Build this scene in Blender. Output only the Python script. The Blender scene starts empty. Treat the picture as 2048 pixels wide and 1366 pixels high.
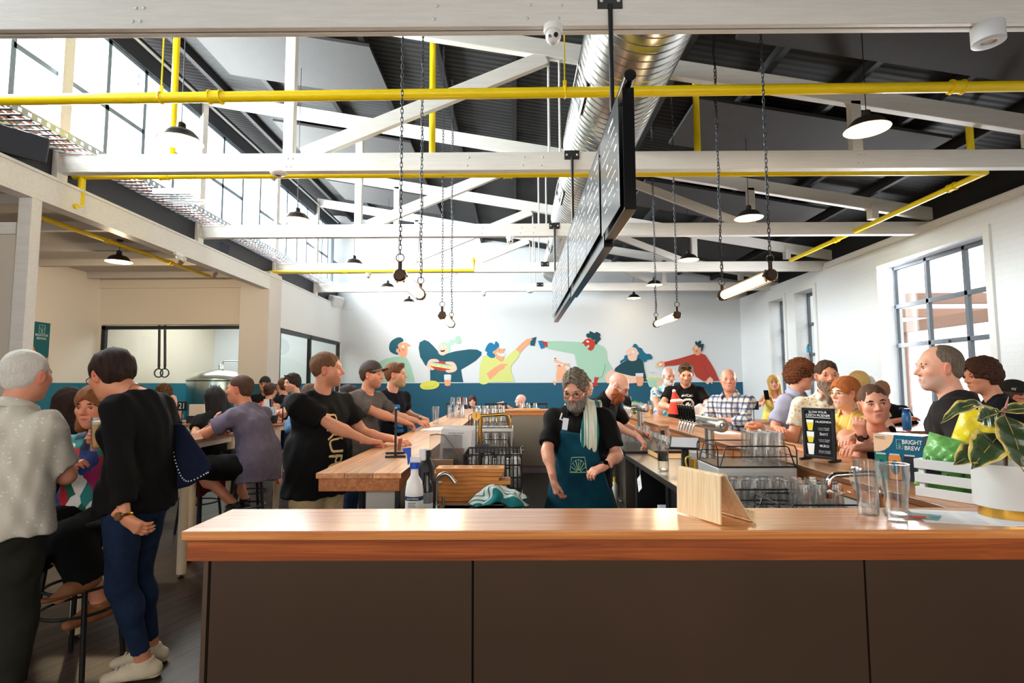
import bpy, bmesh, math, random
import numpy as np
from mathutils import Vector, Matrix, Euler
# ---------------------------------------------------------------- camera, light, exposure
S = bpy.context.scene
COL = S.collection
R = math.radians
F_PX = 1100.0
CAM = Vector((0, 0, 1.49))
PITCH, YAW, ROLL = math.atan(86 / 1100), math.atan(6 / 1100), R(0.2)
_f = Vector((-math.sin(YAW) * math.cos(PITCH), math.cos(YAW) * math.cos(PITCH), math.sin(PITCH)))
_r = _f.cross(Vector((0, 0, 1))).normalized()
_u = _r.cross(_f)
_q = Matrix.Rotation(ROLL, 3, _f)
CR, CU, CF = _q @ _r, _q @ _u, _f
cam = bpy.data.cameras.new('camera')
cam.sensor_width = 36; cam.lens = 36 * F_PX / 2048
cam.clip_end = 200; cam.clip_start = .02
camo = bpy.data.objects.new('camera', cam)
camo.matrix_world = Matrix(((CR.x, CU.x, -CF.x, CAM.x), (CR.y, CU.y, -CF.y, CAM.y), (CR.z, CU.z, -CF.z, CAM.z), (0, 0, 0, 1)))
COL.objects.link(camo); S.camera = camo

def ray(u, v):
    return CF + CR * ((u - 1024) / F_PX) + CU * ((683 - v) / F_PX)
def at(u, v, y=None, x=None, z=None):
    "the point of the room seen at pixel u, v on the plane y, x or z = const"
    d = ray(u, v)
    t = (y - CAM.y) / d.y if y is not None else (x - CAM.x) / d.x if x is not None else (z - CAM.z) / d.z
    return CAM + d * t

w = bpy.data.worlds.new('World'); S.world = w; w.use_nodes = True
bg = w.node_tree.nodes['Background']
bg.inputs[0].default_value = (0.93, 0.97, 1.0, 1); bg.inputs[1].default_value = 2.6
S.view_settings.view_transform = 'Standard'; S.view_settings.look = 'None'
S.view_settings.exposure = 0.6; S.view_settings.gamma = 1; S.view_settings.use_curve_mapping = False
S.cycles.max_bounces = 10; S.cycles.transparent_max_bounces = 24; S.cycles.transmission_bounces = 10
S.cycles.caustics_reflective = False; S.cycles.caustics_refractive = False
S.cycles.sample_clamp_indirect = 6

def area(name, loc, rot, sx, sy, power, col=(1, 1, 1), spread=180):
    l = bpy.data.lights.new(name, 'AREA'); l.shape = 'RECTANGLE'; l.size = sx; l.size_y = sy
    l.energy = power; l.color = col; l.spread = R(spread)
    o = bpy.data.objects.new(name, l); o.location = loc; o.rotation_euler = rot; COL.objects.link(o)
    return o
# daylight through the clerestory (left), the right-hand windows and the shopfront behind the camera
area('clerestory_daylight', (-5.15, 8.6, 5.0), (0, R(-82), 0), 1.6, 11.0, 2000, (0.93, 0.97, 1))
area('window_daylight', (6.45, 10.0, 2.3), (0, R(90), 0), 2.4, 2.6, 620, (0.96, 0.98, 1))
area('shopfront_daylight', (0.5, -3.9, 2.6), (R(80), 0, 0), 8, 2.2, 190, (1.0, 0.93, 0.84))

area('brewery_fill_light', (-6.6, 13.2, 3.58), (0, 0, 0), 2.4, 2.4, 75, (1, 1, 1))  # unseen fill lamp added to brighten the brew room

# ---------------------------------------------------------------- helpers
def lin(c):
    c /= 255.0
    return c / 12.92 if c <= 0.04045 else ((c + 0.055) / 1.055) ** 2.4
def rgb(c): return (lin(c[0]), lin(c[1]), lin(c[2]), 1)

MATS = {}
def nodes(m): return m.node_tree.nodes, m.node_tree.links
def M(name, c=(200, 200, 200), rough=.5, metal=0, noise=None, bump=None, coat=0, trans=0, ior=1.45, emit=0, ecol=None, alpha=1, spec=None, stretch=None, attr=False, sheen=0):
    if name in MATS: return MATS[name]
    m = bpy.data.materials.new(name); m.use_nodes = True; MATS[name] = m
    N, L = nodes(m); b = N['Principled BSDF']
    b.inputs['Base Color'].default_value = rgb(c); b.inputs['Roughness'].default_value = rough; b.inputs['Metallic'].default_value = metal
    b.inputs['Coat Weight'].default_value = coat; b.inputs['Transmission Weight'].default_value = trans; b.inputs['IOR'].default_value = ior
    b.inputs['Alpha'].default_value = alpha
    if sheen: b.inputs['Sheen Weight'].default_value = sheen
    if spec is not None: b.inputs['Specular IOR Level'].default_value = spec
    if emit: b.inputs['Emission Color'].default_value = rgb(ecol or c); b.inputs['Emission Strength'].default_value = emit
    m.diffuse_color = rgb(c)
    src = None
    def coords():
        tc = N.new('ShaderNodeTexCoord'); o = tc.outputs['Object']
        if stretch:
            mp = N.new('ShaderNodeMapping'); mp.inputs['Scale'].default_value = stretch; L.new(o, mp.inputs[0]); o = mp.outputs[0]
        return o
    if attr:
        a = N.new('ShaderNodeAttribute'); a.attribute_name = 'col'; src = a.outputs['Color']; L.new(src, b.inputs['Base Color'])
    if noise:
        sc, amt = noise
        t = N.new('ShaderNodeTexNoise'); t.inputs['Scale'].default_value = sc; t.inputs['Detail'].default_value = 4; L.new(coords(), t.inputs[0])
        rp = N.new('ShaderNodeMapRange'); rp.inputs['From Min'].default_value = .3; rp.inputs['From Max'].default_value = .7
        rp.inputs['To Min'].default_value = 1 - amt; rp.inputs['To Max'].default_value = 1 + amt; L.new(t.outputs[0], rp.inputs[0])
        mx = N.new('ShaderNodeVectorMath'); mx.operation = 'SCALE'
        if src: L.new(src, mx.inputs[0])
        else: mx.inputs[0].default_value = rgb(c)[:3]
        L.new(rp.outputs[0], mx.inputs['Scale']); L.new(mx.outputs[0], b.inputs['Base Color'])
    if bump:
        sc, st = bump
        t = N.new('ShaderNodeTexNoise'); t.inputs['Scale'].default_value = sc; t.inputs['Detail'].default_value = 3; L.new(coords(), t.inputs[0])
        bp = N.new('ShaderNodeBump'); bp.inputs['Strength'].default_value = st; bp.inputs['Distance'].default_value = .01
        L.new(t.outputs[0], bp.inputs['Height']); L.new(bp.outputs[0], b.inputs['Normal'])
    return m

def ramp(N, stops, interp='LINEAR'):
    r = N.new('ShaderNodeValToRGB'); r.color_ramp.interpolation = interp; e = r.color_ramp.elements
    while len(e) < len(stops): e.new(.5)
    for k, (p, c) in zip(e, stops): k.position = p; k.color = rgb(c)
    return r
def M_wood(name, dark, light, axis='x', scale=1.0, rough=.35, plank=None, coat=.0, seam=(40, 22, 12), gap=.004, var=(.72, 1.22)):
    "streaky timber, grain along one axis; plank = board width across the grain"
    if name in MATS: return MATS[name]
    m = bpy.data.materials.new(name); m.use_nodes = True; MATS[name] = m
    N, L = nodes(m); b = N['Principled BSDF']; b.inputs['Roughness'].default_value = rough; b.inputs['Coat Weight'].default_value = coat
    b.inputs['Coat Roughness'].default_value = .16
    tc = N.new('ShaderNodeTexCoord'); mp = N.new('ShaderNodeMapping')
    s = {'x': (.9, 24, 24), 'y': (24, .9, 24), 'z': (24, 24, .9)}[axis]
    mp.inputs['Scale'].default_value = [q * scale for q in s]; L.new(tc.outputs['Object'], mp.inputs[0])
    t = N.new('ShaderNodeTexNoise'); t.inputs['Scale'].default_value = 1.6; t.inputs['Detail'].default_value = 6; t.inputs['Distortion'].default_value = 1.2
    L.new(mp.outputs[0], t.inputs[0])
    rp = ramp(N, [(.28, dark), (.5, [(a + c) / 2 for a, c in zip(dark, light)]), (.72, light)]); L.new(t.outputs[0], rp.inputs[0])
    out = rp.outputs[0]; hgt = t.outputs[0]
    if plank:
        sx = N.new('ShaderNodeSeparateXYZ'); L.new(tc.outputs['Object'], sx.inputs[0])
        o = sx.outputs[{'x': 1, 'y': 0, 'z': 0}[axis]]
        d = N.new('ShaderNodeMath'); d.operation = 'DIVIDE'; d.inputs[1].default_value = plank; L.new(o, d.inputs[0])
        fl = N.new('ShaderNodeMath'); fl.operation = 'FLOOR'; L.new(d.outputs[0], fl.inputs[0])
        wn = N.new('ShaderNodeTexWhiteNoise'); wn.noise_dimensions = '1D'; L.new(fl.outputs[0], wn.inputs['W'])
        mr = N.new('ShaderNodeMapRange'); mr.inputs['To Min'].default_value = var[0]; mr.inputs['To Max'].default_value = var[1]; L.new(wn.outputs['Value'], mr.inputs[0])
        vm = N.new('ShaderNodeVectorMath'); vm.operation = 'SCALE'; L.new(out, vm.inputs[0]); L.new(mr.outputs[0], vm.inputs['Scale'])
        fr = N.new('ShaderNodeMath'); fr.operation = 'FRACT'; L.new(d.outputs[0], fr.inputs[0])
        lt = N.new('ShaderNodeMath'); lt.operation = 'LESS_THAN'; lt.inputs[1].default_value = gap / plank; L.new(fr.outputs[0], lt.inputs[0])
        mx = N.new('ShaderNodeMix'); mx.data_type = 'RGBA'; L.new(lt.outputs[0], mx.inputs[0]); L.new(vm.outputs[0], mx.inputs[6]); mx.inputs[7].default_value = rgb(seam)
        out = mx.outputs[2]; sb = N.new('ShaderNodeMath'); sb.operation = 'MULTIPLY_ADD'; L.new(lt.outputs[0], sb.inputs[0]); sb.inputs[1].default_value = -4; L.new(t.outputs[0], sb.inputs[2]); hgt = sb.outputs[0]
    L.new(out, b.inputs['Base Color'])
    bp = N.new('ShaderNodeBump'); bp.inputs['Strength'].default_value = .12; bp.inputs['Distance'].default_value = .004; L.new(hgt, bp.inputs['Height']); L.new(bp.outputs[0], b.inputs['Normal'])
    return m

OFF = {}
def T(name, label, cat, loc=None, rz=0, group=None, world=None):
    "a thing: an Empty that parents its parts (loc: parts authored locally; world: parts authored in room coordinates)"
    o = bpy.data.objects.new(name, None); COL.objects.link(o); o.empty_display_size = .1
    o.location = world if world is not None else (loc if loc is not None else (0, 0, 0)); o.rotation_euler = (0, 0, rz)
    if world is not None: OFF[o.name] = Vector(world)
    return tag(o, label, cat, group)
def tag(o, label=None, cat=None, group=None, kind=None):
    if label: o['label'] = label
    if cat: o['category'] = cat
    if group: o['group'] = group
    if kind: o['kind'] = kind
    return o
def dup(root, loc, rz=None, label=None, group=None, scale=None):
    def cp(o, par):
        c = o.copy(); COL.objects.link(c)
        if par: c.parent = par
        for k in list(o.children): cp(k, c)
        return c
    r = cp(root, None); r.location = loc
    if rz is not None: r.rotation_euler = (0, 0, rz)
    if label: r['label'] = label
    if group: r['group'] = group
    if scale: r.scale = scale
    return r

class MB:
    "collects shapes, then links them as ONE mesh object"
    def __init__(s): s.v = []; s.f = []; s.mi = []; s.m = 0
    def add(s, vs, fs):
        n = len(s.v); s.v += [Vector(p) for p in vs]; s.f += [[i + n for i in q] for q in fs]; s.mi += [s.m] * len(fs); return s
    def box(s, lo, hi, rot=None, piv=None):
        x0, y0, z0 = lo; x1, y1, z1 = hi
        vs = [Vector(p) for p in ((x0, y0, z0), (x1, y0, z0), (x1, y1, z0), (x0, y1, z0), (x0, y0, z1), (x1, y0, z1), (x1, y1, z1), (x0, y1, z1))]
        if rot is not None:
            c = Vector(piv) if piv is not None else (Vector(lo) + Vector(hi)) / 2
            vs = [c + rot @ (p - c) for p in vs]
        return s.add(vs, [(3, 2, 1, 0), (4, 5, 6, 7), (0, 1, 5, 4), (1, 2, 6, 5), (2, 3, 7, 6), (3, 0, 4, 7)])
    def cbox(s, c, sz, rot=None):
        c = Vector(c); h = Vector(sz) / 2; return s.box(c - h, c + h, rot)
    def beam(s, p, q, wd, ht, up=(0, 0, 1)):
        p, q = Vector(p), Vector(q); a = (q - p).normalized(); sd = a.cross(Vector(up)).normalized(); u = sd.cross(a)
        vs = [b + sd * i * wd / 2 + u * j * ht / 2 for b in (p, q) for i, j in ((-1, -1), (1, -1), (1, 1), (-1, 1))]
        return s.add(vs, [(0, 1, 2, 3), (7, 6, 5, 4), (0, 4, 5, 1), (1, 5, 6, 2), (2, 6, 7, 3), (3, 7, 4, 0)])
    def cyl(s, p, q, r0, r1=None, n=16, cap=True):
        r1 = r0 if r1 is None else r1; p, q = Vector(p), Vector(q); a = (q - p).normalized()
        sd = a.orthogonal().normalized(); u = a.cross(sd); vs = []
        for b, r in ((p, r0), (q, r1)): vs += [b + (sd * math.cos(2 * math.pi * i / n) + u * math.sin(2 * math.pi * i / n)) * r for i in range(n)]
        fs = [(i, (i + 1) % n, n + (i + 1) % n, n + i) for i in range(n)]
        if cap: fs += [list(range(n))[::-1], list(range(n, 2 * n))]
        return s.add(vs, fs)
    def tube(s, pts, r, n=8, closed=False, cap=True):
        pts = [Vector(p) for p in pts]; K = len(pts); rr = r if isinstance(r, (list, tuple)) else [r] * K
        vs = []; sd = None
        for i, p in enumerate(pts):
            a = (pts[(i + 1) % K] - pts[i - 1]) if closed else (pts[min(i + 1, K - 1)] - pts[max(i - 1, 0)])
            a = a.normalized() if a.length > 1e-9 else Vector((0, 0, 1))
            if sd is None: sd = a.orthogonal().normalized()
            sd = (sd - a * sd.dot(a)); sd = sd.normalized() if sd.length > 1e-6 else a.orthogonal().normalized(); u = a.cross(sd)
            vs += [p + (sd * math.cos(2 * math.pi * j / n) + u * math.sin(2 * math.pi * j / n)) * rr[i] for j in range(n)]
        fs = []
        for i in range(K if closed else K - 1):
            o, e = i * n, ((i + 1) % K) * n
            fs += [(o + j, o + (j + 1) % n, e + (j + 1) % n, e + j) for j in range(n)]
        if cap and not closed: fs += [list(range(n))[::-1], list(range((K - 1) * n, K * n))]
        return s.add(vs, fs)
    def lathe(s, prof, c=(0, 0, 0), n=24, axis=None):
        "prof: (r, z) from one end to the other; r = 0 closes an end"
        c = Vector(c); a = Vector(axis or (0, 0, 1)).normalized()
        q = Vector((0, 0, 1)).rotation_difference(a); K = len(prof); vs = []
        for r, z in prof: vs += [c + q @ Vector((max(r, 1e-5) * math.cos(2 * math.pi * j / n), max(r, 1e-5) * math.sin(2 * math.pi * j / n), z)) for j in range(n)]
        fs = [(i * n + j, i * n + (j + 1) % n, (i + 1) * n + (j + 1) % n, (i + 1) * n + j) for i in range(K - 1) for j in range(n)]
        return s.add(vs, fs)
    def prism(s, poly, d):
        "polygon pushed along d"
        d = Vector(d); poly = [Vector(p) for p in poly]; n = len(poly)
        return s.add(poly + [p + d for p in poly], [list(range(n))[::-1], list(range(n, 2 * n))] + [(i, (i + 1) % n, n + (i + 1) % n, n + i) for i in range(n)])
    def ball(s, c, r, n=12, m=8, rot=None):
        r = Vector(r) if not isinstance(r, (int, float)) else Vector((r, r, r)); c = Vector(c); vs = []
        for i in range(m + 1):
            t = math.pi * i / m
            for j in range(n):
                p = Vector((math.sin(t) * math.cos(2 * math.pi * j / n) * r.x, math.sin(t) * math.sin(2 * math.pi * j / n) * r.y, math.cos(t) * r.z))
                vs.append(c + (rot @ p if rot is not None else p))
        return s.add(vs, [(i * n + j, (i + 1) * n + j, (i + 1) * n + (j + 1) % n, i * n + (j + 1) % n) for i in range(m) for j in range(n)])
    def build(s, name, mat, parent=None, smooth=False, bev=0, sub=0, solid=0, kind=None, seg=2):
        me = bpy.data.meshes.new(name); o0 = Vector((0, 0, 0))
        q = parent
        while q is not None: o0 = o0 + OFF.get(q.name, Vector((0, 0, 0))); q = q.parent
        me.from_pydata([tuple(p - o0) for p in s.v], [], s.f)
        bm = bmesh.new(); bm.from_mesh(me); bmesh.ops.remove_doubles(bm, verts=bm.verts, dist=1e-6)
        bmesh.ops.recalc_face_normals(bm, faces=bm.faces); bm.to_mesh(me); bm.free()
        for mm in (mat if isinstance(mat, (list, tuple)) else [mat]): me.materials.append(mm)
        if isinstance(mat, (list, tuple)) and len(s.mi) == len(me.polygons): me.polygons.foreach_set('material_index', s.mi)
        if smooth: me.shade_smooth(); me.set_sharp_from_angle(angle=R(40))
        o = bpy.data.objects.new(name, me); COL.objects.link(o)
        if parent is not None: o.parent = parent
        if kind: o['kind'] = kind
        if bev:
            b = o.modifiers.new('bevel', 'BEVEL'); b.width = bev; b.segments = seg; b.limit_method = 'ANGLE'; b.harden_normals = False
        if solid: d = o.modifiers.new('solid', 'SOLIDIFY'); d.thickness = solid; d.offset = 0
        if sub: d = o.modifiers.new('sub', 'SUBSURF'); d.levels = sub; d.render_levels = sub
        return o
def struct(name, mb, mat, **k): return mb.build(name, mat, kind='structure', **k)
def thing1(name, mb, mat, label, cat, group=None, **k):
    o = mb.build(name, mat, **k); return tag(o, label, cat, group)

def spline(pts, n=6, closed=True):
    "smooth curve through points (any dimension)"
    P = [np.array(p, float) for p in pts]; K = len(P); out = []
    for i in range(K if closed else K - 1):
        if closed: a, b, c, d = P[i - 1], P[i], P[(i + 1) % K], P[(i + 2) % K]
        else: a, b, c, d = P[max(i - 1, 0)], P[i], P[i + 1], P[min(i + 2, K - 1)]
        for k in range(n):
            t = k / n
            out.append(.5 * (2 * b + (c - a) * t + (2 * a - 5 * b + 4 * c - d) * t * t + (3 * b - a - 3 * c + d) * t ** 3))
    if not closed: out.append(P[-1])
    return [tuple(p) for p in out]

def text(body, mat, parent, origin, right, up, size, name='lettering', align='CENTER', depth=.001, bold=0, fit=None):
    "letters as a mesh lying on a surface"
    cu = bpy.data.curves.new(name, 'FONT'); cu.body = body; cu.size = 1; cu.align_x = align; cu.align_y = 'CENTER'; cu.extrude = 0; cu.offset = bold
    o = bpy.data.objects.new(name, cu); COL.objects.link(o)
    dg = bpy.context.evaluated_depsgraph_get(); me = bpy.data.meshes.new_from_object(o.evaluated_get(dg)); bpy.data.objects.remove(o)
    right = Vector(right).normalized(); up = Vector(up).normalized(); nn = right.cross(up)
    xs = [v.co.x for v in me.vertices] or [0, 1]
    sx = size if fit is None else fit / max(1e-6, max(xs) - min(xs))
    mb = MB(); mb.add([Vector(origin) + right * v.co.x * sx + up * v.co.y * size + nn * depth for v in me.vertices], [list(p.vertices) for p in me.polygons])
    return mb.build(name, mat, parent)
# ---------------------------------------------------------------- room shell
XL, XR, YB, TOPW = -4.86, 6.3, 15.3, 3.87
XA, YA = -8.4, 11.0           # the brew-side alcove
def M_wall(name, c, dado=None, brick=False, zd=1.53, rough=.6):
    m = bpy.data.materials.new(name); m.use_nodes = True; MATS[name] = m
    N, L = nodes(m); b = N['Principled BSDF']; b.inputs['Roughness'].default_value = rough
    b.inputs['Base Color'].default_value = rgb(c)
    tc = N.new('ShaderNodeTexCoord')
    if dado:
        sx = N.new('ShaderNodeSeparateXYZ'); L.new(tc.outputs['Object'], sx.inputs[0])
        lt = N.new('ShaderNodeMath'); lt.operation = 'LESS_THAN'; lt.inputs[1].default_value = zd; L.new(sx.outputs[2], lt.inputs[0])
        mx = N.new('ShaderNodeMix'); mx.data_type = 'RGBA'; L.new(lt.outputs[0], mx.inputs[0]); mx.inputs[6].default_value = rgb(c); mx.inputs[7].default_value = rgb(dado)
        L.new(mx.outputs[2], b.inputs['Base Color'])
    if brick:
        mp = N.new('ShaderNodeMapping'); mp.inputs['Rotation'].default_value = (R(90), 0, R(90)); L.new(tc.outputs['Object'], mp.inputs[0])
        cx = N.new('ShaderNodeSeparateXYZ'); L.new(tc.outputs['Object'], cx.inputs[0]); cc = N.new('ShaderNodeCombineXYZ'); L.new(cx.outputs[1], cc.inputs[0]); L.new(cx.outputs[2], cc.inputs[1])
        t = N.new('ShaderNodeTexBrick'); t.inputs['Scale'].default_value = 1; t.inputs['Brick Width'].default_value = .24; t.inputs['Row Height'].default_value = .085; t.inputs['Mortar Size'].default_value = .006
        t.inputs['Mortar Smooth'].default_value = .6
        L.new(cc.outputs[0], t.inputs[0])
        nz = N.new('ShaderNodeTexNoise'); nz.inputs['Scale'].default_value = 25; L.new(tc.outputs['Object'], nz.inputs[0])
        ad = N.new('ShaderNodeMath'); ad.operation = 'MULTIPLY_ADD'; L.new(t.outputs['Fac'], ad.inputs[0]); ad.inputs[1].default_value = -1; L.new(nz.outputs[0], ad.inputs[2])
        bp = N.new('ShaderNodeBump'); bp.inputs['Strength'].default_value = .35; bp.inputs['Distance'].default_value = .012; L.new(ad.outputs[0], bp.inputs['Height']); L.new(bp.outputs[0], b.inputs['Normal'])
    return m
TEAL = (2, 84, 112)
WHITE = M('white_paint', (226, 226, 224), .5, bump=(60, .12))
WOODW = M('white_painted_timber', (228, 225, 220), .5, noise=(3, .05), bump=(18, .35), stretch=(1, 14, 14))
BLACKM = M('black_steel', (22, 22, 24), .4)
DARKR = M('charcoal_roof', (17, 16, 18), .75, noise=(1.2, .25))
DARKP = M('dark_purlin', (29, 28, 30), .7, noise=(2, .2))
m_back = M_wall('mural_wall_paint', (222, 226, 230), TEAL, zd=1.535)
m_alc = M_wall('alcove_paint', (226, 214, 196), (8, 100, 118), zd=1.55)
m_brick = M_wall('white_painted_brick', (226, 229, 232), None, True)
m_soft = M('soffit_paint', (196, 188, 180), .7)
# floor: dark boards laid on the skew
fl = MB(); fl.box((-9, -5, -.1), (12, 16, 0))
mf = M_wood('floor_boards', (30, 19, 16), (86, 60, 48), 'y', .8, rough=.38, plank=.105, seam=(10, 7, 6), gap=.012, var=(.5, 1.4))
N_, L_ = nodes(mf)
N_['Principled BSDF'].inputs['Specular IOR Level'].default_value = .3
for nd in list(N_):
    if nd.type == 'TEX_COORD':
        rt = N_.new('ShaderNodeMapping'); rt.inputs['Rotation'].default_value = (0, 0, R(20))
        for lk in list(nd.outputs['Object'].links):
            to = lk.to_socket; L_.remove(lk); L_.new(rt.outputs[0], to)
        L_.new(nd.outputs['Object'], rt.inputs[0])
struct('floor', fl, mf)
struct('wall_back', MB().box((XA - .2, YB, 0), (XR + .4, YB + .2, 6.3)), m_back)
# right wall with a big window and two slim ones; head 3.5 m, reveals .25 deep
WIN = [(7.22, 9.48, .75, 3.5), (11.45, 12.3, .75, 3.5), (12.74, 13.55, .75, 3.5)]
mb = MB(); y0 = -5
for (a, b, lo, hi) in WIN:
    mb.box((XR, y0, 0), (XR + .4, a, TOPW)); mb.box((XR, a, 0), (XR + .4, b, lo)); mb.box((XR, a, hi), (XR + .4, b, TOPW)); y0 = b
mb.box((XR, y0, 0), (XR + .4, YB, TOPW))
struct('wall_right', mb, m_brick)
mb = MB(); mb.box((XR - .05, -5, TOPW - .07), (XR + .1, 11.0, TOPW + .04)); struct('trim_1', mb, WOODW)
mb = MB()
for (a, b, lo, hi) in WIN:
    for q in (a, b): mb.box((XR - .035, q - .05, lo), (XR - .0005, q + .05, hi - .001))
    mb.box((XR - .036, a - .051, hi), (XR - .0005, b + .051, hi + .09))
struct('trim_2', mb, WHITE)
GREYF = M('grey_window_frame', (86, 92, 100), .45)
def M_pane(name, tint=(1, 1, 1), refl=.06):
    m = bpy.data.materials.new(name); m.use_nodes = True; MATS[name] = m
    N, L = nodes(m); N.remove(N['Principled BSDF']); out = N['Material Output']
    tr = N.new('ShaderNodeBsdfTransparent'); tr.inputs[0].default_value = (*tint, 1); gl = N.new('ShaderNodeBsdfGlossy'); gl.inputs['Roughness'].default_value = .01
    ge = N.new('ShaderNodeNewGeometry'); dt = N.new('ShaderNodeVectorMath'); dt.operation = 'DOT_PRODUCT'; L.new(ge.outputs['Incoming'], dt.inputs[0]); L.new(ge.outputs['Normal'], dt.inputs[1])
    ab = N.new('ShaderNodeMath'); ab.operation = 'ABSOLUTE'; L.new(dt.outputs['Value'], ab.inputs[0]); su = N.new('ShaderNodeMath'); su.operation = 'SUBTRACT'; su.inputs[0].default_value = 1; L.new(ab.outputs[0], su.inputs[1])
    pw = N.new('ShaderNodeMath'); pw.operation = 'POWER'; pw.inputs[1].default_value = 5; L.new(su.outputs[0], pw.inputs[0]); fr = N.new('ShaderNodeMath'); fr.operation = 'MULTIPLY_ADD'; L.new(pw.outputs[0], fr.inputs[0]); fr.inputs[1].default_value = .9; fr.inputs[2].default_value = .03
    mx = N.new('ShaderNodeMixShader')
    L.new(fr.outputs[0], mx.inputs[0]); L.new(tr.outputs[0], mx.inputs[1]); L.new(gl.outputs[0], mx.inputs[2]); L.new(mx.outputs[0], out.inputs[0])
    return m
PANE = M_pane('window_pane', (.97, .99, .98))
for i, (a, b, lo, hi) in enumerate(WIN):
    x = XR + .27; w_ = MB(); cols = 3 if b - a > 1.5 else 1
    for k in range(cols + 1):
        yy = a + (b - a) * k / cols; w_.box((x, yy - .03, lo), (x + .06, yy + .03, hi))
    for zz in (lo + .03, 2.13, 2.8, hi - .03): w_.box((x, a, zz - .035), (x + .06, b, zz + .035))
    f = struct('window_%d' % (i + 1), w_, GREYF, bev=.004)
    MB().box((x + .028, a, lo), (x + .032, b, hi)).build('pane', PANE, f)
    h = MB().box((x - .04, (a + b) / 2 - .05, 2.1), (x, (a + b) / 2 + .05, 2.14)).build('catch', GREYF, f)
# left side: post-and-plate, dark upstand, clerestory
XC = -4.98
BAYS = [3.42, 5.8, 8.45, 11.18, 13.5]
mb = MB(); mb.box((XL - .16, -5, 3.39), (XL, 10.75, 3.66)); struct('beam_left', mb, WOODW)
mb = MB(); mb.box((XL - .03, -5, 3.66), (XL + .015, YB, 3.69)); struct('trim_3', mb, WOODW)
mb = MB(); mb.box((XC - .1, -5, 3.66), (XC, YB, 4.12)); struct('wall_left', mb, M('dark_upstand', (30, 32, 38), .6))
mb = MB(); mb.box((XC - .05, -5, 5.75), (XC + .03, YB, 6.1)); struct('beam_clerestory', mb, M('dark_fascia', (34, 36, 42), .6))
mb = MB()
mb.box((XL - .14, 5.39, 0), (XL, 5.51, 3.389)); mb.build('post_alcove', WOODW, kind='structure', bev=.006)
mb = MB(); mb.box((XL - .4, 5.42, 0), (XL - .17, 5.53, 3.02)); mb.build('post_alcove', M('cream_post', (206, 196, 182), .55), kind='structure', bev=.006)
mb = MB(); mb.box((XL - 1.6, 5.41, 3.021), (XL - .17, 5.54, 3.14)); mb.build('beam_alcove', WOODW, kind='structure')
for i, (p, q) in enumerate(zip(BAYS[:-1] + [13.5], BAYS[1:] + [YB])):
    p0 = -0.2 if False else p
    fr = MB(); n = 4; dy = (q - p) / n
    for k in range(1, n): fr.box((XC - .06, p + dy * k - .03, 4.12), (XC, p + dy * k + .03, 5.75))
    for k in range(n):
        if k in (0, 1, 3): fr.box((XC - .06, p + dy * k, 4.86), (XC, p + dy * (k + 1), 4.92))
    fr.box((XC - .06, p, 4.10), (XC, q, 4.15)); fr.box((XC - .06, p, 5.7), (XC, q, 5.75))
    f = struct('window_%d' % (i + 4), fr, M('blue_grey_frame', (120, 136, 150), .5))
    MB().box((XC - .034, p, 4.12), (XC - .03, q, 5.75)).build('pane', PANE, f)
    lv = MB()
    for k in range(14): lv.box((XC - .12, p + dy * 2.0, 4.2 + k * .11), (XC - .02, p + dy * 2.02, 4.26 + k * .11), Matrix.Rotation(R(35), 3, 'Y'))
    lv.build('louvre_gallery', M('blue_grey_frame'), f)
for y in BAYS:
    struct('post_clerestory', MB().box((XC - .08, y - .07, 3.66), (XC + .06, y + .07, 6.0)), WOODW)
fr = MB()
for k in range(9): fr.box((XC - .06, -5 + k * 1.03 - .03, 4.12), (XC, -5 + k * 1.03 + .03, 5.75))
f = struct('window_9', fr, M('blue_grey_frame')); MB().box((XC - .034, -5, 4.12), (XC - .03, 3.42, 5.75)).build('pane', PANE, f)
# alcove, brew room, pillar
mb = MB(); mb.box((XA - .2, -5, 0), (XA, YB, 4.2)); struct('wall_alcove', mb, m_alc)
mb = MB(); mb.box((XA, YA, 2.72), (-5.42, YA + .15, 3.9)); mb.box((XA, YA, 0), (-8.36, YA + .15, 2.72)); mb.box((XA, YA - .05, 3.46), (-5.42, YA, 3.9)); struct('wall_brew_front', mb, m_alc)
mb = MB(); mb.box((-5.43, 10.75, 0), (XL, 11.32, 3.75)); struct('pillar', mb, M_wall('pillar_paint', (218, 208, 196), (3, 74, 88), zd=1.52))
mb = MB(); mb.box((-5.0, 11.32, 2.68), (XL, YB, 3.66)); mb.box((-5.0, 15.22, 0), (XL, YB, 2.7)); struct('wall_brew_side', mb, WHITE)
struct('ceiling_alcove', MB().box((XA, -5, 3.72), (XL - .16, YA, 3.8)), m_soft)
struct('ceiling_brew', MB().box((XA, YA + .15, 3.6), (-5.0, YB, 3.7)), WHITE)
for k in range(5): struct('purlin_alcove', MB().box((XA, 6.2 + k * 1.1, 3.6), (XL - .16, 6.28 + k * 1.1, 3.72)), m_soft)
def glazing(n, a, b, zt, axis, fixed, cols, frame=.07):
    fr = MB()
    def bx(u0, u1, z0, z1, t=.04):
        if axis == 'x': fr.box((u0, fixed - t, z0), (u1, fixed + t, z1))
        else: fr.box((fixed - t, u0, z0), (fixed + t, u1, z1))
    bx(a, b, zt - frame, zt); bx(a, b, 0, .08)
    for k in cols: bx(k - frame / 2, k + frame / 2, 0, zt)
    f = struct('window_%d' % n, fr, BLACKM)
    g = MB()
    if axis == 'x': g.box((a, fixed - .004, .05), (b, fixed + .004, zt - .03))
    else: g.box((fixed - .004, a, .05), (fixed + .004, b, zt - .03))
    g.build('pane', M_pane('brew_pane', (.93, .97, .95)), f)
glazing(10, -8.36, -5.43, 2.7, 'x', YA + .06, [-8.32, -5.47])
glazing(11, 11.32, 15.22, 2.66, 'y', XL - .05, [11.35, 13.07, 15.18])
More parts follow.
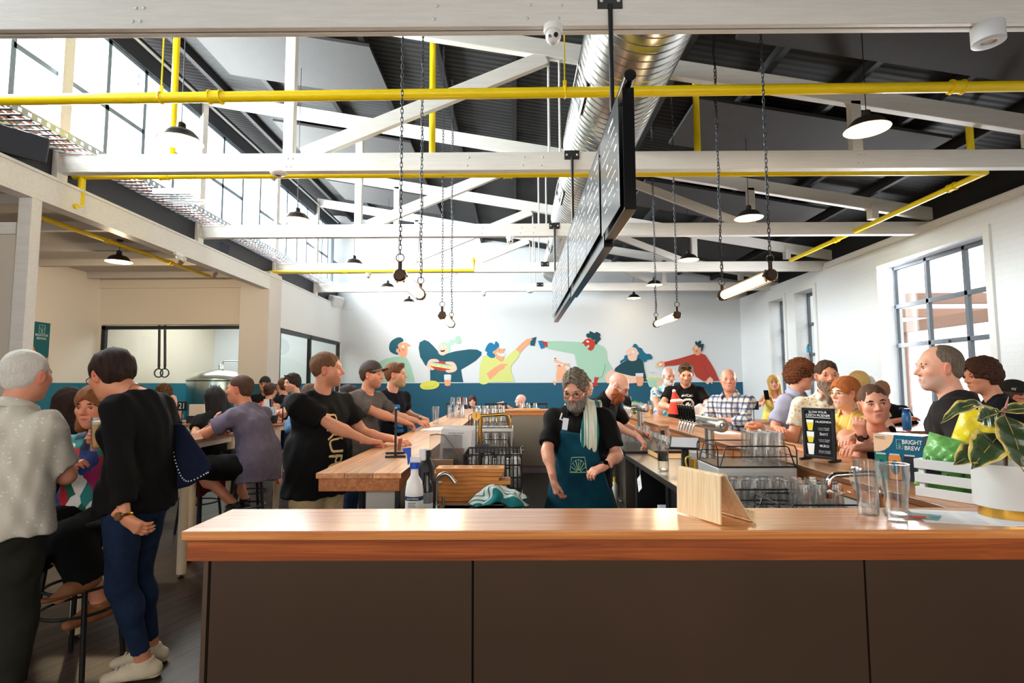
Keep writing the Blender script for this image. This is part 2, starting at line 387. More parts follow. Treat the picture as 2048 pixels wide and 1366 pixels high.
# roof: sheets, purlins, pale insulation panels
RZ = lambda x: 5.33 - .171 * x           # top of the rafters
sl = math.atan(.171)
mr = M('charcoal_roof')
N_, L_ = nodes(mr)
tc = N_.new('ShaderNodeTexCoord'); wv = N_.new('ShaderNodeTexWave'); wv.inputs['Scale'].default_value = 3.2; wv.bands_direction = 'Y'; L_.new(tc.outputs['Object'], wv.inputs[0])
bp = N_.new('ShaderNodeBump'); bp.inputs['Strength'].default_value = .35; bp.inputs['Distance'].default_value = .02; L_.new(wv.outputs[0], bp.inputs['Height']); L_.new(bp.outputs[0], N_['Principled BSDF'].inputs['Normal'])
mb = MB(); x0, x1 = XC - .3, XR + .7
mb.prism([(x0, -5, RZ(x0) + .12), (x1, -5, RZ(x1) + .12), (x1, -5, RZ(x1) + .2), (x0, -5, RZ(x0) + .2)], (0, YB + 5.2, 0)); struct('ceiling', mb, mr)
x = -4.6; k = 0
while x < 6.4:
    mb = MB(); mb.box((x - .035, -5, RZ(x) + .0), (x + .035, YB, RZ(x) + .12)); struct('purlin', mb, DARKP); x += .92
PAN = M('grey_insulation_board', (50, 48, 48), .8, noise=(8, .06), bump=(90, .2))
for y in BAYS[:4] + [-.5]:
    for (a, b) in ((-4.1, -1.75), (2.2, 5.2)):
        mb = MB(); mb.prism([(a, y + .55, RZ(a) - .02), (b, y + .55, RZ(b) - .02), (b, y + .55, RZ(b) - .06), (a, y + .55, RZ(a) - .06)], (0, 1.25, 0)); struct('ceiling_panel', mb, PAN)
struct('wall_gable', MB().box((XC - .3, -5.2, 0), (XR + .4, -5, 6.4)), M('rear_wall_paint', (120, 100, 84), .8))
struct('trim_4', MB().box((XL, YB - .02, 3.6), (XL + .3, YB, 3.66)), WHITE)
# eaves upstand between the right-hand wall top and the roof
struct('wall_eaves', MB().box((XR + .2, -5, TOPW), (XR + .4, YB, RZ(XR) + .2)), M('dark_eaves', (26, 25, 27), .8))
# outside: paving and a veranda seen through the windows
struct('ground_outside', MB().box((XR + .4, -5, -.2), (30, 30, -.1)), M('paving', (190, 186, 180), .8))
for k in range(4): struct('veranda_beam', MB().box((XR + 1.2, 6 + k * 2.2, 3.0), (XR + 5, 6.12 + k * 2.2, 3.2)), M('veranda_timber', (150, 110, 90), .7))
struct('veranda_beam', MB().box((XR + 3.0, 4, 2.7), (XR + 3.14, 16, 2.95)), M('veranda_timber'))
for k in range(3): struct('veranda_post', MB().box((XR + 3.0, 7.4 + k * 2.9, -.1), (XR + 3.14, 7.54 + k * 2.9, 2.7)), M('veranda_timber'))

# ---------------------------------------------------------------- roof trusses (one thing each)
BOLT = M('bolt_steel', (210, 208, 204), .35, 0)
def truss(i, y, label):
    t = T('roof_truss', label, 'roof truss', world=(0, y, 3.79), group='white timber roof trusses')
    th = .1; h = .2 if i else .24
    xl, xr = XC + .02, XR + .3
    c = MB()
    if i == 0:
        c.box((xl, y - .05, 3.79), (xr, y - .008, 3.79 + h + .06)); c.box((xl, y + .008, 3.79), (xr, y + .05, 3.79 + h + .06)); c.box((xl, y - .008, 3.82), (xr, y + .008, 3.79 + h))
    else: c.box((xl, y - th / 2, 3.79), (xr, y + th / 2, 3.79 + h))
    c.build('tie_beam', WOODW, t, bev=.006)
    z = lambda x: RZ(x) - .10
    MB().beam((xl, y, z(xl)), (xr, y, z(xr)), .09, .19).build('rafter', WOODW, t, bev=.006)
    for x in (-2.45, 3.7): MB().box((x - .055, y - .045, 3.99), (x + .055, y + .045, z(x) - .05)).build('strut', WOODW, t, bev=.005)
    MB().beam((-2.3, y - .005, 3.98), (.35, y - .005, z(.35) - .1), .07, .16).build('brace', WOODW, t, bev=.005)
    if i > 1: MB().beam((1.1, y - .005, z(1.1) - .1), (3.5, y - .005, 4.0), .06, .13).build('brace', WOODW, t, bev=.005)
    for x in (.5, .38): MB().cyl((x, y + .02, 3.99), (x, y + .02, z(x)), .013, n=8).build('tie_rod', WOODW, t)
    b0 = MB().ball((0, y, 3.79), (.013, .006, .013), 8, 4).build('bolt', BOLT, t, smooth=True)
    for k, x in enumerate((-2.45, -2.4, -.5, .1, .3, 3.7, 3.75, 5.6)):
        for zz in (3.84, 3.93):
            o = b0 if (k == 0 and zz < 3.9) else b0.copy()
            if o is not b0: COL.objects.link(o)
            o.parent = t; o.location = (x + (zz - 3.9) * .2, -th / 2, zz - 3.79)
    cl = MB(); cl.box((xr - 1.05, y - .07, 4.05), (xr - .95, y + .07, z(xr - 1))); cl.build('cleat', WOODW, t)
    pl = MB(); pl.box((.62 - .08, y - th / 2 - .008, 3.9), (.62 + .08, y - th / 2, 4.0)); p = pl.build('hanger_plate', BLACKM, t)
    for s in (-1, 1): MB().ball((.62 + s * .055, y - th / 2 - .01, 3.95), (.012, .006, .012), 8, 4).build('bolt', BOLT, p)
    return t
TL = ['nearest white timber truss, thick double beam across the top of the picture', 'second white timber truss, its tie beam level with the silver duct grille', 'third white timber truss, behind the hanging menu boards',
      'fourth white timber truss with a yellow pipe along its left half', 'farthest white timber truss, just in front of the mural wall']
for i, y in enumerate(BAYS): truss(i, y, TL[i])

# ---------------------------------------------------------------- mural painted on the back wall
def mural():
    root = T('wall_mural', 'painted mural of cartoon people eating and toasting above the teal dado', 'mural', world=(0, YB, 1.5))
    C_ = dict(teal=(0, 84, 104), deep=(2, 66, 78), mint=(166, 206, 184), skin=(240, 168, 128), pale=(240, 202, 184), lime=(218, 222, 134), blue=(0, 118, 166), red=(192, 54, 36), rust=(186, 62, 48), white=(244, 246, 248), tan=(244, 178, 140),
              dark=(28, 28, 40), yel=(226, 222, 90), glass=(226, 230, 238), mustard=(240, 226, 130), grn=(176, 214, 196), brown=(170, 92, 62), bl2=(0, 104, 136), olive=(190, 190, 60))
    lay = [0]
    cur = [None]
    def figure(name): cur[0] = (MB(), [], name)
    def shp(c, pts, o, s, smooth=True, n=5):
        mb, ms, _ = cur[0]
        if c not in ms: ms.append(c)
        lay[0] += 1
        yy = YB - .002 - .0004 * lay[0]
        P = [at(o[0] + p[0] / s, o[1] + p[1] / s, y=yy) for p in pts]
        P2 = spline([(p.x, p.z) for p in P], n) if smooth else [(p.x, p.z) for p in P]
        mb.m = ms.index(c); mb.add([(a, yy, b) for a, b in P2], [list(range(len(P2)))])
    def line(c, pts, o, s, wd=1.0):
        P = spline(pts, 5, False); L_ = []; R_ = []
        for i, p in enumerate(P):
            a = P[max(i - 1, 0)]; b = P[min(i + 1, len(P) - 1)]; d = math.hypot(b[0] - a[0], b[1] - a[1]) or 1
            nx, ny = -(b[1] - a[1]) / d * wd, (b[0] - a[0]) / d * wd
            L_.append((p[0] + nx, p[1] + ny)); R_.append((p[0] - nx, p[1] - ny))
        shp(c, L_ + R_[::-1], o, s, False)
    def done():
        mb, ms, nm = cur[0]; mb.build(nm, [M('mural_' + c, C_[c], .6) for c in ms], root)
    A = (750, 660); k = 9.309
    figure('painted_man_with_quiff')
    shp('mint', [(-230, 975), (-200, 820), (-120, 700), (30, 620), (200, 530), (420, 490), (580, 510), (660, 640), (720, 850), (745, 975)], A, k, False)
    shp('skin', [(430, 260), (520, 235), (590, 240), (675, 298), (610, 312), (605, 380), (595, 450), (572, 495), (520, 508), (460, 490), (440, 440), (400, 400), (395, 360), (430, 350)], A, k)
    shp('teal', [(450, 250), (520, 215), (528, 180), (480, 138), (400, 145), (300, 210), (262, 300), (275, 390), (340, 440), (420, 462), (435, 440), (395, 400), (400, 355), (440, 350), (450, 395), (468, 390), (425, 295)], A, k)
    shp('white', [(495, 310), (518, 282), (540, 300), (525, 332)], A, k); line('brown', [(508, 345), (525, 385), (560, 360)], A, k, 4)
    done()
    figure('painted_person_with_hot_dog')
    shp('teal', [(1030, 972), (1025, 740), (930, 650), (840, 500), (812, 330), (830, 230), (920, 182), (1000, 215), (1080, 290), (1160, 380), (1230, 450), (1330, 440), (1500, 395), (1760, 358), (1900, 365), (1985, 410), (1980, 470), (1880, 570), (1740, 660), (1605, 738), (1622, 860), (1645, 972)], A, k, False)
    shp('grn', [(1165, 380), (1170, 310), (1225, 245), (1300, 218), (1362, 245), (1400, 190), (1450, 178), (1480, 190), (1510, 125), (1560, 108), (1610, 160), (1600, 230), (1540, 255), (1480, 240), (1450, 285), (1405, 292), (1408, 350), (1385, 415), (1340, 440), (1240, 440)], A, k)
    shp('pale', [(1170, 380), (1195, 300), (1260, 262), (1330, 290), (1358, 370), (1330, 440), (1260, 472), (1195, 445)], A, k)
    shp('dark', [(1218, 375), (1260, 380), (1302, 368), (1290, 400), (1250, 410), (1225, 398)], A, k)
    for q in (1240, 1312): shp('white', [(q - 12, 315), (q, 295), (q + 14, 312), (q, 335)], A, k)
    shp('red', [(1060, 595), (1200, 578), (1300, 595), (1410, 655), (1400, 735), (1310, 765), (1200, 755), (1090, 720), (1045, 680)], A, k)
    shp('mustard', [(1030, 640), (1060, 610), (1200, 630), (1420, 668), (1432, 710), (1400, 728), (1200, 695), (1045, 668)], A, k)
    shp('grn', [(1032, 640), (1060, 606), (1250, 632), (1425, 672), (1432, 705), (1370, 680), (1340, 705), (1290, 670), (1240, 690), (1190, 645), (1120, 668), (1080, 635)], A, k)
    shp('pale', [(1190, 575), (1150, 545), (1060, 540), (1000, 570), (965, 650), (965, 685), (1030, 738), (1085, 745), (1100, 718), (1040, 680), (1030, 640), (1060, 605), (1130, 595), (1185, 595)], A, k)
    shp('pale', [(1305, 610), (1330, 590), (1440, 592), (1500, 640), (1525, 730), (1470, 780), (1370, 795), (1318, 770), (1325, 745), (1400, 738), (1430, 705), (1420, 665), (1330, 635)], A, k)
    done()
    figure('painted_plate_and_glass')
    shp('yel', [(838, 1030), (880, 985), (1000, 948), (1120, 948), (1195, 1000), (1170, 1060), (1080, 1100), (930, 1108), (855, 1080)], A, k); line('olive', [(895, 1050), (960, 1070), (1080, 1050), (1135, 1000)], A, k, 4)
    shp('skin', [(1288, 920), (1414, 920), (1405, 1030), (1350, 1046), (1300, 1030)], A, k, False); shp('glass', [(1283, 840), (1300, 828), (1400, 828), (1418, 840), (1414, 925), (1288, 928)], A, k, False)
    done()
    B = (940, 650)
    figure('painted_person_in_lime_top')
    shp('lime', [(170, 1060), (172, 900), (195, 720), (245, 580), (330, 560), (470, 600), (600, 680), (720, 560), (850, 445), (930, 540), (900, 600), (760, 760), (755, 830), (790, 950), (825, 1055), (360, 1065), (300, 1100), (240, 1108), (190, 1090)], B, k, False)
    shp('skin', [(850, 450), (960, 340), (1060, 260), (1130, 248), (1170, 262), (1165, 280), (1125, 300), (1110, 340), (1000, 440), (925, 520)], B, k, False)
    shp('skin', [(440, 480), (520, 430), (600, 440), (655, 440), (620, 500), (635, 580), (610, 660), (590, 688), (520, 650), (475, 600), (460, 550), (425, 525)], B, k)
    shp('blue', [(470, 470), (530, 410), (532, 350), (490, 305), (465, 325), (455, 362), (400, 328), (340, 350), (285, 450), (290, 490), (320, 505), (312, 550), (370, 605), (430, 615), (468, 590), (460, 545), (425, 520), (430, 490)], B, k)
    shp('white', [(498, 510), (560, 535), (640, 525), (628, 580), (570, 578), (520, 555)], B, k); shp('brown', [(538, 470), (548, 458), (555, 470), (546, 480)], B, k)
    shp('skin', [(310, 905), (440, 800), (560, 735), (640, 718), (715, 742), (700, 755), (655, 752), (640, 810), (560, 850), (370, 1022)], B, k, False)
    shp('teal', [(1135, 248), (1238, 220), (1200, 392), (1120, 380), (1130, 300), (1172, 265)], B, k, False)
    done()
    figure('painted_man_in_mint_jumper')
    shp('mint', [(1440, 300), (1700, 298), (2070, 318), (2240, 340), (2380, 355), (2480, 400), (2540, 480), (2550, 650), (2660, 850), (2720, 1050), (2000, 1050), (2000, 760), (1945, 540), (1700, 490), (1450, 440)], B, k, False)
    shp('blue', [(1265, 292), (1360, 292), (1400, 420), (1320, 446)], B, k, False); shp('red', [(1325, 325), (1370, 305), (1440, 315), (1440, 415), (1405, 405), (1380, 345), (1345, 345)], B, k, False)
    D = (1060, 650)
    shp('red', [(960, 345), (1030, 270), (1100, 245), (1160, 275), (1205, 290), (1215, 370), (1180, 450), (1130, 485), (1068, 448), (1110, 400), (1095, 365), (1030, 405), (1000, 345)], D, k, False)
    shp('deep', [(1070, 235), (1045, 190), (1070, 155), (1105, 155), (1110, 115), (1160, 130), (1200, 150), (1245, 128), (1310, 170), (1300, 220), (1320, 260), (1265, 320), (1245, 360), (1212, 355), (1205, 280), (1165, 275), (1120, 240)], D, k)
    shp('white', [(1045, 300), (1070, 288), (1100, 310), (1085, 328), (1060, 318)], D, k)
    line('deep', [(1408, 725), (1370, 880), (1325, 975), (1200, 968)], D, k, 3); shp('red', [(1200, 975), (1285, 980), (1245, 1070), (1270, 1130), (1200, 1140), (1155, 1120), (1190, 1060)], D, k, False)
    done()
    figure('painted_dog')
    shp('tan', [(436, 650), (465, 628), (540, 672), (600, 695), (640, 712), (735, 710), (735, 775), (640, 740), (625, 780), (690, 850), (720, 960), (720, 1052), (495, 1052), (485, 950), (505, 820), (500, 780), (485, 745), (545, 742), (585, 725), (540, 700), (470, 695)], D, k, False)
    shp('dark', [(455, 622), (472, 612), (486, 622), (470, 634)], D, k); shp('white', [(578, 742), (600, 722), (612, 745), (596, 762)], D, k); shp('brown', [(525, 742), (550, 742), (568, 780), (550, 775)], D, k)
    shp('tan', [(425, 1050), (440, 1030), (480, 1070), (478, 1112), (450, 1115)], D, k)
    done()
    E = (1230, 670)
    figure('painted_woman_in_dark_tee')
    shp('bl2', [(335, 200), (350, 170), (400, 170), (440, 225), (500, 250), (530, 305), (585, 350), (650, 352), (695, 400), (680, 450), (610, 460), (570, 500), (520, 490), (480, 460), (230, 470), (160, 490), (105, 530), (100, 480), (165, 440), (180, 385), (250, 350)], E, k)
    shp('deep', [(0, 620), (100, 540), (200, 480), (330, 440), (450, 430), (525, 490), (545, 640), (600, 862), (0, 862), (-20, 760)], E, k, False)
    shp('pale', [(192, 315), (250, 260), (340, 228), (400, 260), (425, 310), (447, 345), (415, 385), (400, 460), (330, 485), (260, 465), (235, 400), (225, 340)], E, k)
    shp('white', [(315, 310), (335, 292), (360, 315), (340, 335)], E, k); line('brown', [(240, 380), (280, 380), (310, 345)], E, k, 3)
    shp('pale', [(-180, 740), (-60, 640), (0, 680), (300, 760), (490, 770), (520, 860), (300, 900), (-100, 900), (-170, 860)], E, k)
    shp('skin', [(385, 770), (525, 770), (520, 930), (480, 955), (420, 950), (400, 890)], E, k, False); shp('glass', [(383, 712), (528, 708), (526, 772), (385, 772)], E, k, False)
    done()
    figure('painted_man_in_rust_jumper')
    shp('rust', [(915, 505), (1200, 435), (1480, 352), (1600, 340), (1680, 370), (1780, 520), (1860, 660), (1945, 855), (1640, 858), (1510, 775), (1400, 560), (1360, 525), (1130, 565), (920, 580)], E, k, False)
    shp('skin', [(1428, 262), (1445, 245), (1490, 198), (1560, 195), (1605, 235), (1595, 280), (1595, 345), (1540, 380), (1480, 350), (1450, 280)], E, k)
    shp('deep', [(1500, 180), (1490, 130), (1515, 108), (1530, 145), (1580, 100), (1600, 110), (1602, 170), (1655, 165), (1645, 230), (1630, 290), (1600, 312), (1605, 240), (1570, 230), (1560, 250), (1545, 205)], E, k, False)
    shp('white', [(1490, 240), (1508, 218), (1528, 240), (1512, 265)], E, k); shp('dark', [(1510, 298), (1520, 288), (1526, 302), (1516, 312)], E, k)
    shp('skin', [(912, 505), (860, 485), (800, 520), (770, 565), (800, 580), (915, 585)], E, k); shp('white', [(810, 560), (845, 520), (870, 545), (840, 572)], E, k)
    line('deep', [(1650, 560), (1700, 690), (1770, 770)], E, k, 2); shp('pale', [(1770, 775), (1828, 830), (1810, 915), (1770, 880), (1730, 920), (1680, 890), (1720, 820)], E, k, False)
    shp('mustard', [(740, 580), (790, 560), (800, 590), (760, 612)], E, k, False); line('glass', [(665, 760), (680, 690), (720, 690), (690, 715), (715, 650)], E, k, 3)
    done()
    figure('painted_bowl_of_chips')
    shp('lime', [(585, 800), (640, 790), (690, 780), (740, 795), (800, 785), (870, 810), (850, 835), (600, 832)], E, k); shp('grn', [(590, 822), (880, 826), (870, 900), (820, 970), (720, 988), (640, 965), (610, 900)], E, k, False)
    shp('pale', [(780, 850), (860, 835), (910, 880), (860, 970), (790, 965)], E, k)
    done()
mural()
# ---------------------------------------------------------------- the U-shaped bar
BT, BB = 1.06, 1.033
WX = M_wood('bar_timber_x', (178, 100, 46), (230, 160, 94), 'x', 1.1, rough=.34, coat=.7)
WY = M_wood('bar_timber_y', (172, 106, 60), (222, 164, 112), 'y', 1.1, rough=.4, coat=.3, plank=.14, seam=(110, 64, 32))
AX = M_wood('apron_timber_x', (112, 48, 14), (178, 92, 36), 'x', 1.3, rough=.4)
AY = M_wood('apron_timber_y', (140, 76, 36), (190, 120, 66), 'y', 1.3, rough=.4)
BRONZE = M('bronze_laminate', (74, 56, 44), .4, .4, noise=(2.2, .08))
STEEL = M('brushed_steel', (186, 184, 180), .28, 1, bump=(40, .05), stretch=(1, 1, 30))
STEELV = M('brushed_steel_panel', (150, 140, 128), .34, .9, bump=(30, .08), stretch=(30, 30, 1))
CHROME = M('chrome', (226, 226, 228), .08, 1)
BLACK = M('matt_black', (18, 18, 20), .5)
PWHITE = M('gloss_white', (236, 236, 234), .35)
RUBBER = M('rubber_mat', (22, 22, 22), .8, bump=(80, .5))
GREYL = M('grey_laminate', (168, 164, 158), .45)

def bar(name, label, lo, hi, ax, wt, wa, body, ins=.012, group='timber bar counters'):
    t = T(name, label, 'bar counter', world=(lo[0], lo[1], 0), group=group)
    MB().box((lo[0], lo[1], BB), (hi[0], hi[1], BT)).build('bar_top', wt, t, bev=.003)
    i = ins
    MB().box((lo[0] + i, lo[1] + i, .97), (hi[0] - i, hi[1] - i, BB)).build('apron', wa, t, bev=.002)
    body(t); return t
def b_front(t):
    MB().box((-.93, 1.7, .06), (2.0, 1.88, .97)).build('carcass', M('bar_shadow_gap', (12, 11, 11), .8), t)
    xs = [-.912, -.128, 1.033, 2.0]
    MB().box((-.932, 1.683, .02), (-.918, 1.9, .97)).build('end_trim', M('bronze_trim', (92, 74, 62), .4, .4), t)
    for a, b in zip(xs[:-1], xs[1:]): MB().box((a + .003, 1.682, .1), (b - .003, 1.7, .968)).build('front_panel', BRONZE, t, bev=.0015)
    MB().box((-.9, 1.72, 0), (2.0, 1.86, .1)).build('kickboard', BLACK, t)
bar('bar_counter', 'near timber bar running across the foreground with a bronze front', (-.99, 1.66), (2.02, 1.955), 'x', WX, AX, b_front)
def b_left(t):
    MB().box((-.75, 2.8, 0), (-.585, 9.4, .97)).build('carcass', GREYL, t, bev=.003)
    MB().box((-.6, 2.78, 0), (-.58, 2.82, .97)).build('corner_trim', BLACKM, t)
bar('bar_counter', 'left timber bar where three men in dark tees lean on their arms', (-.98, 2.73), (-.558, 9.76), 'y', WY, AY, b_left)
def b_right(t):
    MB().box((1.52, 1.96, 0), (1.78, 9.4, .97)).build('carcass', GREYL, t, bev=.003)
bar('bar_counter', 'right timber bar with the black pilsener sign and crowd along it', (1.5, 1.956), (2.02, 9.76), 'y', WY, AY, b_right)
def b_far(t):
    MB().box((-.5, 9.4, .12), (1.5, 9.6, .97)).build('carcass', STEELV, t)
    MB().box((-.5, 9.43, 0), (1.5, 9.58, .12)).build('kickboard', M('grey_kickboard', (104, 96, 108), .6), t)
bar('bar_counter', 'far timber bar with a stainless front behind the aproned bartender', (-.556, 9.34), (1.498, 9.76), 'x', M_wood('far_bar_timber', (190, 118, 60), (226, 160, 104), 'x', 1.2), M_wood('far_apron_timber', (186, 104, 44), (214, 136, 72), 'x', 1.2), b_far)
thing1('rubber_mat', MB().box((.08, 2.1, 0), (.9, 9.2, .012)), RUBBER, 'black rubber mat on the floor inside the bar', 'floor mat')

# left inner bench with sink
def bench_left():
    t = T('sink_bench', 'stainless sink bench inside the bar on the left', 'sink bench', world=(-.25, 2.4, 0))
    m = MB(); x0, x1, y0, y1, z = -.55, .04, 2.0, 4.75, .88
    sx0, sx1, sy0, sy1 = -.36, -.06, 2.3, 2.84
    for lo, hi in (((x0, y0), (sx0, y1)), ((sx1, y0), (x1, y1)), ((sx0, y0), (sx1, sy0)), ((sx0, sy1), (sx1, y1))): m.box((*lo, z - .03), (*hi, z))
    m.build('bench_top', STEEL, t)
    b = MB(); b.box((sx0, sy0, z - .2), (sx1, sy1, z - .19))
    b.box((sx0 - .01, sy0, z - .2), (sx0, sy1, z + .004)); b.box((sx1, sy0, z - .2), (sx1 + .01, sy1, z + .004)); b.box((sx0, sy0 - .01, z - .2), (sx1, sy0, z + .004)); b.box((sx0, sy1, z - .2), (sx1, sy1 + .01, z + .004))
    b.build('basin', STEEL, t)
    for x in (x0 + .03, x1 - .03):
        for y in (2.05, 3.4, 4.7): MB().box((x - .02, y - .02, 0), (x + .02, y + .02, z - .03)).build('leg', STEEL, t)
    MB().box((x0 + .02, 3.0, .1), (x1 - .02, 4.7, .8)).build('fridge', BLACK, t)
bench_left()
def bench_right():
    t = T('steel_bench', 'stainless bench inside the bar on the right over dark shelves', 'bench', world=(1.2, 3.2, 0))
    MB().box((.93, 2.0, .86), (1.49, 4.74, .9)).build('bench_top', STEEL, t, bev=.003)
    MB().box((.93, 4.3, 0), (1.49, 4.35, .86)).build('end_panel', BLACKM, t)
    MB().box((.93, 3.42, 0), (1.49, 3.48, .86)).build('divider', BLACKM, t)
    for z in (.2, .52): MB().box((.95, 3.48, z), (1.49, 4.3, z + .02)).build('shelf', M('dark_shelf', (40, 42, 50), .4), t)
    d = MB().box((.945, 2.02, .1), (1.49, 3.42, .85)).build('fridge', BLACK, t)
    h = MB(); h.box((.925, 3.0, .73), (.945, 3.16, .79)); h.build('handle', STEEL, d)
    t2 = T('steel_bench', 'stainless drip bench beyond, under the bald bartender\'s hand', 'bench', world=(1.2, 6, 0))
    MB().box((.93, 4.75, .88), (1.49, 7.6, .92)).build('bench_top', M('dark_drip_tray', (40, 36, 38), .35, .6), t2)
    MB().box((.94, 4.78, .05), (1.49, 7.6, .88)).build('cabinet', STEELV, t2)
    for z in (.5, .2): MB().cyl((.9, 4.74, z), (.9, 5.6, z - .1), .008, n=8).build('rail', CHROME, t2)
bench_right()

# ---------------------------------------------------------------- glassware
def M_glass(name, tint=(1, 1, 1), rough=.0):
    m = bpy.data.materials.new(name); m.use_nodes = True; MATS[name] = m
    N, L = nodes(m); N.remove(N['Principled BSDF']); out = N['Material Output']
    tr = N.new('ShaderNodeBsdfTransparent'); tr.inputs[0].default_value = (*tint, 1); gl = N.new('ShaderNodeBsdfGlossy'); gl.inputs['Roughness'].default_value = .08
    lw = N.new('ShaderNodeLayerWeight'); lw.inputs[0].default_value = .35; mx = N.new('ShaderNodeMixShader'); mr = N.new('ShaderNodeMapRange'); mr.inputs['To Min'].default_value = .06; mr.inputs['To Max'].default_value = .8
    L.new(lw.outputs['Facing'], mr.inputs[0]); df = N.new('ShaderNodeBsdfTranslucent'); df.inputs[0].default_value = (1, 1, 1, 1); m2 = N.new('ShaderNodeMixShader'); m2.inputs[0].default_value = .03; L.new(tr.outputs[0], m2.inputs[1]); L.new(df.outputs[0], m2.inputs[2]); L.new(mr.outputs[0], mx.inputs[0]); L.new(m2.outputs[0], mx.inputs[1]); L.new(gl.outputs[0], mx.inputs[2]); L.new(mx.outputs[0], out.inputs[0])  # white translucent share mixed in to imitate bright glints on the glass
    return m
GLASS = M_glass('clear_glass', (.985, .99, .99)); GLASST = M_glass('thick_glass', (.93, .95, .96))
BEER = M('lager', (250, 180, 30), .3, coat=.2); BEERC = M('pale_ale', (236, 160, 62), .2, coat=.5); FOAM = M('beer_foam', (250, 244, 232), .8)
def glass_prof(h, rb, rt, kind='pint'):
    if kind == 'tulip': return [(rb * .9, 0), (rb, .004), (rb * 1.02, h * .1), (rt * 1.06, h * .68), (rt, h)]
    return [(rb * .96, 0), (rb, .004), (rb + (rt - rb) * .4, h * .45), (rt * 1.01, h * .8), (rt, h)]
def vessel(parent, h, rb, rt, fill=None, foam=0, beer=None, inv=False, kind='pint', n=20, name='glass_body', base=.018):
    P = glass_prof(h, rb, rt, kind); tk = .0028
    pr = [(0, 0)] + P + [(r - tk, z) for r, z in P[::-1] if z > base] + [(P[1][0] - tk, base), (0, base)]
    if inv: pr = [(r, h - z) for r, z in pr]
    MB().lathe(pr, n=n).build(name, GLASS, parent, smooth=True)
    b = MB().lathe([(0, .002), (rb * .93, .003), (rb * .94, base - .001), (0, base)] if not inv else [(0, h - .002), (rb * .93, h - .003), (rb * .94, h - base), (0, h - base)], n=n); b.build('glass_base', GLASST, parent, smooth=True)
    if fill:
        def rad(z):
            for (r0, z0), (r1, z1) in zip(P[:-1], P[1:]):
                if z0 <= z <= z1 and z1 > z0: return r0 + (r1 - r0) * (z - z0) / (z1 - z0) - tk - .0008
            return rt - tk
        zs = [base + .001 + (fill - base) * i / 8 for i in range(9)]
        MB().lathe([(0, zs[0])] + [(rad(z), z) for z in zs] + [(0, zs[-1])], n=n).build('beer', beer or BEER, parent, smooth=True)
        if foam:
            zs = [fill + .0005 + foam * i / 4 for i in range(5)]
            MB().lathe([(0, zs[0])] + [(rad(z), z) for z in zs] + [(0, zs[-1] + .004)], n=n).build('foam', FOAM, parent, smooth=True)
def loop_handle(parent, h, r, mat, name='handle', ang=0, top=.82, bot=.3, out=.036, tr=.006):
    P = spline([(r * .9, h * top), (r + out * .8, h * (top - .03)), (r + out, h * (top + bot) / 2 + .01), (r + out * .5, h * (bot + .06)), (r * .9, h * bot)], 6, False)
    c, s = math.cos(ang), math.sin(ang)
    return MB().tube([(x * c, x * s, z) for x, z in P], tr, 8).build(name, mat, parent, smooth=True)

g = T('beer_mug', 'tall empty glass mug with a handle on the near bar, left of two', 'glass', loc=(1.165, 1.86, BT)); vessel(g, .176, .030, .038, base=.03, n=28); loop_handle(g, .176, .03, GLASST, ang=R(100), tr=.007)
g = T('beer_glass', 'empty pilsner glass on the near bar, right of two', 'glass', loc=(1.192, 1.762, BT)); vessel(g, .178, .028, .039, base=.026, n=28)
g = T('beer_mug', 'full mug of golden beer with thick foam on the inner steel bench', 'beer', loc=(1.13, 3.52, .9)); vessel(g, .165, .032, .037, .118, .042, n=24); loop_handle(g, .165, .033, M('amber_glass', (236, 196, 40), .15, coat=.6), ang=R(200), tr=.006)
g = T('beer_glass', 'round glass of hazy pale beer on the right bar', 'beer', loc=(1.965, 4.62, BT)); vessel(g, .115, .036, .05, .075, .028, BEERC, kind='tulip', n=24)
g = T('beer_glass', 'empty tapered tumbler beside the hazy beer on the right bar', 'glass', loc=(1.965, 4.36, BT)); vessel(g, .12, .042, .034, n=20)
g = T('beer_glass', 'tall half-full beer glass at the far end of the right bar', 'beer', loc=(1.86, 7.6, BT)); vessel(g, .2, .034, .042, .085, .05, BEERC); loop_handle(g, .2, .036, GLASST, ang=0)
g = T('beer_glass', 'tall clear glass standing alone on the left bar', 'glass', loc=(-.885, 6.15, BT)); vessel(g, .19, .034, .042)
proto = T('pint_glass', 'upturned pint glass in the wire rack', 'glass', loc=(1.29, 3.0, 1.062)); vessel(proto, .165, .026, .036, inv=True, n=16)
GR = 'upturned pint glasses in the upper rack'; proto['group'] = GR; proto['label'] = 'upturned pint glass in the upper wire rack on the right'
for i in range(3):
    for j in range(3):
        if i or j: dup(proto, (1.29 + .064 * i + .006 * j, 3.0 + .07 * j, 1.062), rz=i * .7 + j, group=GR)
for i in range(3):
    for j in range(3): dup(proto, (1.19 + .066 * i + .02 * j, 2.32 + .072 * j, .912), rz=i + j, label='upturned pint glass in the lower wire rack by the tap', group='upturned pint glasses in the lower rack')
for i in range(5):
    for j in range(2): dup(proto, (1.0 + .075 * i, 2.7 + .08 * j, .9), rz=i + j, label='upturned pint glass in the shaded rack under the steel shelf', group='upturned pint glasses under the shelf', scale=(1, 1, .8))
for i in range(4):
    for j in range(3): dup(proto, (-.33 + .07 * i, 4.7 + .075 * j, 1.14), label='upturned pint glass in the top rack behind the brass tap', group='glasses in the rack behind the brass tap')
for i in range(3):
    for j in range(2): dup(proto, (-.24 + .075 * i, 4.55 + .08 * j, .93), label='upturned pint glass in the bottom rack behind the brass tap', group='glasses in the low rack behind the brass tap')
for i in range(3):
    for j in range(2): dup(proto, (-.86 + .08 * i, 7.2 + .085 * j, BT), label='upturned glass in the cluster on the left bar', group='cluster of glasses on the left bar')
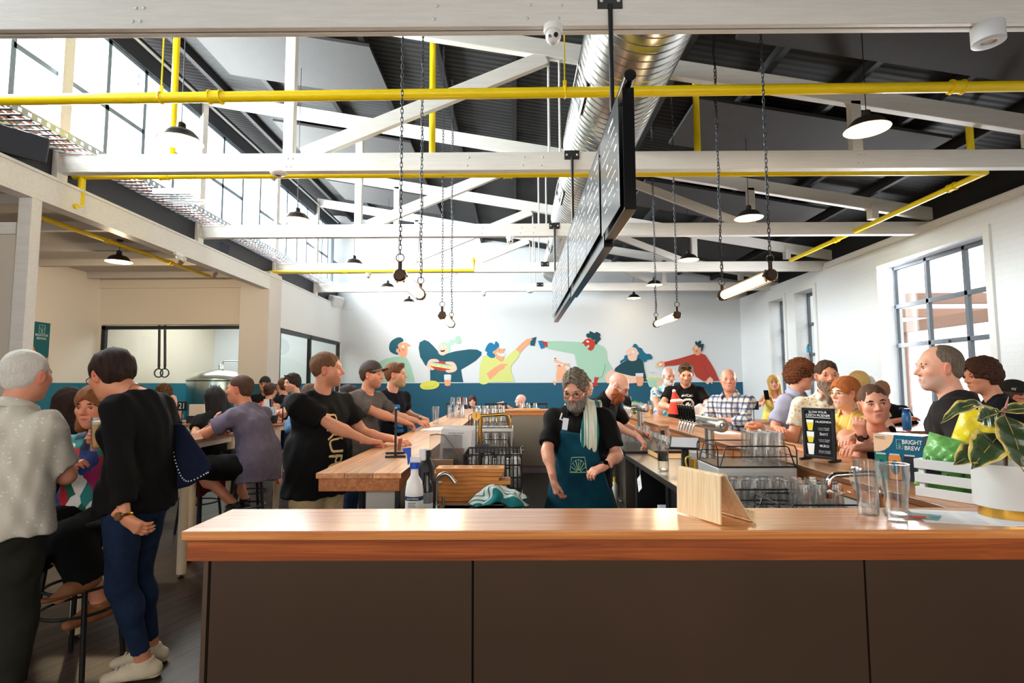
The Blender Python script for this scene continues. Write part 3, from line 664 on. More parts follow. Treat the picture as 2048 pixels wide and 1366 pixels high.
for i in range(3): dup(proto, (-.82 + .08 * i, 7.24, BT + .165), label='upturned glass stacked on the cluster on the left bar', group='glasses stacked on the cluster', scale=(1, 1, .6))
for i in range(4):
    for j in range(2): dup(proto, (1.03 + .075 * i, 5.3 + .1 * j, .92), label='upturned glass on the drip bench by the bald bartender', group='glasses on the drip bench')
for i in range(4): dup(proto, (1.05 + .075 * i, 6.4, 1.13), label='upturned glass on the shelf below the far beer taps', group='glasses under the far taps', scale=(1, 1, .7))
t = T('tasting_paddle', 'pale timber tasting paddle on the far bar', 'tray', world=(.3, 9.5, BT)); MB().box((-.02, 9.43, BT), (.42, 9.58, BT + .022)).build('board', M_wood('paddle_pale', (206, 160, 110), (236, 200, 156), 'x', 2), t, bev=.003)
for i in range(3): dup(proto, (.1 + .12 * i, 9.5, BT + .0225), label='small glass on the tasting paddle on the far bar', group='small glasses on the paddle', scale=(1.2, 1.2, .55))
def wine(loc, label):
    t = T('wine_glass', label, 'glass', loc=loc, group='upturned wine glasses behind the near bar')
    MB().lathe([(.033, .002), (.038, .04), (.03, .085), (.006, .1), (.0035, .11), (.0035, .165), (.01, .172), (.034, .176), (.034, .179), (0, .18)], n=24).build('glass_body', GLASS, t, smooth=True); return t
w0 = wine((1.215, 2.13, .9), 'upturned wine glass behind the near bar')
for x in (1.3, 1.385): dup(w0, (x, 2.14, .9))

# wire racks
def wire_rack(name, label, x0, x1, y0, y1, z0, z1, grid=.05, mat=BLACKM, r=.0035, tray=None, group=None, slope=.03):
    t = T(name, label, 'wire rack', world=((x0 + x1) / 2, (y0 + y1) / 2, z0), group=group)
    m = MB()
    for yy in (y0, y1):
        m.tube([(x0, yy, z0 + r), (x1, yy, z0 + r)], r, 6); m.tube([(x0 - .0, yy, (z0 + z1) / 2), (x1, yy, (z0 + z1) / 2)], r * .8, 6)
        m.tube([(x0 + .01, yy, z0), (x0 + .01 + slope, yy, z1 - .01), (x0 + .02 + slope, yy, z1), (x1 - .02 - slope, yy, z1), (x1 - .01 - slope, yy, z1 - .01), (x1 - .01, yy, z0)], r, 6)
    for xx in (x0, x1):
        m.tube([(xx, y0, z0 + r), (xx, y1, z0 + r)], r, 6); m.tube([(xx, y0, (z0 + z1) / 2), (xx, y1, (z0 + z1) / 2)], r * .8, 6)
        m.tube([(xx, y0, z0), (xx, y0, z1 - .02), (xx, y0 + .02, z1), (xx, y1 - .02, z1), (xx, y1, z1 - .02), (xx, y1, z0)], r, 6)
    k = int((x1 - x0) / grid)
    for i in range(1, k): xx = x0 + (x1 - x0) * i / k; m.tube([(xx, y1, (z0 + z1) / 2), (xx, y1, z0 + r), (xx, y0, z0 + r)], r * .55, 5)
    m.build('wire_frame', mat, t, smooth=True)
    if tray: MB().box(*tray).build('mat', M_wood('rack_mat', (70, 48, 26), (130, 92, 52), 'x', 3), t)
    return t
wire_rack('glass_rack', 'black wire rack of glasses on the steel shelf on the right', 1.05, 1.46, 2.9, 3.22, 1.056, 1.165, tray=((1.055, 2.905, 1.058), (1.455, 3.215, 1.0615)))
t = T('glass_washer', 'pale steel shelf box under the upper wire rack', 'glass washer', world=(1.25, 3.05, .9)); MB().box((1.05, 2.9, .9), (1.46, 3.22, 1.054)).build('housing', M('satin_steel', (214, 214, 214), .35, .5), t, bev=.006); MB().box((1.07, 2.893, .93), (1.44, 2.9, 1.03)).build('panel', M('satin_steel'), t, bev=.003)
wire_rack('glass_rack', 'black wire rack of glasses low behind the near bar by the chrome tap', 1.07, 1.44, 2.27, 2.52, .903, 1.0)
wire_rack('glass_rack', 'black wire rack in shadow under the steel shelf', .96, 1.4, 2.6, 2.85, .903, 1.0)
wire_rack('glass_rack', 'two-tier wire rack of glasses behind the brass tap, upper tier', -.39, -.04, 4.65, 4.95, 1.125, 1.23)
wire_rack('glass_rack', 'wire rack of glasses behind the brass tap, lower tier', -.3, -.02, 4.45, 4.72, .885, 1.05)
t = T('rack_shelf', 'white shelf carrying the glass rack behind the brass tap', 'shelf', world=(-.2, 4.8, .88)); MB().box((-.42, 4.62, 1.1), (-.02, 4.98, 1.124)).build('shelf_board', PWHITE, t)
for x in (-.41, -.04): MB().box((x, 4.7, .88), (x + .02, 4.95, 1.1)).build('support', PWHITE, t)
# black dish rack
def dish_rack():
    t = T('dish_rack', 'tall black basket full of upright glasses and cutlery by the paddles', 'dish rack', world=(-.13, 3.4, .88))
    m = MB(); x0, x1, y0, y1, z0, z1 = -.3, .035, 3.22, 3.58, .885, 1.085
    for z in (z0, z0 + .07, z0 + .14, z1): m.tube([(x0, y0, z), (x1, y0, z), (x1, y1, z), (x0, y1, z)], .005, 6, closed=True)
    for i in range(15):
        x = x0 + (x1 - x0) * i / 14; m.tube([(x, y0, z1), (x, y0, z0), (x, y1, z0), (x, y1, z1)], .004, 5)
        y = y0 + (y1 - y0) * i / 14; m.tube([(x0, y, z1), (x0, y, z0), (x1, y, z0), (x1, y, z1)], .004, 5)
    m.build('basket', BLACKM, t)
    for k in range(2):
        h = MB(); h.tube([(x1, 3.3 + k * .2, z1), (x1 + .012, 3.32 + k * .2, z1 + .01), (x1 + .012, 3.38 + k * .2, z1 + .01), (x1, 3.4 + k * .2, z1)], .004, 6); h.build('handle', BLACKM, t)
dish_rack()
for i in range(4):
    for j in range(3): dup(proto, (-.255 + .085 * i, 3.29 + .1 * j, .893), label='glass standing in the black dish basket', group='glasses in the dish basket')

# ---------------------------------------------------------------- left work area
def paddle(loc, rz, label):
    t = T('tasting_paddle', label, 'tray', loc=loc, rz=rz, group='stack of timber tasting paddles')
    L_, W_, H_ = .36, .12, .021
    MB().box((-L_ / 2, -W_ / 2, 0), (L_ / 2, W_ / 2, H_)).build('board', M_wood('paddle_timber', (170, 92, 26), (226, 158, 72), 'x', 2.2, rough=.45), t, bev=.002)
    m = MB()
    for k in range(4): m.lathe([(0, H_ + .0006), (.034, H_ + .0006), (.036, H_ + .0002)], (-.12 + .08 * k, 0, 0), 20)
    m.build('glass_recesses', M('paddle_recess', (150, 92, 40), .6), t)
    return t
rnd = random.Random(4)
p0 = paddle((-.255, 2.99, .8805), 0, 'timber tasting paddle in the stack beside the sink tap')
for k in range(1, 8):
    top = k >= 5
    dup(p0, (-.255 + (.03 if not top else -.012 + .014 * (k - 5)) + rnd.uniform(-.022, .022) * (not top), 2.99 + (.0 if not top else -.01), .8805 + k * .0215), rz=rnd.uniform(-.02, .02) + (.12 if k == 6 else 0))
def tap():
    t = T('sink_tap', 'brushed steel gooseneck tap beside the sink', 'tap', world=(-.397, 2.8, .88))
    MB().lathe([(.019, 0), (.019, .012), (.013, .016), (.013, .03)], (-.397, 2.8, .88), 20).build('base', STEEL, t, smooth=True)
    pts = [(-.397, 2.8, .9), (-.397, 2.8, .98)] + [(-.397 + .042 - .042 * math.cos(a), 2.8, .995 + .05 * math.sin(a)) for a in [R(q) for q in range(0, 136, 15)]] + [(-.302, 2.8, 1.0)]
    MB().tube(pts, .0105, 12).build('spout', STEEL, t, smooth=True)
    MB().cyl((-.36, 2.79, .88), (-.36, 2.79, .935), .008).build('lever', STEEL, t, smooth=True)
tap()
def bottle(name, label, cat, loc, prof, mat, parts=(), n=20):
    t = T(name, label, cat, loc=loc); MB().lathe(prof, n=n).build('bottle_body', mat, t, smooth=True)
    for nm, pr, mm in parts: MB().lathe(pr, n=n).build(nm, mm, t, smooth=True)
    return t
t = bottle('spray_bottle', 'white spray bottle with a blue trigger at the end of the left bar', 'spray bottle', (-.452, 2.5, .8805), [(0, 0), (.038, 0), (.04, .01), (.04, .14), (.034, .18), (.018, .205), (.016, .235), (0, .236)], M('milky_plastic', (232, 228, 226), .35, noise=(6, .03)),
           [('label_band', [(.0403, .05), (.0403, .13)], M('bottle_label', (226, 226, 224), .5)), ('navy_stripe', [(.0406, .1), (.0406, .118)], M('navy_ink', (32, 44, 80), .5)), ('collar', [(0, .236), (.021, .236), (.021, .262), (0, .263)], M('blue_plastic', (24, 78, 190), .35))])
MB().box((-.02, -.014, .262), (.03, .014, .29)).box((.02, -.01, .27), (.05, .01, .325)).build('spray_head', M('white_plastic', (224, 222, 222), .35), t, bev=.006)
MB().prism([(-.018, -.009, .33), (-.055, -.009, .325), (-.05, -.009, .31), (-.035, -.009, .3), (-.03, -.009, .25), (-.018, -.009, .27)], (0, .018, 0)).build('trigger', M('blue_plastic'), t, bev=.003)
lt = MB()
for k in range(5): lt.box((-.02, -.0412, .058 + k * .008), (.014 - .003 * (k % 2), -.0408, .061 + k * .008))
lt.build('label_print', M('print_grey', (90, 90, 96), .6), t)
text('MULTI SURFACE', M('white_ink', (240, 240, 240), .5), t, (0, -.0412, .109), (1, 0, 0), (0, 0, 1), .011, fit=.05)
t = bottle('bottle', 'big matt black bottle beside the spray bottle', 'bottle', (-.44, 2.74, .8805), [(0, 0), (.042, 0), (.044, .01), (.044, .21), (.03, .24), (.024, .25), (.024, .285), (0, .287)], BLACK, [('cap', [(0, .255), (.026, .255), (.026, .29), (0, .291)], M('cap_black', (30, 30, 32), .5))])
t = bottle('bottle', 'small glossy black bottle with a grey label in front of the big one', 'bottle', (-.412, 2.6, .8805), [(0, 0), (.026, 0), (.028, .006), (.028, .14), (.018, .165), (.016, .2), (0, .202)], M('gloss_black', (14, 13, 13), .12), [('paper_label', [(.0284, .03), (.0284, .115)], M('label_grey', (116, 116, 120), .5)), ('barcode_label', [(.0287, .04), (.0287, .065)], M('label_white', (214, 214, 214), .5))])
def cloth_heap(name, label, cat, c, sx, sy, sz, mat, seed=1, group=None):
    rn = random.Random(seed); nx, ny = 34, 26; v = []; f = []
    for j in range(ny):
        for i in range(nx):
            u, w_ = i / (nx - 1) * 2 - 1, j / (ny - 1) * 2 - 1
            rr = math.sqrt(u * u * .8 + w_ * w_ * .8); hgt = max(0, 1 - rr ** 2.2) * sz
            fold = math.sin(u * 5 + w_ * 2 + seed) * .16 + math.sin(w_ * 6 - u * 9 + seed) * .09 + math.sin(u * 13 + w_ * 4) * .05
            v.append((c[0] + u * sx + .02 * math.sin(w_ * 7), c[1] + w_ * sy + .015 * math.sin(u * 8), c[2] + .002 + max(0, hgt * (1 + fold))))
    for j in range(ny - 1):
        for i in range(nx - 1): a = j * nx + i; f.append((a, a + 1, a + nx + 1, a + nx))
    return thing1(name, MB().add(v, f), mat, label, cat, group, smooth=True, solid=.004, sub=1)
def M_stripes(name, cols, scale, axis=0, rough=.85, dist=0):
    m = bpy.data.materials.new(name); m.use_nodes = True; MATS[name] = m; N, L = nodes(m); b = N['Principled BSDF']; b.inputs['Roughness'].default_value = rough
    tc = N.new('ShaderNodeTexCoord'); sx = N.new('ShaderNodeSeparateXYZ'); L.new(tc.outputs['Object'], sx.inputs[0])
    src = sx.outputs[axis]
    mu = N.new('ShaderNodeMath'); mu.operation = 'MULTIPLY'; mu.inputs[1].default_value = scale; L.new(src, mu.inputs[0]); fr = N.new('ShaderNodeMath'); fr.operation = 'FRACT'; L.new(mu.outputs[0], fr.inputs[0])
    rp = ramp(N, cols, 'CONSTANT'); L.new(fr.outputs[0], rp.inputs[0]); L.new(rp.outputs[0], b.inputs['Base Color']); return m
TOWEL = M_stripes('tea_towel_stripes', [(0, (8, 116, 118)), (.3, (226, 228, 222)), (.38, (40, 130, 130)), (.43, (226, 228, 222)), (.55, (70, 140, 140)), (.6, (228, 228, 220)), (.72, (60, 140, 140)), (.76, (228, 228, 222)), (.9, (8, 116, 118))], 9, 1)
cloth_heap('tea_towel', 'teal and white striped tea towel heaped by the sink', 'tea towel', (-.085, 2.86, .8815), .135, .07, .085, TOWEL, 3)
def menu_holder():
    t = T('menu_holder', 'frosted holder of printed menu sheets behind the left bar', 'menu holder', world=(-.4, 3.6, .88))
    MB().box((-.55, 3.56, .88), (-.34, 3.57, 1.17)).build('acrylic_front', M_glass('frosted_acrylic', (.86, .86, .86)), t)
    MB().tube([(-.545, 3.55, 1.17), (-.5, 3.55, 1.175), (-.455, 3.55, 1.17), (-.36, 3.55, 1.04), (-.34, 3.55, 1.0)], .004, 6).build('rim', M('acrylic_edge', (120, 112, 108), .3), t)
    for k in range(3):
        s = MB(); y = 3.6 + k * .02; s.box((-.49 + .01 * k, y, .9), (-.29 + .012 * k, y + .003, 1.2 + .012 * k), Matrix.Rotation(R(4 - k), 3, 'Y')); sh = s.build('menu_sheet', M('menu_paper', (226, 224, 224), .6), t)
        if k == 0:
            text('THE BEER GARDEN\nMENU', M('print_grey'), sh, (-.385, 3.5985, 1.17), (1, 0, 0), (0, 0, 1), .012)
            MB().box((-.47, 3.598, .93), (-.33, 3.599, 1.08)).build('menu_photo', M('menu_picture', (150, 140, 134), .6, noise=(14, .45)), sh)
    w_ = MB(); w_.box((-.54, 3.5, .88), (-.39, 3.54, 1.02)); w_.build('box_tray', M('tan_card', (150, 118, 92), .6), t)
menu_holder()
thing1('paper_stack', MB().box((-.9, 5.2, BT), (-.62, 5.6, BT + .004)), M('menu_paper'), 'white paper lying on the left bar', 'paper')
def brass_tap():
    BR = M('brass', (206, 160, 84), .22, 1)
    t = T('beer_tap', 'brass beer font on twin steel columns behind the paddles', 'beer tap', world=(-.29, 4.3, .88))
    for x in (-.315, -.272): MB().cyl((x, 4.3, .88), (x, 4.3, 1.24), .016, n=16).build('column', BR if x > -.3 else STEEL, t, smooth=True)
    MB().cyl((-.31, 4.3, 1.245), (-.08, 4.3, 1.262), .013, n=12).build('arm', BR, t, smooth=True)
    d = MB().cyl((-.302, 4.27, 1.25), (-.302, 4.29, 1.25), .034, n=24).build('badge', BR, t)
    MB().box((-.304, 4.2685, 1.235), (-.3, 4.27, 1.268)).build('badge_mark', BLACK, d)
    MB().tube(spline([(-.1, 4.3, 1.262), (-.06, 4.3, 1.255), (-.04, 4.3, 1.21), (-.035, 4.3, 1.15)], 5, False), .009, 10).build('spout', BR, t, smooth=True)
    for k in range(3): MB().cyl((-.24 + k * .05, 4.29, 1.225), (-.24 + k * .05, 4.26, 1.2), .009, .005, 10).build('nozzle', BR, t, smooth=True)
    MB().lathe([(0, 0), (.012, 0), (.01, .03), (.018, .04), (.014, .06), (0, .065)], (-.12, 4.3, 1.272), 14).build('handle', STEEL, t, smooth=True)
brass_tap()
def tablet(name, label, c, w, h, rz, tilt, screen, standh):
    t = T(name, label, 'payment terminal', loc=c, rz=rz)
    q = Matrix.Rotation(R(tilt), 3, 'X')
    MB().cbox((0, 0, standh), (w, h, .014), q).build('screen_case', BLACK, t, bev=.003)
    p = MB(); p.cbox((0, 0, 0), (w * .92, h * .88, .002)); p.v = [q @ v + q @ Vector((0, 0, .008)) + Vector((0, 0, standh)) for v in p.v]; p.build('screen', screen, t)
    MB().cyl((0, .02, 0), (0, .01, standh), .03, .025, 16).build('stand', BLACK, t, smooth=True)
    return t
tablet('payment_terminal', 'slanted tablet till on the inner bench beside the golden mug', (1.2, 3.95, .9), .2, .15, R(-20), 25, M('screen_glare', (196, 200, 206), .15), .17)
tablet('payment_terminal', 'small dark till by the brass tap', (-.235, 3.85, .88), .16, .12, R(30), 25, M('dark_screen', (60, 60, 66), .15), .16)
t = T('storage_jar', 'green lidded jar next to the small till', 'jar', loc=(-.36, 3.9, .88)); MB().lathe([(0, 0), (.05, 0), (.052, .01), (.052, .1), (0, .1)]).build('jar_body', M('sage_green', (130, 160, 140), .4), t, smooth=True); MB().lathe([(0, .1), (.054, .1), (.054, .13), (0, .13)]).build('lid', BLACK, t, smooth=True)
MB().lathe([(.04, 0), (.04, .035)], (0, 0, .131), 12).build('cup_ring', BLACK, t)

# ---------------------------------------------------------------- right work area
def font(loc, label):
    t = T('beer_font', label, 'beer taps', loc=loc, group='stainless beer fonts with black tap handles')
    MB().cyl((0, 0, -.31), (0, 0, -.03), .032, n=24).build('column', STEEL, t, smooth=True)
    b = MB().lathe([(0, -.25), (.036, -.25), (.045, -.246), (.046, -.24), (.046, .34), (0, .345)], (0, 0, 0), 28, (0, 1, 0)).build('barrel', STEEL, t, smooth=True)
    MB().lathe([(.02, -.2515), (.018, -.253), (.005, -.252), (0, -.255)], (0, 0, 0), 20, (0, 1, 0)).build('end_cap', CHROME, b, smooth=True)
    for k in range(6):
        y = .02 + k * .066
        f = MB().cyl((-.035, y, -.005), (-.085, y, -.005), .011, n=12).build('tap', CHROME, t, smooth=True)
        s = MB(); s.tube([(-.08, y, -.005), (-.1, y, -.012), (-.108, y, -.03), (-.122, y, -.075)], [.011, .012, .009, .007], 10); s.build('nozzle', CHROME, f, smooth=True)
        MB().lathe([(0, 0), (.007, 0), (.007, .015), (.0125, .022), (.015, .11), (.013, .117), (0, .118)], (-.098, y, .005), 12, (-.12, 0, 1)).build('handle', M('gloss_black'), f, smooth=True)
    return t
f0 = font((1.385, 3.97, 1.21), 'stainless six-tap beer font nearest the camera')
dup(f0, (1.385, 6.15, 1.235), label='stainless six-tap beer font farther along, by the bald bartender')
t = bottle('bottle', 'clear glass bottle with a black stopper on the steel bench', 'bottle', (1.005, 3.8, .9), [(0, 0), (.034, 0), (.036, .01), (.036, .15), (.03, .185), (.013, .21), (.012, .25), (0, .251)], GLASS, [('stopper', [(0, .245), (.015, .245), (.014, .275), (0, .277)], BLACK), ('glass_base', [(0, .001), (.033, .002), (.033, .016), (0, .02)], GLASST), ('inner_label', [(.0355, .07), (.0355, .13)], M('bottle_label_dark', (40, 42, 44), .4))])
t = T('glass_jar', 'lidded glass jar with a handle on the drip bench', 'jar', loc=(1.32, 4.95, .92)); MB().lathe([(0, 0), (.06, 0), (.064, .01), (.064, .13), (.045, .16), (.045, .185), (.05, .187)], n=24).build('jar_body', GLASS, t, smooth=True); MB().lathe([(0, .186), (.048, .186), (.048, .2), (0, .202)], n=24).build('lid', M('cork_lid', (170, 116, 70), .7), t, smooth=True); loop_handle(t, .18, .06, GLASST, ang=R(180))
thing1('bench_tray', MB().box((1.12, 4.4, .9), (1.45, 4.72, .905)).box((1.12, 4.4, .9), (1.125, 4.72, .94)).box((1.445, 4.4, .9), (1.45, 4.72, .94)), M_wood('tray_timber', (200, 150, 90), (232, 190, 132), 'x', 2), 'timber tray on the inner bench below the taps', 'tray')
t = T('docket_card', 'white card with a printed mark hanging from the bench edge', 'card', world=(.93, 4.22, .8)); MB().box((.924, 4.12, .7), (.927, 4.24, .8), Matrix.Rotation(R(-25), 3, 'X')).build('card', PWHITE, t); MB().cyl((.926, 4.16, .8), (.926, 4.16, .86), .004, n=6).build('clip', STEEL, t); text('2', BLACK, t, (.9225, 4.18, .75), (0, -1, 0), (0, 0, 1), .04)
rn = random.Random(2)
for k in range(4): thing1('napkin_pack', MB().cbox((1.05 + .02 * (k % 2), 3.85 + .02 * k, .5527 + .0251 * k), (.14, .11, .025)), M('napkin_white', (206, 214, 220), .7), 'white packet in the pile on the dark shelf under the bench', 'packet', 'packets on the dark shelf')
for k in range(3): thing1('folded_cloth', MB().cbox((1.06, 3.9 + .005 * k, .2312 + .0221 * k), (.16, .16, .022)), M('blue_cloth', (70, 96, 120), .8), 'folded blue cloth on the lowest shelf under the bench', 'cloth', 'folded cloths on the lowest shelf')
for k, (c, cap) in enumerate((((220, 220, 216), (240, 196, 40)), ((214, 214, 214), (240, 240, 240)), ((206, 200, 190), (40, 40, 40)))):
    bottle('bottle', ['white squeeze bottle with a yellow cap beside the drip bench', 'plain white bottle beside the drip bench', 'cream bottle with a dark cap beside the drip bench'][k], 'bottle', (.875, 4.95 + .12 * k, .46 if False else .4), [(0, 0), (.025, 0), (.027, .2), (.012, .23), (0, .231)], M('bottle_%d' % k, c, .4), [('cap', [(0, .225), (.014, .225), (.01, .27), (0, .271)], M('cap_%d' % k, cap, .4))], 12)
thing1('bottle_rail', MB().box((.84, 4.78, .38), (.928, 5.4, .399)), STEEL, 'steel speed rail holding bottles on the drip bench side', 'rail')
def big_tap():
    t = T('water_tap', 'large chrome tap arching behind the two empty glasses', 'tap', world=(1.46, 2.25, .9))
    P = [(1.455, 2.25, .9), (1.455, 2.25, 1.09), (1.45, 2.25, 1.118), (1.425, 2.25, 1.13), (1.3, 2.26, 1.122), (1.277, 2.26, 1.115), (1.262, 2.26, 1.095), (1.26, 2.26, 1.05)]
    MB().tube(spline(P, 5, False), .012, 14).build('spout', CHROME, t, smooth=True); MB().cyl((1.26, 2.26, 1.03), (1.26, 2.26, 1.065), .0145, n=16).build('nozzle', CHROME, t, smooth=True); MB().cyl((1.455, 2.25, .9), (1.455, 2.25, .94), .022, n=18).build('base', CHROME, t, smooth=True)
big_tap()
thing1('white_mug', MB().lathe([(0, 0), (.03, 0), (.034, .01), (.034, .07), (.031, .07), (.03, .012), (0, .01)], (1.13, 3.3, .9), 18), PWHITE, 'small white cup by the wire rack', 'cup', smooth=True)

# ---------------------------------------------------------------- things on the near and right bars
def ply_stand():
    t = T('menu_stand', 'bent plywood menu stand on the near bar', 'stand', world=(.6, 1.8, BT))
    a, b = Vector((.545, 1.885, BT)), Vector((.624, 1.708, BT)); d = (b - a); n_ = Vector((.913, .407, 0)).normalized()
    H = .15; sec = [(0, 0), (.004, H - .018)] + [(.016 - .012 * math.cos(q), H - .014 + .013 * math.sin(q)) for q in [R(v) for v in (30, 60, 90, 120, 150)]] + [(.032, H - .022), (.112, .012), (.12, .004), (.13, .001), (.139, .006), (.141, .016), (.139, .026)]
    P = spline(sec, 4, False); tk = .0055; off = []
    for i, p in enumerate(P):
        q0, q1 = P[max(i - 1, 0)], P[min(i + 1, len(P) - 1)]; L_ = math.hypot(q1[0] - q0[0], q1[1] - q0[1]) or 1
        off.append((p[0] - (-(q1[1] - q0[1]) / L_) * -tk, p[1] - ((q1[0] - q0[0]) / L_) * tk))
    poly = P + off[::-1]; mz = min(z for _, z in poly); poly = [(x, z - mz) for x, z in poly]
    m = MB(); K = len(P)
    V = [a + n_ * x + Vector((0, 0, z)) for x, z in poly]; V2 = [v + d for v in V]; N2 = 2 * K
    fs = [(i, (i + 1) % N2, N2 + (i + 1) % N2, N2 + i) for i in range(N2)] + [(i, i + 1, N2 - 2 - i, N2 - 1 - i) for i in range(K - 1)] + [(N2 + i, N2 + N2 - 1 - i, N2 + N2 - 2 - i, N2 + i + 1) for i in range(K - 1)]
    m.add(V + V2, fs); m.build('bent_sheet', M_wood('plywood', (216, 186, 140), (242, 222, 188), 'z', 2.2, rough=.4), t, smooth=True)
ply_stand()
def sign(name, label, a, b, h, z0=BT):
    "framed black sign on two feet between points a and b"
    a, b = Vector((*a, z0)), Vector((*b, z0)); d = (b - a).normalized(); w = (b - a).length; up = Vector((0, 0, 1)); n = d.cross(up)
    t = T(name, label, 'sign', world=(a + b) / 2)
    def bx(m, x0, x1, y0, y1, z0_, z1_):
        m.add([a + d * x + n * y + up * z for x, y, z in ((x0, y0, z0_), (x1, y0, z0_), (x1, y1, z0_), (x0, y1, z0_), (x0, y0, z1_), (x1, y0, z1_), (x1, y1, z1_), (x0, y1, z1_))], [(3, 2, 1, 0), (4, 5, 6, 7), (0, 1, 5, 4), (1, 2, 6, 5), (2, 3, 7, 6), (3, 0, 4, 7)])
    f = MB()
    for x0, x1, q0, q1 in ((0, .014, .012, h), (w - .014, w, .012, h), (0, w, .012, .026), (0, w, h - .014, h)): bx(f, x0, x1, -.007, .007, q0, q1)
    f.build('frame', BLACK, t, bev=.002)
    p = MB(); bx(p, .01, w - .01, -.003, .003, .02, h - .01); p.build('panel', M('sign_black', (26, 26, 30), .25), t)
    for x in (0, w - .016): m = MB(); bx(m, x, x + .016, -.06, .06, .0005, .012); m.build('foot', BLACK, t, bev=.003)
    return t, a, d, n, up, w
t, a, d, n, up, w = sign('bar_sign', 'black pilsener menu sign standing on the right bar', (1.655, 3.2), (1.752, 3.055), .29)
wi, pw, yb = M('sign_ink_white', (240, 240, 238), .5), M('sign_ink_grey', (190, 190, 190), .5), M('sign_ink_yellow', (226, 206, 60), .5)
c = lambda x, z: a + d * x * w + up * z + n * .0042
for s_, x, z, sz, fit, mm in (('SLOW POUR', .5, .268, .017, .1, wi), ('CZECH PILSENER', .5, .25, .019, .135, wi), ('HLADINKA', .67, .215, .017, .085, wi), ('1 part FOAM\n3 parts BEER', .67, .176, .009, .06, pw), ('ŠNYT', .67, .146, .019, .045, wi), ('2 parts FOAM\n3 parts BEER', .67, .112, .009, .06, pw), ('MLÍKO', .67, .082, .018, .05, wi), ('Mostly FOAM\nTouch of BEER', .67, .05, .009, .066, pw)): text(s_, mm, t, c(x, z), d, up, sz, fit=fit, bold=.004)
m = MB(); m.add([c(.1, .239), c(.9, .239), c(.9, .2365), c(.1, .2365)], [(0, 1, 2, 3)]); m.build('rule', wi, t)
for k, (z0_, z1_, fz) in enumerate(((.165, .225, .21), (.098, .158, .13), (.03, .092, .03))):
    m = MB(); m.add([c(.17, z0_), c(.31, z0_), c(.35, fz), c(.13, fz)], [(0, 1, 2, 3)])
    if fz > z0_: m.build('drawn_beer', yb, t)
    m = MB(); m.add([c(.13 + .03 * (fz == z0_), fz + .0004), c(.35 - .03 * (fz == z0_), fz + .0004), c(.36, z1_), c(.12, z1_)], [(0, 1, 2, 3)]); m.build('drawn_foam', wi, t)
sign('bar_sign', 'black sign seen edge-on standing on the left bar', (-.712, 3.3), (-.7535, 3.49), .29)
def brew_box():
    a = Vector((1.64, 2.555, BT)); d = Vector((.62, -.785, 0)).normalized(); n = Vector((-d.y, d.x, 0)) ; up = Vector((0, 0, 1)); W_, D_, H_ = .19, .13, .2
    nn = d.cross(up)
    t = T('beer_carton', 'teal and cream mixed beer carton with can pictures on the right bar', 'carton', world=a)
    m = MB(); P = [a, a + d * W_, a + d * W_ - nn * D_, a - nn * D_]; m.prism(P, up * H_); m.build('carton_body', M('carton_teal', (6, 92, 124), .4), t, bev=.002)
    c = lambda x, z, e=.0006: a + d * W_ * x + up * H_ * z + nn * e
    pts = spline([(0, 1), (.0, .62), (.15, .64), (.3, .72), (.42, .88), (.44, 1)], 5, True)
    m = MB(); m.add([c(min(max(x, 0), 1), min(max(z, 0), 1)) for x, z in [(0, 1), (0, .6), (.12, .61), (.22, .65), (.32, .73), (.39, .84), (.43, 1)]], [list(range(7))]); m.build('cream_corner', M('carton_cream', (236, 196, 160), .45), t)
    for k, (x, cc, c2) in enumerate(((.14, (36, 120, 96), (10, 84, 110)), (.42, (226, 142, 70), (10, 84, 110)), (.72, (40, 46, 54), (30, 34, 40)))):
        def cp(u, z, e): q = c(x + u * .125, z, .0012 + e); return q
        m = MB(); m.add([cp(-1, 0.02, 0), cp(1, .02, 0), cp(1, .5, 0), cp(.85, .55, 0), cp(-.85, .55, 0), cp(-1, .5, 0)], [tuple(range(6))]); can = m.build('can_picture', M('can_%d' % k, cc, .35), t)
        m = MB(); m.add([cp(.7 * math.cos(q), .28 + .16 * math.sin(q), .0006) for q in [i * math.pi / 8 for i in range(16)]], [tuple(range(16))]); m.build('can_badge', M('can_badge_%d' % k, c2, .4), can)
        m = MB(); m.add([cp(-.85, .55, .0005), cp(.85, .55, .0005), cp(.8, .585, .0005), cp(-.8, .585, .0005)], [(0, 1, 2, 3)]); m.build('can_rim', M('can_rim', (196, 200, 204), .3), can)
    text('MIXED', M('print_grey'), t, c(.14, .92, .0012), d, up, .02, fit=.04)
    text('BRIGHT\nBREW', wi, t, c(.78, .79, .0014), d, up, .026, fit=.074, bold=.01)
    # square sunburst emblem
    m = MB(); e = .0016; x0, x1, z0, z1 = .47, .6, .7, .9
    for p, q in (((x0, z0), (x1, z0)), ((x1, z0), (x1, z1)), ((x1, z1), (x0, z1)), ((x0, z1), (x0, z0))): m.beam(c(*p, e), c(*q, e), .0016, .0008, nn)
    for k in range(7): q = R(180) * k / 6; m.beam(c((x0 + x1) / 2, z0 + .02, e), c((x0 + x1) / 2 + .06 * math.cos(q), z0 + .02 + .12 * math.sin(q), e), .001, .0008, nn)
    m.build('sunburst_emblem', M('emblem_line', (150, 200, 190), .5), t)
brew_box()
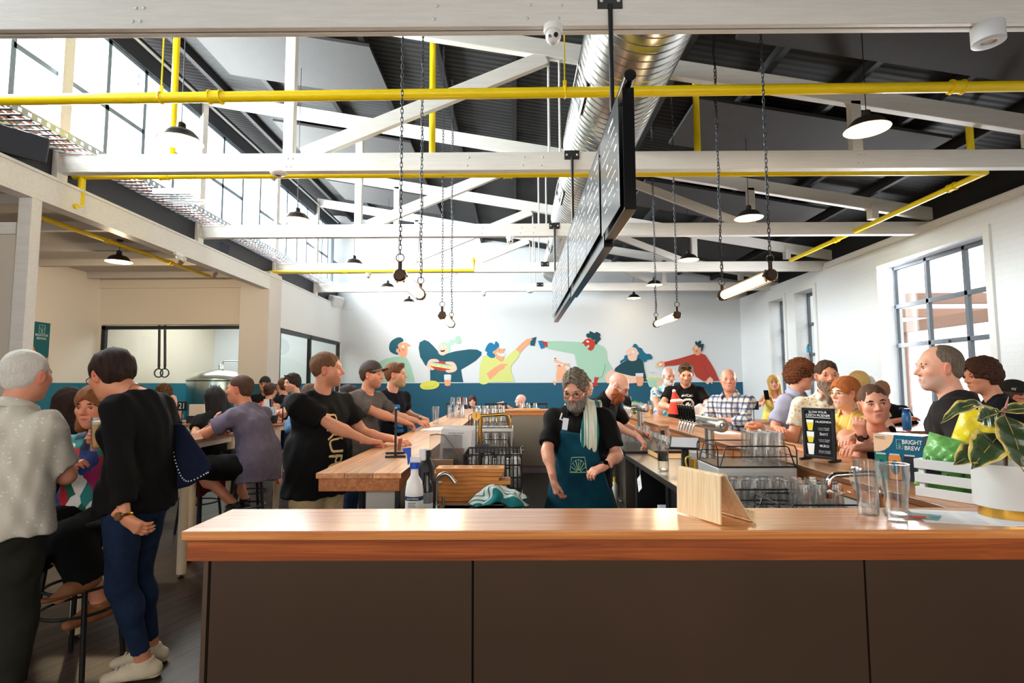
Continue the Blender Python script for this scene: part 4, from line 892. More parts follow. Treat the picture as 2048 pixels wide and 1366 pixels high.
def crate():
    a = Vector((1.535, 2.16, BT + .0005)); d = Vector((.47, -.883, 0)).normalized(); nb = Vector((.883, .47, 0)).normalized(); up = Vector((0, 0, 1)); L_, D_ = .46, .26
    t = T('slat_crate', 'white slatted crate holding crisp packets on the corner of the bar', 'crate', world=a)
    W_ = M('crate_white', (214, 214, 214), .45)
    def bx(x0, x1, y0, y1, z0, z1):
        m = MB(); m.add([a + d * x + nb * y + up * z for x, y, z in ((x0, y0, z0), (x1, y0, z0), (x1, y1, z0), (x0, y1, z0), (x0, y0, z1), (x1, y0, z1), (x1, y1, z1), (x0, y1, z1))], [(3, 2, 1, 0), (4, 5, 6, 7), (0, 1, 5, 4), (1, 2, 6, 5), (2, 3, 7, 6), (3, 0, 4, 7)]); return m
    for z in (0, .052, .104):
        for y in (0, D_): bx(0, L_, y, y + .01, z, z + .036).build('slat', W_, t, bev=.002)
        for x in (0, L_ - .01): bx(x, x + .01, .01, D_, z, z + .036).build('slat', W_, t, bev=.002)
    for x in (.012, L_ - .03):
        for y in (.0105, D_ - .018): bx(x, x + .018, y, y + .018, 0, .14).build('corner_post', W_, t)
    bx(0.01, L_ - .01, .01, D_, 0, .008).build('base', W_, t)
    return a, d, nb
ca, cd, cn = crate()
def bag(name, label, c, w, h, dpt, rot, mat, mat2, words, wm, seed, top_black=False, group=None):
    "pillow-shaped crisp packet with crimped ends"
    rn = random.Random(seed); nx, nz = 18, 22; v = []; f = []
    for sgn in (1, -1):
        for j in range(nz):
            for i in range(nx):
                u, q = i / (nx - 1) * 2 - 1, j / (nz - 1) * 2 - 1
                bul = max(0, (1 - abs(u) ** 2.6)) ** .6 * max(0, 1 - abs(q) ** 3.2) ** .7
                cr = .22 * math.sin(u * 7 + q * 5 + seed) * (1 - bul) + .16 * math.sin(q * 9 + u * 4 + seed * 2) + .08 * math.sin(u * 15 - q * 11)
                v.append((u * w / 2 * (1 - .05 * (1 - abs(q))), sgn * dpt / 2 * bul * (1 + cr) + (.0006 * sgn), (q + 1) / 2 * h))
    n1 = nx * nz
    for s_ in (0, 1):
        for j in range(nz - 1):
            for i in range(nx - 1): b = s_ * n1 + j * nx + i; f.append((b, b + 1, b + nx + 1, b + nx))
    q = rot
    t = T(name, label, 'crisp packet', loc=c, group=group)
    V = [q @ Vector(p) for p in v]
    m = MB(); m.add(V, f); ob = m.build('foil_body', mat, t, smooth=True)
    e = MB()
    for z0, z1 in ((0, .012), (h - .022, h)):
        e.add([q @ Vector(p) for p in ((-w * .47, -.002, z0), (w * .47, -.002, z0), (w * .47, .002, z1), (-w * .47, .002, z1))], [(0, 1, 2, 3)])
    e.build('crimped_end', mat2, t)
    if words: text(words, wm, t, q @ Vector((0, -dpt / 2 * 1.04, h * .52)), q @ Vector((1, 0, 0)), q @ Vector((0, 0, 1)), .03)
    lb = MB(); lb.add([q @ Vector((x, -dpt * .5 - .002, z)) for x, z in ((-w * .2, h * .22), (w * .24, h * .22), (w * .24, h * .4), (-w * .2, h * .4))], [(0, 1, 2, 3)]); lb.build('panel_print', wm, t)
    return t
def rot3(x=0, y=0, z=0): return Matrix.Rotation(R(z), 3, 'Z') @ Matrix.Rotation(R(x), 3, 'X') @ Matrix.Rotation(R(y), 3, 'Y')
GRN, YEL = M('green_foil', (112, 176, 92), .32, noise=(10, .25), bump=(22, .7)), M('yellow_foil', (232, 206, 40), .3, noise=(8, .15), bump=(20, .7))
dk = M('packet_black', (26, 30, 30), .4); pl = M('packet_pale', (220, 232, 206), .4); pw2 = M('packet_white', (226, 226, 222), .4)
za = -62
cb = lambda x, y, z: ca + cd * x + cn * y + Vector((0, 0, z))
bag('crisp_packet', 'green crisp packet with a black crimp at the left end of the crate', cb(.045, .065, .012), .17, .215, .1, rot3(-8, 14, za), GRN, dk, 'PICKLE', dk, 1)
bag('crisp_packet', 'second green crisp packet behind the pot in the crate', cb(.21, .075, .012), .15, .18, .09, rot3(-4, -14, za), GRN, dk, 'PICKLE', dk, 2)
bag('crisp_packet', 'yellow crisp packet sticking up at the back of the crate', cb(.05, .215, .012), .17, .32, .09, rot3(4, 20, za + 20), YEL, YEL, 'CHIPS', pw2, 3)
bag('crisp_packet', 'second yellow crisp packet leaning right at the back of the crate', cb(.2, .2, .012), .15, .2, .07, rot3(4, -20, za), YEL, YEL, '', pw2, 4)
def plant():
    t = T('potted_plant', 'variegated rubber plant in a white pot with a gold foot', 'potted plant', loc=(1.592, 1.823, BT))
    MB().lathe([(0, 0), (.077, 0), (.077, .034), (0, .034)], n=40).build('pot_foot', M('gold', (212, 160, 70), .3, 1, bump=(30, .05)), t, smooth=True)
    MB().lathe([(0, .033), (.086, .033), (.0885, .036), (.0885, .17), (.083, .17), (.082, .15), (0, .149)], n=40).build('pot', M('pot_white', (208, 207, 204), .45), t, smooth=True)
    MB().lathe([(0, .151), (.081, .15)], n=24).build('soil', M('soil', (50, 34, 24), .9), t)
    st = MB().tube(spline([(0, 0, .15), (.004, .0, .22), (-.004, -.005, .3), (.012, 0, .345)], 5, False), [.006] * 16, 8); st.build('stem', M('plant_stem', (100, 70, 50), .6), t, smooth=True)
    m = bpy.data.materials.new('variegated_leaf'); m.use_nodes = True; MATS['variegated_leaf'] = m; N, L = nodes(m); b = N['Principled BSDF']; b.inputs['Roughness'].default_value = .28; b.inputs['Coat Weight'].default_value = .3
    at_ = N.new('ShaderNodeAttribute'); at_.attribute_name = 'edge'; tc = N.new('ShaderNodeTexCoord'); nz = N.new('ShaderNodeTexNoise'); nz.inputs['Scale'].default_value = 34; L.new(tc.outputs['Object'], nz.inputs[0])
    ad = N.new('ShaderNodeMath'); ad.operation = 'MULTIPLY_ADD'; L.new(nz.outputs[0], ad.inputs[0]); ad.inputs[1].default_value = .55; L.new(at_.outputs['Fac'], ad.inputs[2])
    rp = ramp(N, [(0, (52, 70, 44)), (.62, (74, 92, 56)), (.8, (120, 130, 70)), (.83, (206, 180, 96)), (1, (214, 186, 110))], 'CONSTANT'); L.new(ad.outputs[0], rp.inputs[0]); L.new(rp.outputs[0], b.inputs['Base Color'])
    def leaf(base, tip, wd, up, curl=.03):
        base, tip, up = Vector(base), Vector(tip), Vector(up); a = tip - base; Ln = a.length; a.normalize(); s = a.cross(up).normalized(); u = s.cross(a); nu, nv = 18, 11; v = []; f = []; ed = []
        for i in range(nu):
            q = i / (nu - 1); wv = wd * (math.sin(math.pi * min(1, q * 1.02) ** .85) ** .75) if 0 < q < 1 else 0
            if q > .9: wv *= max(0, (1 - q) / .1) ** .6
            for j in range(nv):
                r = j / (nv - 1) * 2 - 1
                v.append(base + a * Ln * q + s * r * wv + u * (curl * math.sin(q * math.pi) - .18 * wv * (1 - r * r) + .004 * math.sin(q * 20 + r * 2))); ed.append(abs(r) ** 2 * .75 + .12 * q)
        for i in range(nu - 1):
            for j in range(nv - 1): p = i * nv + j; f.append((p, p + 1, p + nv + 1, p + nv))
        me = bpy.data.meshes.new('leaf'); me.from_pydata([tuple(p) for p in v], [], f); me.shade_smooth(); me.materials.append(m)
        A = me.attributes.new('edge', 'FLOAT', 'POINT'); A.data.foreach_set('value', ed)
        o = bpy.data.objects.new('leaf', me); COL.objects.link(o); o.parent = t; sm = o.modifiers.new('solid', 'SOLIDIFY'); sm.thickness = .0016
        rb = MB().tube([base + a * Ln * q + u * (curl * math.sin(q * math.pi) - .18 * wd * math.sin(math.pi * q) + .0012) for q in [k / 10 for k in range(11)]], [.0016 - .0011 * k / 10 for k in range(11)], 6); rb.build('midrib', M('leaf_rib', (190, 160, 90), .5), o)
    leaf((0, -.01, .325), (-.02, -.085, .155), .062, (0, -1, .3), .02)
    leaf((-.005, 0, .335), (-.2, .0, .3), .035, (0, -.35, 1), .05)
    leaf((0, .005, .335), (.22, -.03, .27), .055, (0, -.3, 1), .05)
    leaf((-.01, 0, .26), (-.16, -.06, .16), .05, (-.2, -.8, .8), .03)
    leaf((-.01, 0, .22), (-.19, -.03, .17), .05, (0, -.6, 1), .02)
    leaf((.01, 0, .27), (.19, -.08, .13), .06, (.3, -.8, .7), .03)
    leaf((.01, .0, .24), (.2, .03, .2), .06, (.2, -.5, 1), .02)
    leaf((0, .01, .33), (-.02, .07, .3), .04, (0, -1, .5), .01)
    leaf((.0, .02, .25), (.06, .16, .2), .05, (0, -.3, 1), .02)
    MB().cyl((.012, 0, .34), (.024, -.004, .385), .0045, .0012, 8).build('leaf_sheath', M('sheath_pink', (168, 100, 90), .5), t)
plant()
PAP = M('paper_white', (236, 236, 240), .6)
def sheet(label, quad, mat, z, printed=None):
    m = MB(); P = [Vector((*p, z)) for p in quad]; m.prism(P, (0, 0, .0004)); o = thing1('paper_sheet', m, mat, label, 'paper')
    if printed:
        c_ = sum(P, Vector()) / 4; e1 = (P[1] - P[0]); e2 = (P[3] - P[0]); k = MB()
        for i in range(6):
            for j in range(2):
                q = P[0] + e1 * (.12 + .44 * j) + e2 * (.12 + .13 * i); k.add([q + Vector((0, 0, .0007)), q + e1 * .34 + Vector((0, 0, .0007)), q + e1 * .34 + e2 * .04 + Vector((0, 0, .0007)), q + e2 * .04 + Vector((0, 0, .0007))], [(0, 1, 2, 3)])
        k.build('printed_lines', printed, o)
sheet('white printed sheet under the pot on the near bar', [(1.27, 1.75), (1.5, 1.69), (1.58, 1.88), (1.34, 1.93)], PAP, BT + .0002, M('faint_print', (206, 210, 220), .6))
sheet('white printed sheet at the right edge of the near bar', [(1.44, 1.70), (1.7, 1.675), (1.72, 1.8), (1.5, 1.85)], PAP, BT + .0008, M('faint_print'))
sheet('teal and peach flyer beside the pilsner glass', [(1.2, 1.83), (1.32, 1.765), (1.38, 1.83), (1.25, 1.92)], M('flyer', (90, 150, 160), .5, noise=(16, .3)), BT + .0014, M('flyer_peach', (232, 190, 160), .5))
thing1('pen', MB().cyl((1.24, 1.805, BT + .006), (1.3, 1.79, BT + .006), .003, n=8), M('red_pen', (196, 66, 46), .4), 'red pen beside the pilsner glass', 'pen')
t = T('wallet', 'rose leather wallet lying on the right bar behind the sign', 'wallet', world=(1.9, 3.55, BT)); MB().box((1.8, 3.42, BT), (1.97, 3.6, BT + .022)).build('wallet_body', M('rose_leather', (206, 136, 112), .5), t, bev=.008)
thing1('wallet', MB().box((-.775, 3.66, BT), (-.765, 3.74, BT + .075), Matrix.Rotation(R(8), 3, 'Y')), M('brown_leather', (142, 70, 44), .5), 'brown leather card wallet held upright on the left bar', 'wallet')
thing1('paper_sheet', MB().box((1.75, 4.75, BT), (1.95, 5.05, BT + .001)), PAP, 'white coaster sheet on the right bar near the taps', 'paper')
t = T('herb_pot', 'leafy green herb plant in a glass pot at the far end of the bar', 'potted plant', loc=(1.56, 7.2, BT)); MB().lathe([(0, 0), (.05, 0), (.07, .02), (.075, .07), (.068, .07), (0, .05)], n=18).build('pot', GLASST, t, smooth=True)
lf = MB(); rn = random.Random(8)
for k in range(70):
    a_, h_ = rn.uniform(0, 6.28), rn.uniform(.05, .2); r_ = rn.uniform(.0, .1) * (1.2 - h_ * 2); c = Vector((r_ * math.cos(a_), r_ * math.sin(a_), h_)); q = Euler((rn.uniform(-1, 1), rn.uniform(-1, 1), a_)).to_matrix(); lf.ball(c, (.024, .016, .004), 8, 4, q)
lf.build('foliage', M('herb_green', (86, 160, 40), .5, noise=(20, .35)), t, smooth=True)
# ---------------------------------------------------------------- overhead: lamps, pipes, duct, boards
CHAIN = M('chain_steel', (70, 72, 78), .4, .8)
BRZ = M('dark_bronze', (62, 46, 34), .35, .7)
def chain(parent, x, y, z0, z1, lk=.042, r=.0032, w=.009, name='chain'):
    m = MB(); n = int((z1 - z0) / (lk * .78)); st = (z1 - z0) / n
    for i in range(n):
        zc = z0 + (i + .5) * st; P = []
        for k in range(10):
            a = 2 * math.pi * k / 10; q = (w * math.cos(a), zc + (lk / 2 - w) * (1 if math.sin(a) > 0 else -1) * (abs(math.sin(a)) > .01) + w * math.sin(a)); P.append((x + q[0], y, q[1]) if i % 2 else (x, y + q[0], q[1]))
        m.tube(P, r, 5, closed=True)
    return m.build(name, CHAIN, parent)
WARM = (1.0, .80, .52)
def pendant(x, y, z, label):
    t = T('pendant_lamp', label, 'pendant lamp', loc=(x, y, z), group='black dome pendant lamps')
    MB().cyl((0, 0, .17), (0, 0, RZ(x) + .12 - z), .004, n=6).build('cord', BLACK, t)
    MB().lathe([(0, 0), (.045, 0), (.045, -.02), (0, -.025)], (0, 0, RZ(x) + .12 - z), 14).build('ceiling_rose', BLACK, t, smooth=True)
    s = MB().lathe([(.012, .175), (.02, .17), (.034, .16), (.038, .115), (.06, .1), (.105, .085), (.135, .055), (.155, .022), (.178, .004), (.182, 0), (.179, -.003)], n=32).build('lamp_shade', M('shade_black', (32, 28, 26), .3), t, smooth=True)
    MB().lathe([(.178, -.002), (.153, .018), (.132, .05), (.1, .078), (.05, .09), (0, .092)], n=32).build('shade_liner', M('shade_liner', (255, 226, 176), .5), s, smooth=True)
    MB().ball((0, 0, .025), (.045, .045, .055), 14, 10).build('bulb', M('warm_bulb', (255, 226, 170), .4, emit=7, ecol=(255, 214, 140)), t, smooth=True)
    l = bpy.data.lights.new('pendant_light', 'POINT'); l.energy = 9; l.color = WARM; l.shadow_soft_size = .06
    o = bpy.data.objects.new('pendant_light', l); COL.objects.link(o); o.location = (0, 0, -.04); o.parent = t
    return t
LP = [(-2.89, 4.6, 3.60, 'dome pendant lamp glowing before the clerestory, nearest on the left'), (3.04, 4.6, 3.67, 'dome pendant lamp glowing under the yellow pipe, largest on the right'), (-2.87, 7.1, 3.66, 'dome pendant lamp at left, second from the camera'), (3.08, 7.1, 3.66, 'dome pendant lamp at right, second from the camera'),
      (-2.91, 9.8, 3.66, 'dome pendant lamp at left, third from the camera'), (3.14, 9.8, 3.72, 'dome pendant lamp at right, third from the camera'), (-2.88, 12.3, 3.68, 'dome pendant lamp at left, fourth from the camera'), (3.15, 12.3, 3.72, 'dome pendant lamp at right, fourth from the camera'),
      (-2.8, 14.4, 3.66, 'dome pendant lamp at left, nearest the mural wall'), (3.14, 14.4, 3.75, 'dome pendant lamp at right, nearest the mural wall')]
for x, y, z, lb in LP: pendant(x, y, z, lb)
t = pendant(-6.05, 8.25, 3.38, 'dome pendant lamp in the cream alcove on the left')
[k for k in t.children if k.type == 'LIGHT'][0].data.energy = 70
for c_ in t.children:
    if c_.name.startswith('cord'): hh_ = RZ(-6.05) + .12 - 3.38 - .17; c_.scale = (1, 1, .17 / hh_); c_.location = (0, 0, .17 * (1 - .17 / hh_))
    if c_.name.startswith('ceiling_rose'): c_.location = (0, 0, .34 - (RZ(-6.05) + .12 - 3.38))
def tube_light(x, y0, y1, z, label, sag=0):
    t = T('tube_light', label, 'tube light', loc=(x, (y0 + y1) / 2, z), group='caged tube lights on chains over the bars'); L_ = (y1 - y0) / 2
    MB().cyl((0, -L_ + .04, 0), (0, L_ - .04, 0), .037, n=20).build('glass_tube', M('glowing_tube', (255, 236, 200), .4, emit=5, ecol=(255, 216, 150)), t, smooth=True)
    for s in (-1, 1):
        e = MB(); e.lathe([(0, 0), (.036, 0), (.043, .008), (.046, .03), (.042, .075), (.038, .085)], (0, s * (L_ + .03), 0), 20, (0, -s, 0)); c_ = e.build('end_cap', BRZ, t, smooth=True)
        k = MB()
        for q in range(6): a = q * math.pi / 3; k.ball((.047 * math.cos(a), s * (L_ - .025), .047 * math.sin(a)), .007, 6, 4)
        k.build('bolt_ring', BRZ, c_)
        MB().cyl((0, s * (L_ - .0), .03), (0, s * (L_ - .0), .1), .014, n=10).build('stem', BRZ, c_)
        rg = MB(); rg.tube([(.028 * math.cos(a), s * L_, .125 + .028 * math.sin(a)) for a in [i * math.pi / 8 for i in range(16)]], .004, 6, closed=True); rg.build('ring', BRZ, t)
        chain(t, 0, s * L_, .15, RZ(x) - z)
    for q in range(4): a = q * math.pi / 2 + .78; MB().cyl((.049 * math.cos(a), -L_, .049 * math.sin(a)), (.049 * math.cos(a), L_, .049 * math.sin(a)), .003, n=6).build('guard_rod', BRZ, t)
    P = [(.014 * math.sin(i * .9), L_ + .012 * math.cos(i * .9), .12 + (RZ(x) - z - .12) * i / 40) for i in range(41)]; MB().tube(P, .003, 5).build('flex', BLACK, t)
    l = bpy.data.lights.new('tube_glow', 'POINT'); l.energy = 10; l.color = WARM; l.shadow_soft_size = .2
    o = bpy.data.objects.new('tube_glow', l); COL.objects.link(o); o.location = (0, 0, -.12); o.parent = t
tube_light(-.8, 3.78, 4.62, 2.25, 'caged tube light over the left bar, nearer one'); tube_light(1.87, 3.98, 4.92, 2.28, 'caged tube light over the right bar, nearer one')
tube_light(-.8, 6.0, 6.9, 2.25, 'caged tube light over the left bar, farther one'); tube_light(1.87, 6.3, 7.25, 2.28, 'caged tube light over the right bar, farther one')
# duct
def duct():
    x, z = 1.04, 4.47
    GAL = M('spiral_duct_steel', (206, 206, 204), .24, 1, noise=(2.5, .12), bump=(3, .1))
    t = T('air_duct', 'large spiral silver air duct running along the ceiling', 'air duct', world=(x, 8, z))
    for a, b, r in ((1.5, 6.6, .43), (6.6, 9.6, .385), (9.6, 14.2, .33)):
        pr = [(r - .02, 0)]; y = 0
        while y < b - a - .09: pr += [(r, y), (r, y + .083), (r + .006, y + .088), (r + .006, y + .094), (r, y + .099)]; y += .1
        pr += [(r, b - a), (r - .03, b - a)]
        d = MB().lathe(pr, (x, a, z), 48, (0, 1, 0)).build('duct_section', GAL, t, smooth=True)
    for y, r in ((5.15, .44), (8.05, .395), (11.3, .34)):
        a0 = R(205)
        def P(a, yy, rr): return (x + rr * math.cos(a), yy, z + rr * math.sin(a))
        v = MB(); n = 6; a0, a1 = R(183), R(215)
        for (p, q, u0, u1) in ((a0, a0 + .06, -.3, .3), (a1 - .06, a1, -.3, .3), (a0, a1, -.3, -.26), (a0, a1, .26, .3)):
            v.add([P(p, y + u0, r + .004), P(q, y + u0, r + .004), P(q, y + u1, r + .004), P(p, y + u1, r + .004), P(p, y + u0, r + .014), P(q, y + u0, r + .014), P(q, y + u1, r + .014), P(p, y + u1, r + .014)], [(0, 1, 2, 3), (7, 6, 5, 4), (0, 4, 5, 1), (1, 5, 6, 2), (2, 6, 7, 3), (3, 7, 4, 0)])
        fr = v.build('grille', M('grille_frame', (196, 196, 196), .4, .6), t)
        v = MB(); v.add([P(a0, y - .28, r + .003), P(a1, y - .28, r + .003), P(a1, y + .28, r + .003), P(a0, y + .28, r + .003)], [(0, 1, 2, 3)])
        v.build('grille_back', BLACK, fr)
        v = MB()
        for k in range(1, 12): yy = y - .28 + .56 * k / 12; v.add([P(a0, yy - .008, r + .01), P(a1, yy - .008, r + .01), P(a1, yy + .01, r + .006), P(a0, yy + .01, r + .006)], [(0, 1, 2, 3)])
        v.build('grille_slats', M('grille_frame'), fr, solid=.002)
duct()
# hanging menu boards
def boards():
    FACE = M('board_face', (104, 106, 110), .22, .5); EDGE = M('board_edge', (20, 20, 22), .18); INK = M('board_lettering', (232, 232, 232), .5)
    SEGS = [(3.0, 3.66, 'nearest of the three hanging black menu boards'), (3.72, 5.93, 'middle hanging black menu board'), (6.0, 8.6, 'farthest hanging black menu board, thin against the mural wall')]
    pole = T('sign_pole', 'black pole over the hanging menu boards', 'pole', world=(.645, 5.8, 3.2)); MB().cyl((.645, 2.93, 3.2), (.645, 8.6, 3.2), .034, n=20).build('bar', EDGE, pole, smooth=True)
    for y in (3.42, 5.8, 8.45): MB().cyl((.62, y - .065, 3.2), (.62, y - .065, 3.92), .015, n=12).build('drop_rod', BLACKM, pole, smooth=True)
    for i, (a, b, lb) in enumerate(SEGS):
        t = T('menu_board', lb, 'menu board', world=(.645, (a + b) / 2, 2.8), group='hanging menu boards')
        MB().box((.612, a, 2.46 - .03 * (i == 1)), (.68, b, 3.168)).build('backing', EDGE, t, bev=.003)
        n = max(1, int(round((b - a) / .75)))
        rn = random.Random(i)
        for k in range(n):
            y0 = a + (b - a) * k / n + .012; y1 = a + (b - a) * (k + 1) / n - .012
            p = MB().box((.588, y0, 2.53 - .05 * (i == 0)), (.593, y1, 3.12)).build('face_plate', FACE, t, bev=.0015)
            m = MB()
            for r in range(8):
                z = 3.06 - r * .066; y = y0 + .05; hh = .022 if r % 3 == 0 else .01
                while y < y1 - .1:
                    nl = rn.randint(2, 6); lw_ = hh * .55
                    if rn.random() < .7:
                        for q in range(nl): m.box((.5868, y + q * lw_ * 1.45, z - hh / 2), (.588, y + q * lw_ * 1.45 + lw_, z + hh / 2 - (hh * .3 if rn.random() < .5 else 0)))
                    y += nl * lw_ * 1.45 + hh * .8
            m.build('lettering', INK, p)
            for yy in (y0 + .03, y1 - .03): MB().cyl((.594, yy, 3.09), (.612, yy, 3.09), .008, n=8).build('standoff', BLACKM, t)
boards()
# yellow sprinkler and gas pipes
YELP = M('yellow_pipe_paint', (240, 208, 10), .3, noise=(3, .05))
def pipe(label, runs, r, collars=(), clips=()):
    t = T('yellow_pipe', label, 'pipe', world=runs[0][0], group='yellow pipes under the roof')
    for pts in runs: MB().tube(pts, r, 14).build('pipe_run', YELP, t, smooth=True)
    for p, d in collars: p = Vector(p); d = Vector(d); MB().cyl(p - d * .05, p - d * .04, r * 1.4, n=16).cyl(p - d * .04, p + d * .04, r * 1.22, n=16).cyl(p + d * .04, p + d * .05, r * 1.4, n=16).build('coupling', YELP, t, smooth=True)
    for p, ztop in clips: p = Vector(p); MB().tube([p + Vector((0, r * 1.1 * math.cos(a), r * 1.1 * math.sin(a))) for a in [i * math.pi / 6 for i in range(12)]], .006, 6, closed=True).box(p + Vector((-.005, -.004, r)), (p.x + .005, p.y + .004, ztop)).box(p + Vector((-.014, -.006, r)), (p.x + .014, p.y + .006, p.z + r + .06)).build('pipe_clip', YELP, t)
    return t
yp = 4.3
a_, b_ = at(-60, 201, y=yp), at(2150, 171, y=yp)
def lp(u): q = (u + 60) / 2210; return a_ + (b_ - a_) * q
v5 = lambda u, y, z: Vector((at(u, 200, y=y).x, y, z))
e1 = lp(865)
pipe('long yellow pipe crossing just behind the nearest truss', [[a_, b_]], .042, [(lp(435), (1, 0, 0)), (lp(1915), (1, 0, 0)), (lp(930), (1, 0, 0))][:2], [(lp(1135), 4.6), (lp(325), 4.9)])
y2 = 6.02; L2, R2 = at(124, 353, y=y2), at(1972, 344, y=y2)
q2 = lambda u: L2 + (R2 - L2) * ((u - 124) / 1848)
x5 = R2.x
runs = [[L2, q2(500), q2(1200), R2], [R2, (x5, 10.4, R2.z)], [q2(165), (q2(165).x, y2, q2(165).z - .34), (q2(165).x, y2 - .09, q2(165).z - .37)]]
for u in (868, 1400, 1945, 343): p = q2(u); runs.append([p, (p.x, y2, RZ(p.x) + .02)])
pipe('yellow pipe running under the second truss and turning along the right side', runs, .036, [(q2(330), (1, 0, 0)), (q2(1020), (1, 0, 0)), (Vector((x5, 6.5, R2.z)), (0, 1, 0)), (Vector((x5, 8.9, R2.z)), (0, 1, 0))], [])
y4 = 11.0; L4, R4 = at(525, 544, y=y4), at(948, 541, y=y4)
pipe('yellow pipe along the left half of the fourth truss ending in an elbow', [[L4, R4, R4 + Vector((0, 0, .2)), R4 + Vector((.0, -.1, .22))]], .03, [(at(690, 543, y=y4), (1, 0, 0))])
A0, A1 = at(78, 434, x=-5.9), at(420, 553, x=-5.9)
pipe('yellow pipe in the alcove ceiling at the left', [[A0, A1]], .03, [(A0 + (A1 - A0) * .3, (0, 1, 0)), (A0 + (A1 - A0) * .68, (0, 1, 0))])
v = T('pipe_valve', 'yellow valve on the drop from the second yellow pipe at left', 'valve', world=q2(165)); p = q2(165)
MB().cyl((p.x - .1, y2 - .1, p.z - .38), (p.x + .04, y2 - .1, p.z - .38), .03, n=12).build('valve_body', YELP, v, smooth=True); MB().box((p.x - .03, y2 - .12, p.z - .35), (p.x - .02, y2 - .08, p.z - .22), Matrix.Rotation(R(-20), 3, 'Y')).build('lever', BLACK, v)
# galvanised conduit below the fascia
thing1('roof_conduit', MB().tube([(XC + .06, -2, 6.0), (XC + .06, 15, 6.0)], .022, 10), M('conduit_white', (222, 224, 226), .4), 'thin white pipe running along the dark fascia above the clerestory', 'conduit', smooth=True)
def tray():
    GALV = M('galvanised_tray', (176, 182, 188), .35, .8)
    t = T('cable_tray', 'galvanised cable tray running along the foot of the clerestory', 'cable tray', world=(-4.74, 6, 4.03))
    for x in (-4.92, -4.56):
        m = MB()
        for k in range(150): y = -1 + k * .105; m.box((x - .003, y, 4.0), (x + .003, y + .07, 4.075)); m.box((x - .003, y + .07, 4.0), (x + .003, y + .105, 4.02)); m.box((x - .003, y + .07, 4.055), (x + .003, y + .105, 4.075))
        m.build('side_rail', GALV, t)
    m = MB()
    for k in range(150): y = -1 + k * .105; m.box((-4.92, y, 4.0), (-4.56, y + .04, 4.008))
    tag(m.build('rungs', GALV, t), kind='stuff')
    m = MB(); rn = random.Random(5)
    for k in range(5): x = -4.86 + k * .055; m.tube([(x + rn.uniform(-.015, .015), -1 + i * .6, 4.02 + rn.uniform(0, .012)) for i in range(27)], .008, 6)
    m.build('cables', M('orange_cable', (176, 110, 80), .5), t, smooth=True)
    b = at(300, 405, y=6.9); m = MB()
    for k in range(6): m.box((-4.56 + .0, 6.75 + k * .07, 3.9 - .0), (-4.1, 6.78 + k * .07, 3.908))
    for s in (6.73, 7.15): m.box((-4.56, s, 3.9), (-4.1, s + .006, 3.97))
    tag(m.build('branch', GALV, t), None)
tray()
def speaker(name, label, c, rz, sz, mat, tilt=20):
    t = T(name, label, 'speaker', loc=c, rz=rz); q = Matrix.Rotation(R(tilt), 3, 'X')
    MB().cbox((0, 0, 0), sz, q).build('cabinet', mat, t, bev=.03, seg=3)
    m = MB(); m.cbox((0, 0, 0), (sz[0] * .9, .006, sz[2] * .9)); m.v = [q @ (p + Vector((0, -sz[1] / 2, 0))) for p in m.v]; m.build('grille', M('speaker_grille_%s' % name, (40, 46, 60) if 'corner' not in name else (214, 214, 214), .6), t)
    MB().cyl((0, sz[1] * .3, 0), (0, sz[1] * .9, .0), .02).build('bracket', BLACKM, t)
p = at(8, 285, y=5.2); speaker('wall_speaker', 'black loudspeaker at the top left edge under the cable tray', (p.x + .12, 5.2, p.z), R(55), (.46, .25, .26), M('speaker_black', (30, 31, 36), .45))
p = at(437, 492, y=9.2); speaker('small_speaker', 'small black loudspeaker on the left beam between the third and fourth trusses', (p.x, 9.2, p.z - .02), R(60), (.3, .18, .18), BLACK)
p = at(668, 602, y=14.6); speaker('corner_speaker', 'white loudspeaker in the far left corner', (p.x + .05, 14.6, p.z), R(60), (.36, .24, .26), M('speaker_white', (232, 232, 232), .4))
def dome_cam(c, label, s=1):
    t = T('security_camera', label, 'camera', loc=c); 
    MB().lathe([(0, 0), (.062, 0), (.062, -.03), (.055, -.04), (0, -.04)], n=24).build('base', PWHITE, t, smooth=True)
    h = MB().ball((0, -.012, -.075), .05, 20, 14).build('eye', PWHITE, t, smooth=True)
    m = MB(); m.cyl((.012, -.055, -.09), (.014, -.065, -.095), .014, n=14); m.cyl((-.022, -.05, -.095), (-.026, -.06, -.1), .009, n=12); m.build('lens', M('gloss_black'), h)
p = at(1106, 56, y=3.38); dome_cam((p.x, 3.38, 3.79), 'white dome camera under the nearest truss')
p = at(1020, 470, y=8.42); dome_cam((p.x, 8.42, 3.79), 'small white dome camera under the third truss')
p = at(737, 546, y=11.16); dome_cam((p.x, 11.16, 3.79), 'white dome camera under the fourth truss at left')
p = at(968, 583, y=13.5); dome_cam((p.x, 13.5, 3.79), 'white dome camera under the farthest truss')
def detector(c, label):
    t = T('smoke_detector', label, 'smoke detector', loc=c); MB().lathe([(0, 0), (.085, 0), (.085, -.015), (.06, -.035), (0, -.04)], n=24).build('housing', PWHITE, t, smooth=True); MB().lathe([(.03, -.0385), (.028, -.041), (0, -.041)], n=16).build('sensor', M('print_grey'), t, smooth=True)
p = at(557, 343, y=5.78); detector((p.x, 5.78, 3.79), 'round white smoke detector under the second truss')
p = at(1060, 584, y=13.5); detector((p.x, 13.5, 3.79), 'round white smoke detector under the farthest truss')
p = at(1975, 55, y=3.4); t = T('surface_downlight', 'white drum downlight under the nearest truss at top right', 'downlight', loc=(p.x, 3.4, 3.79))
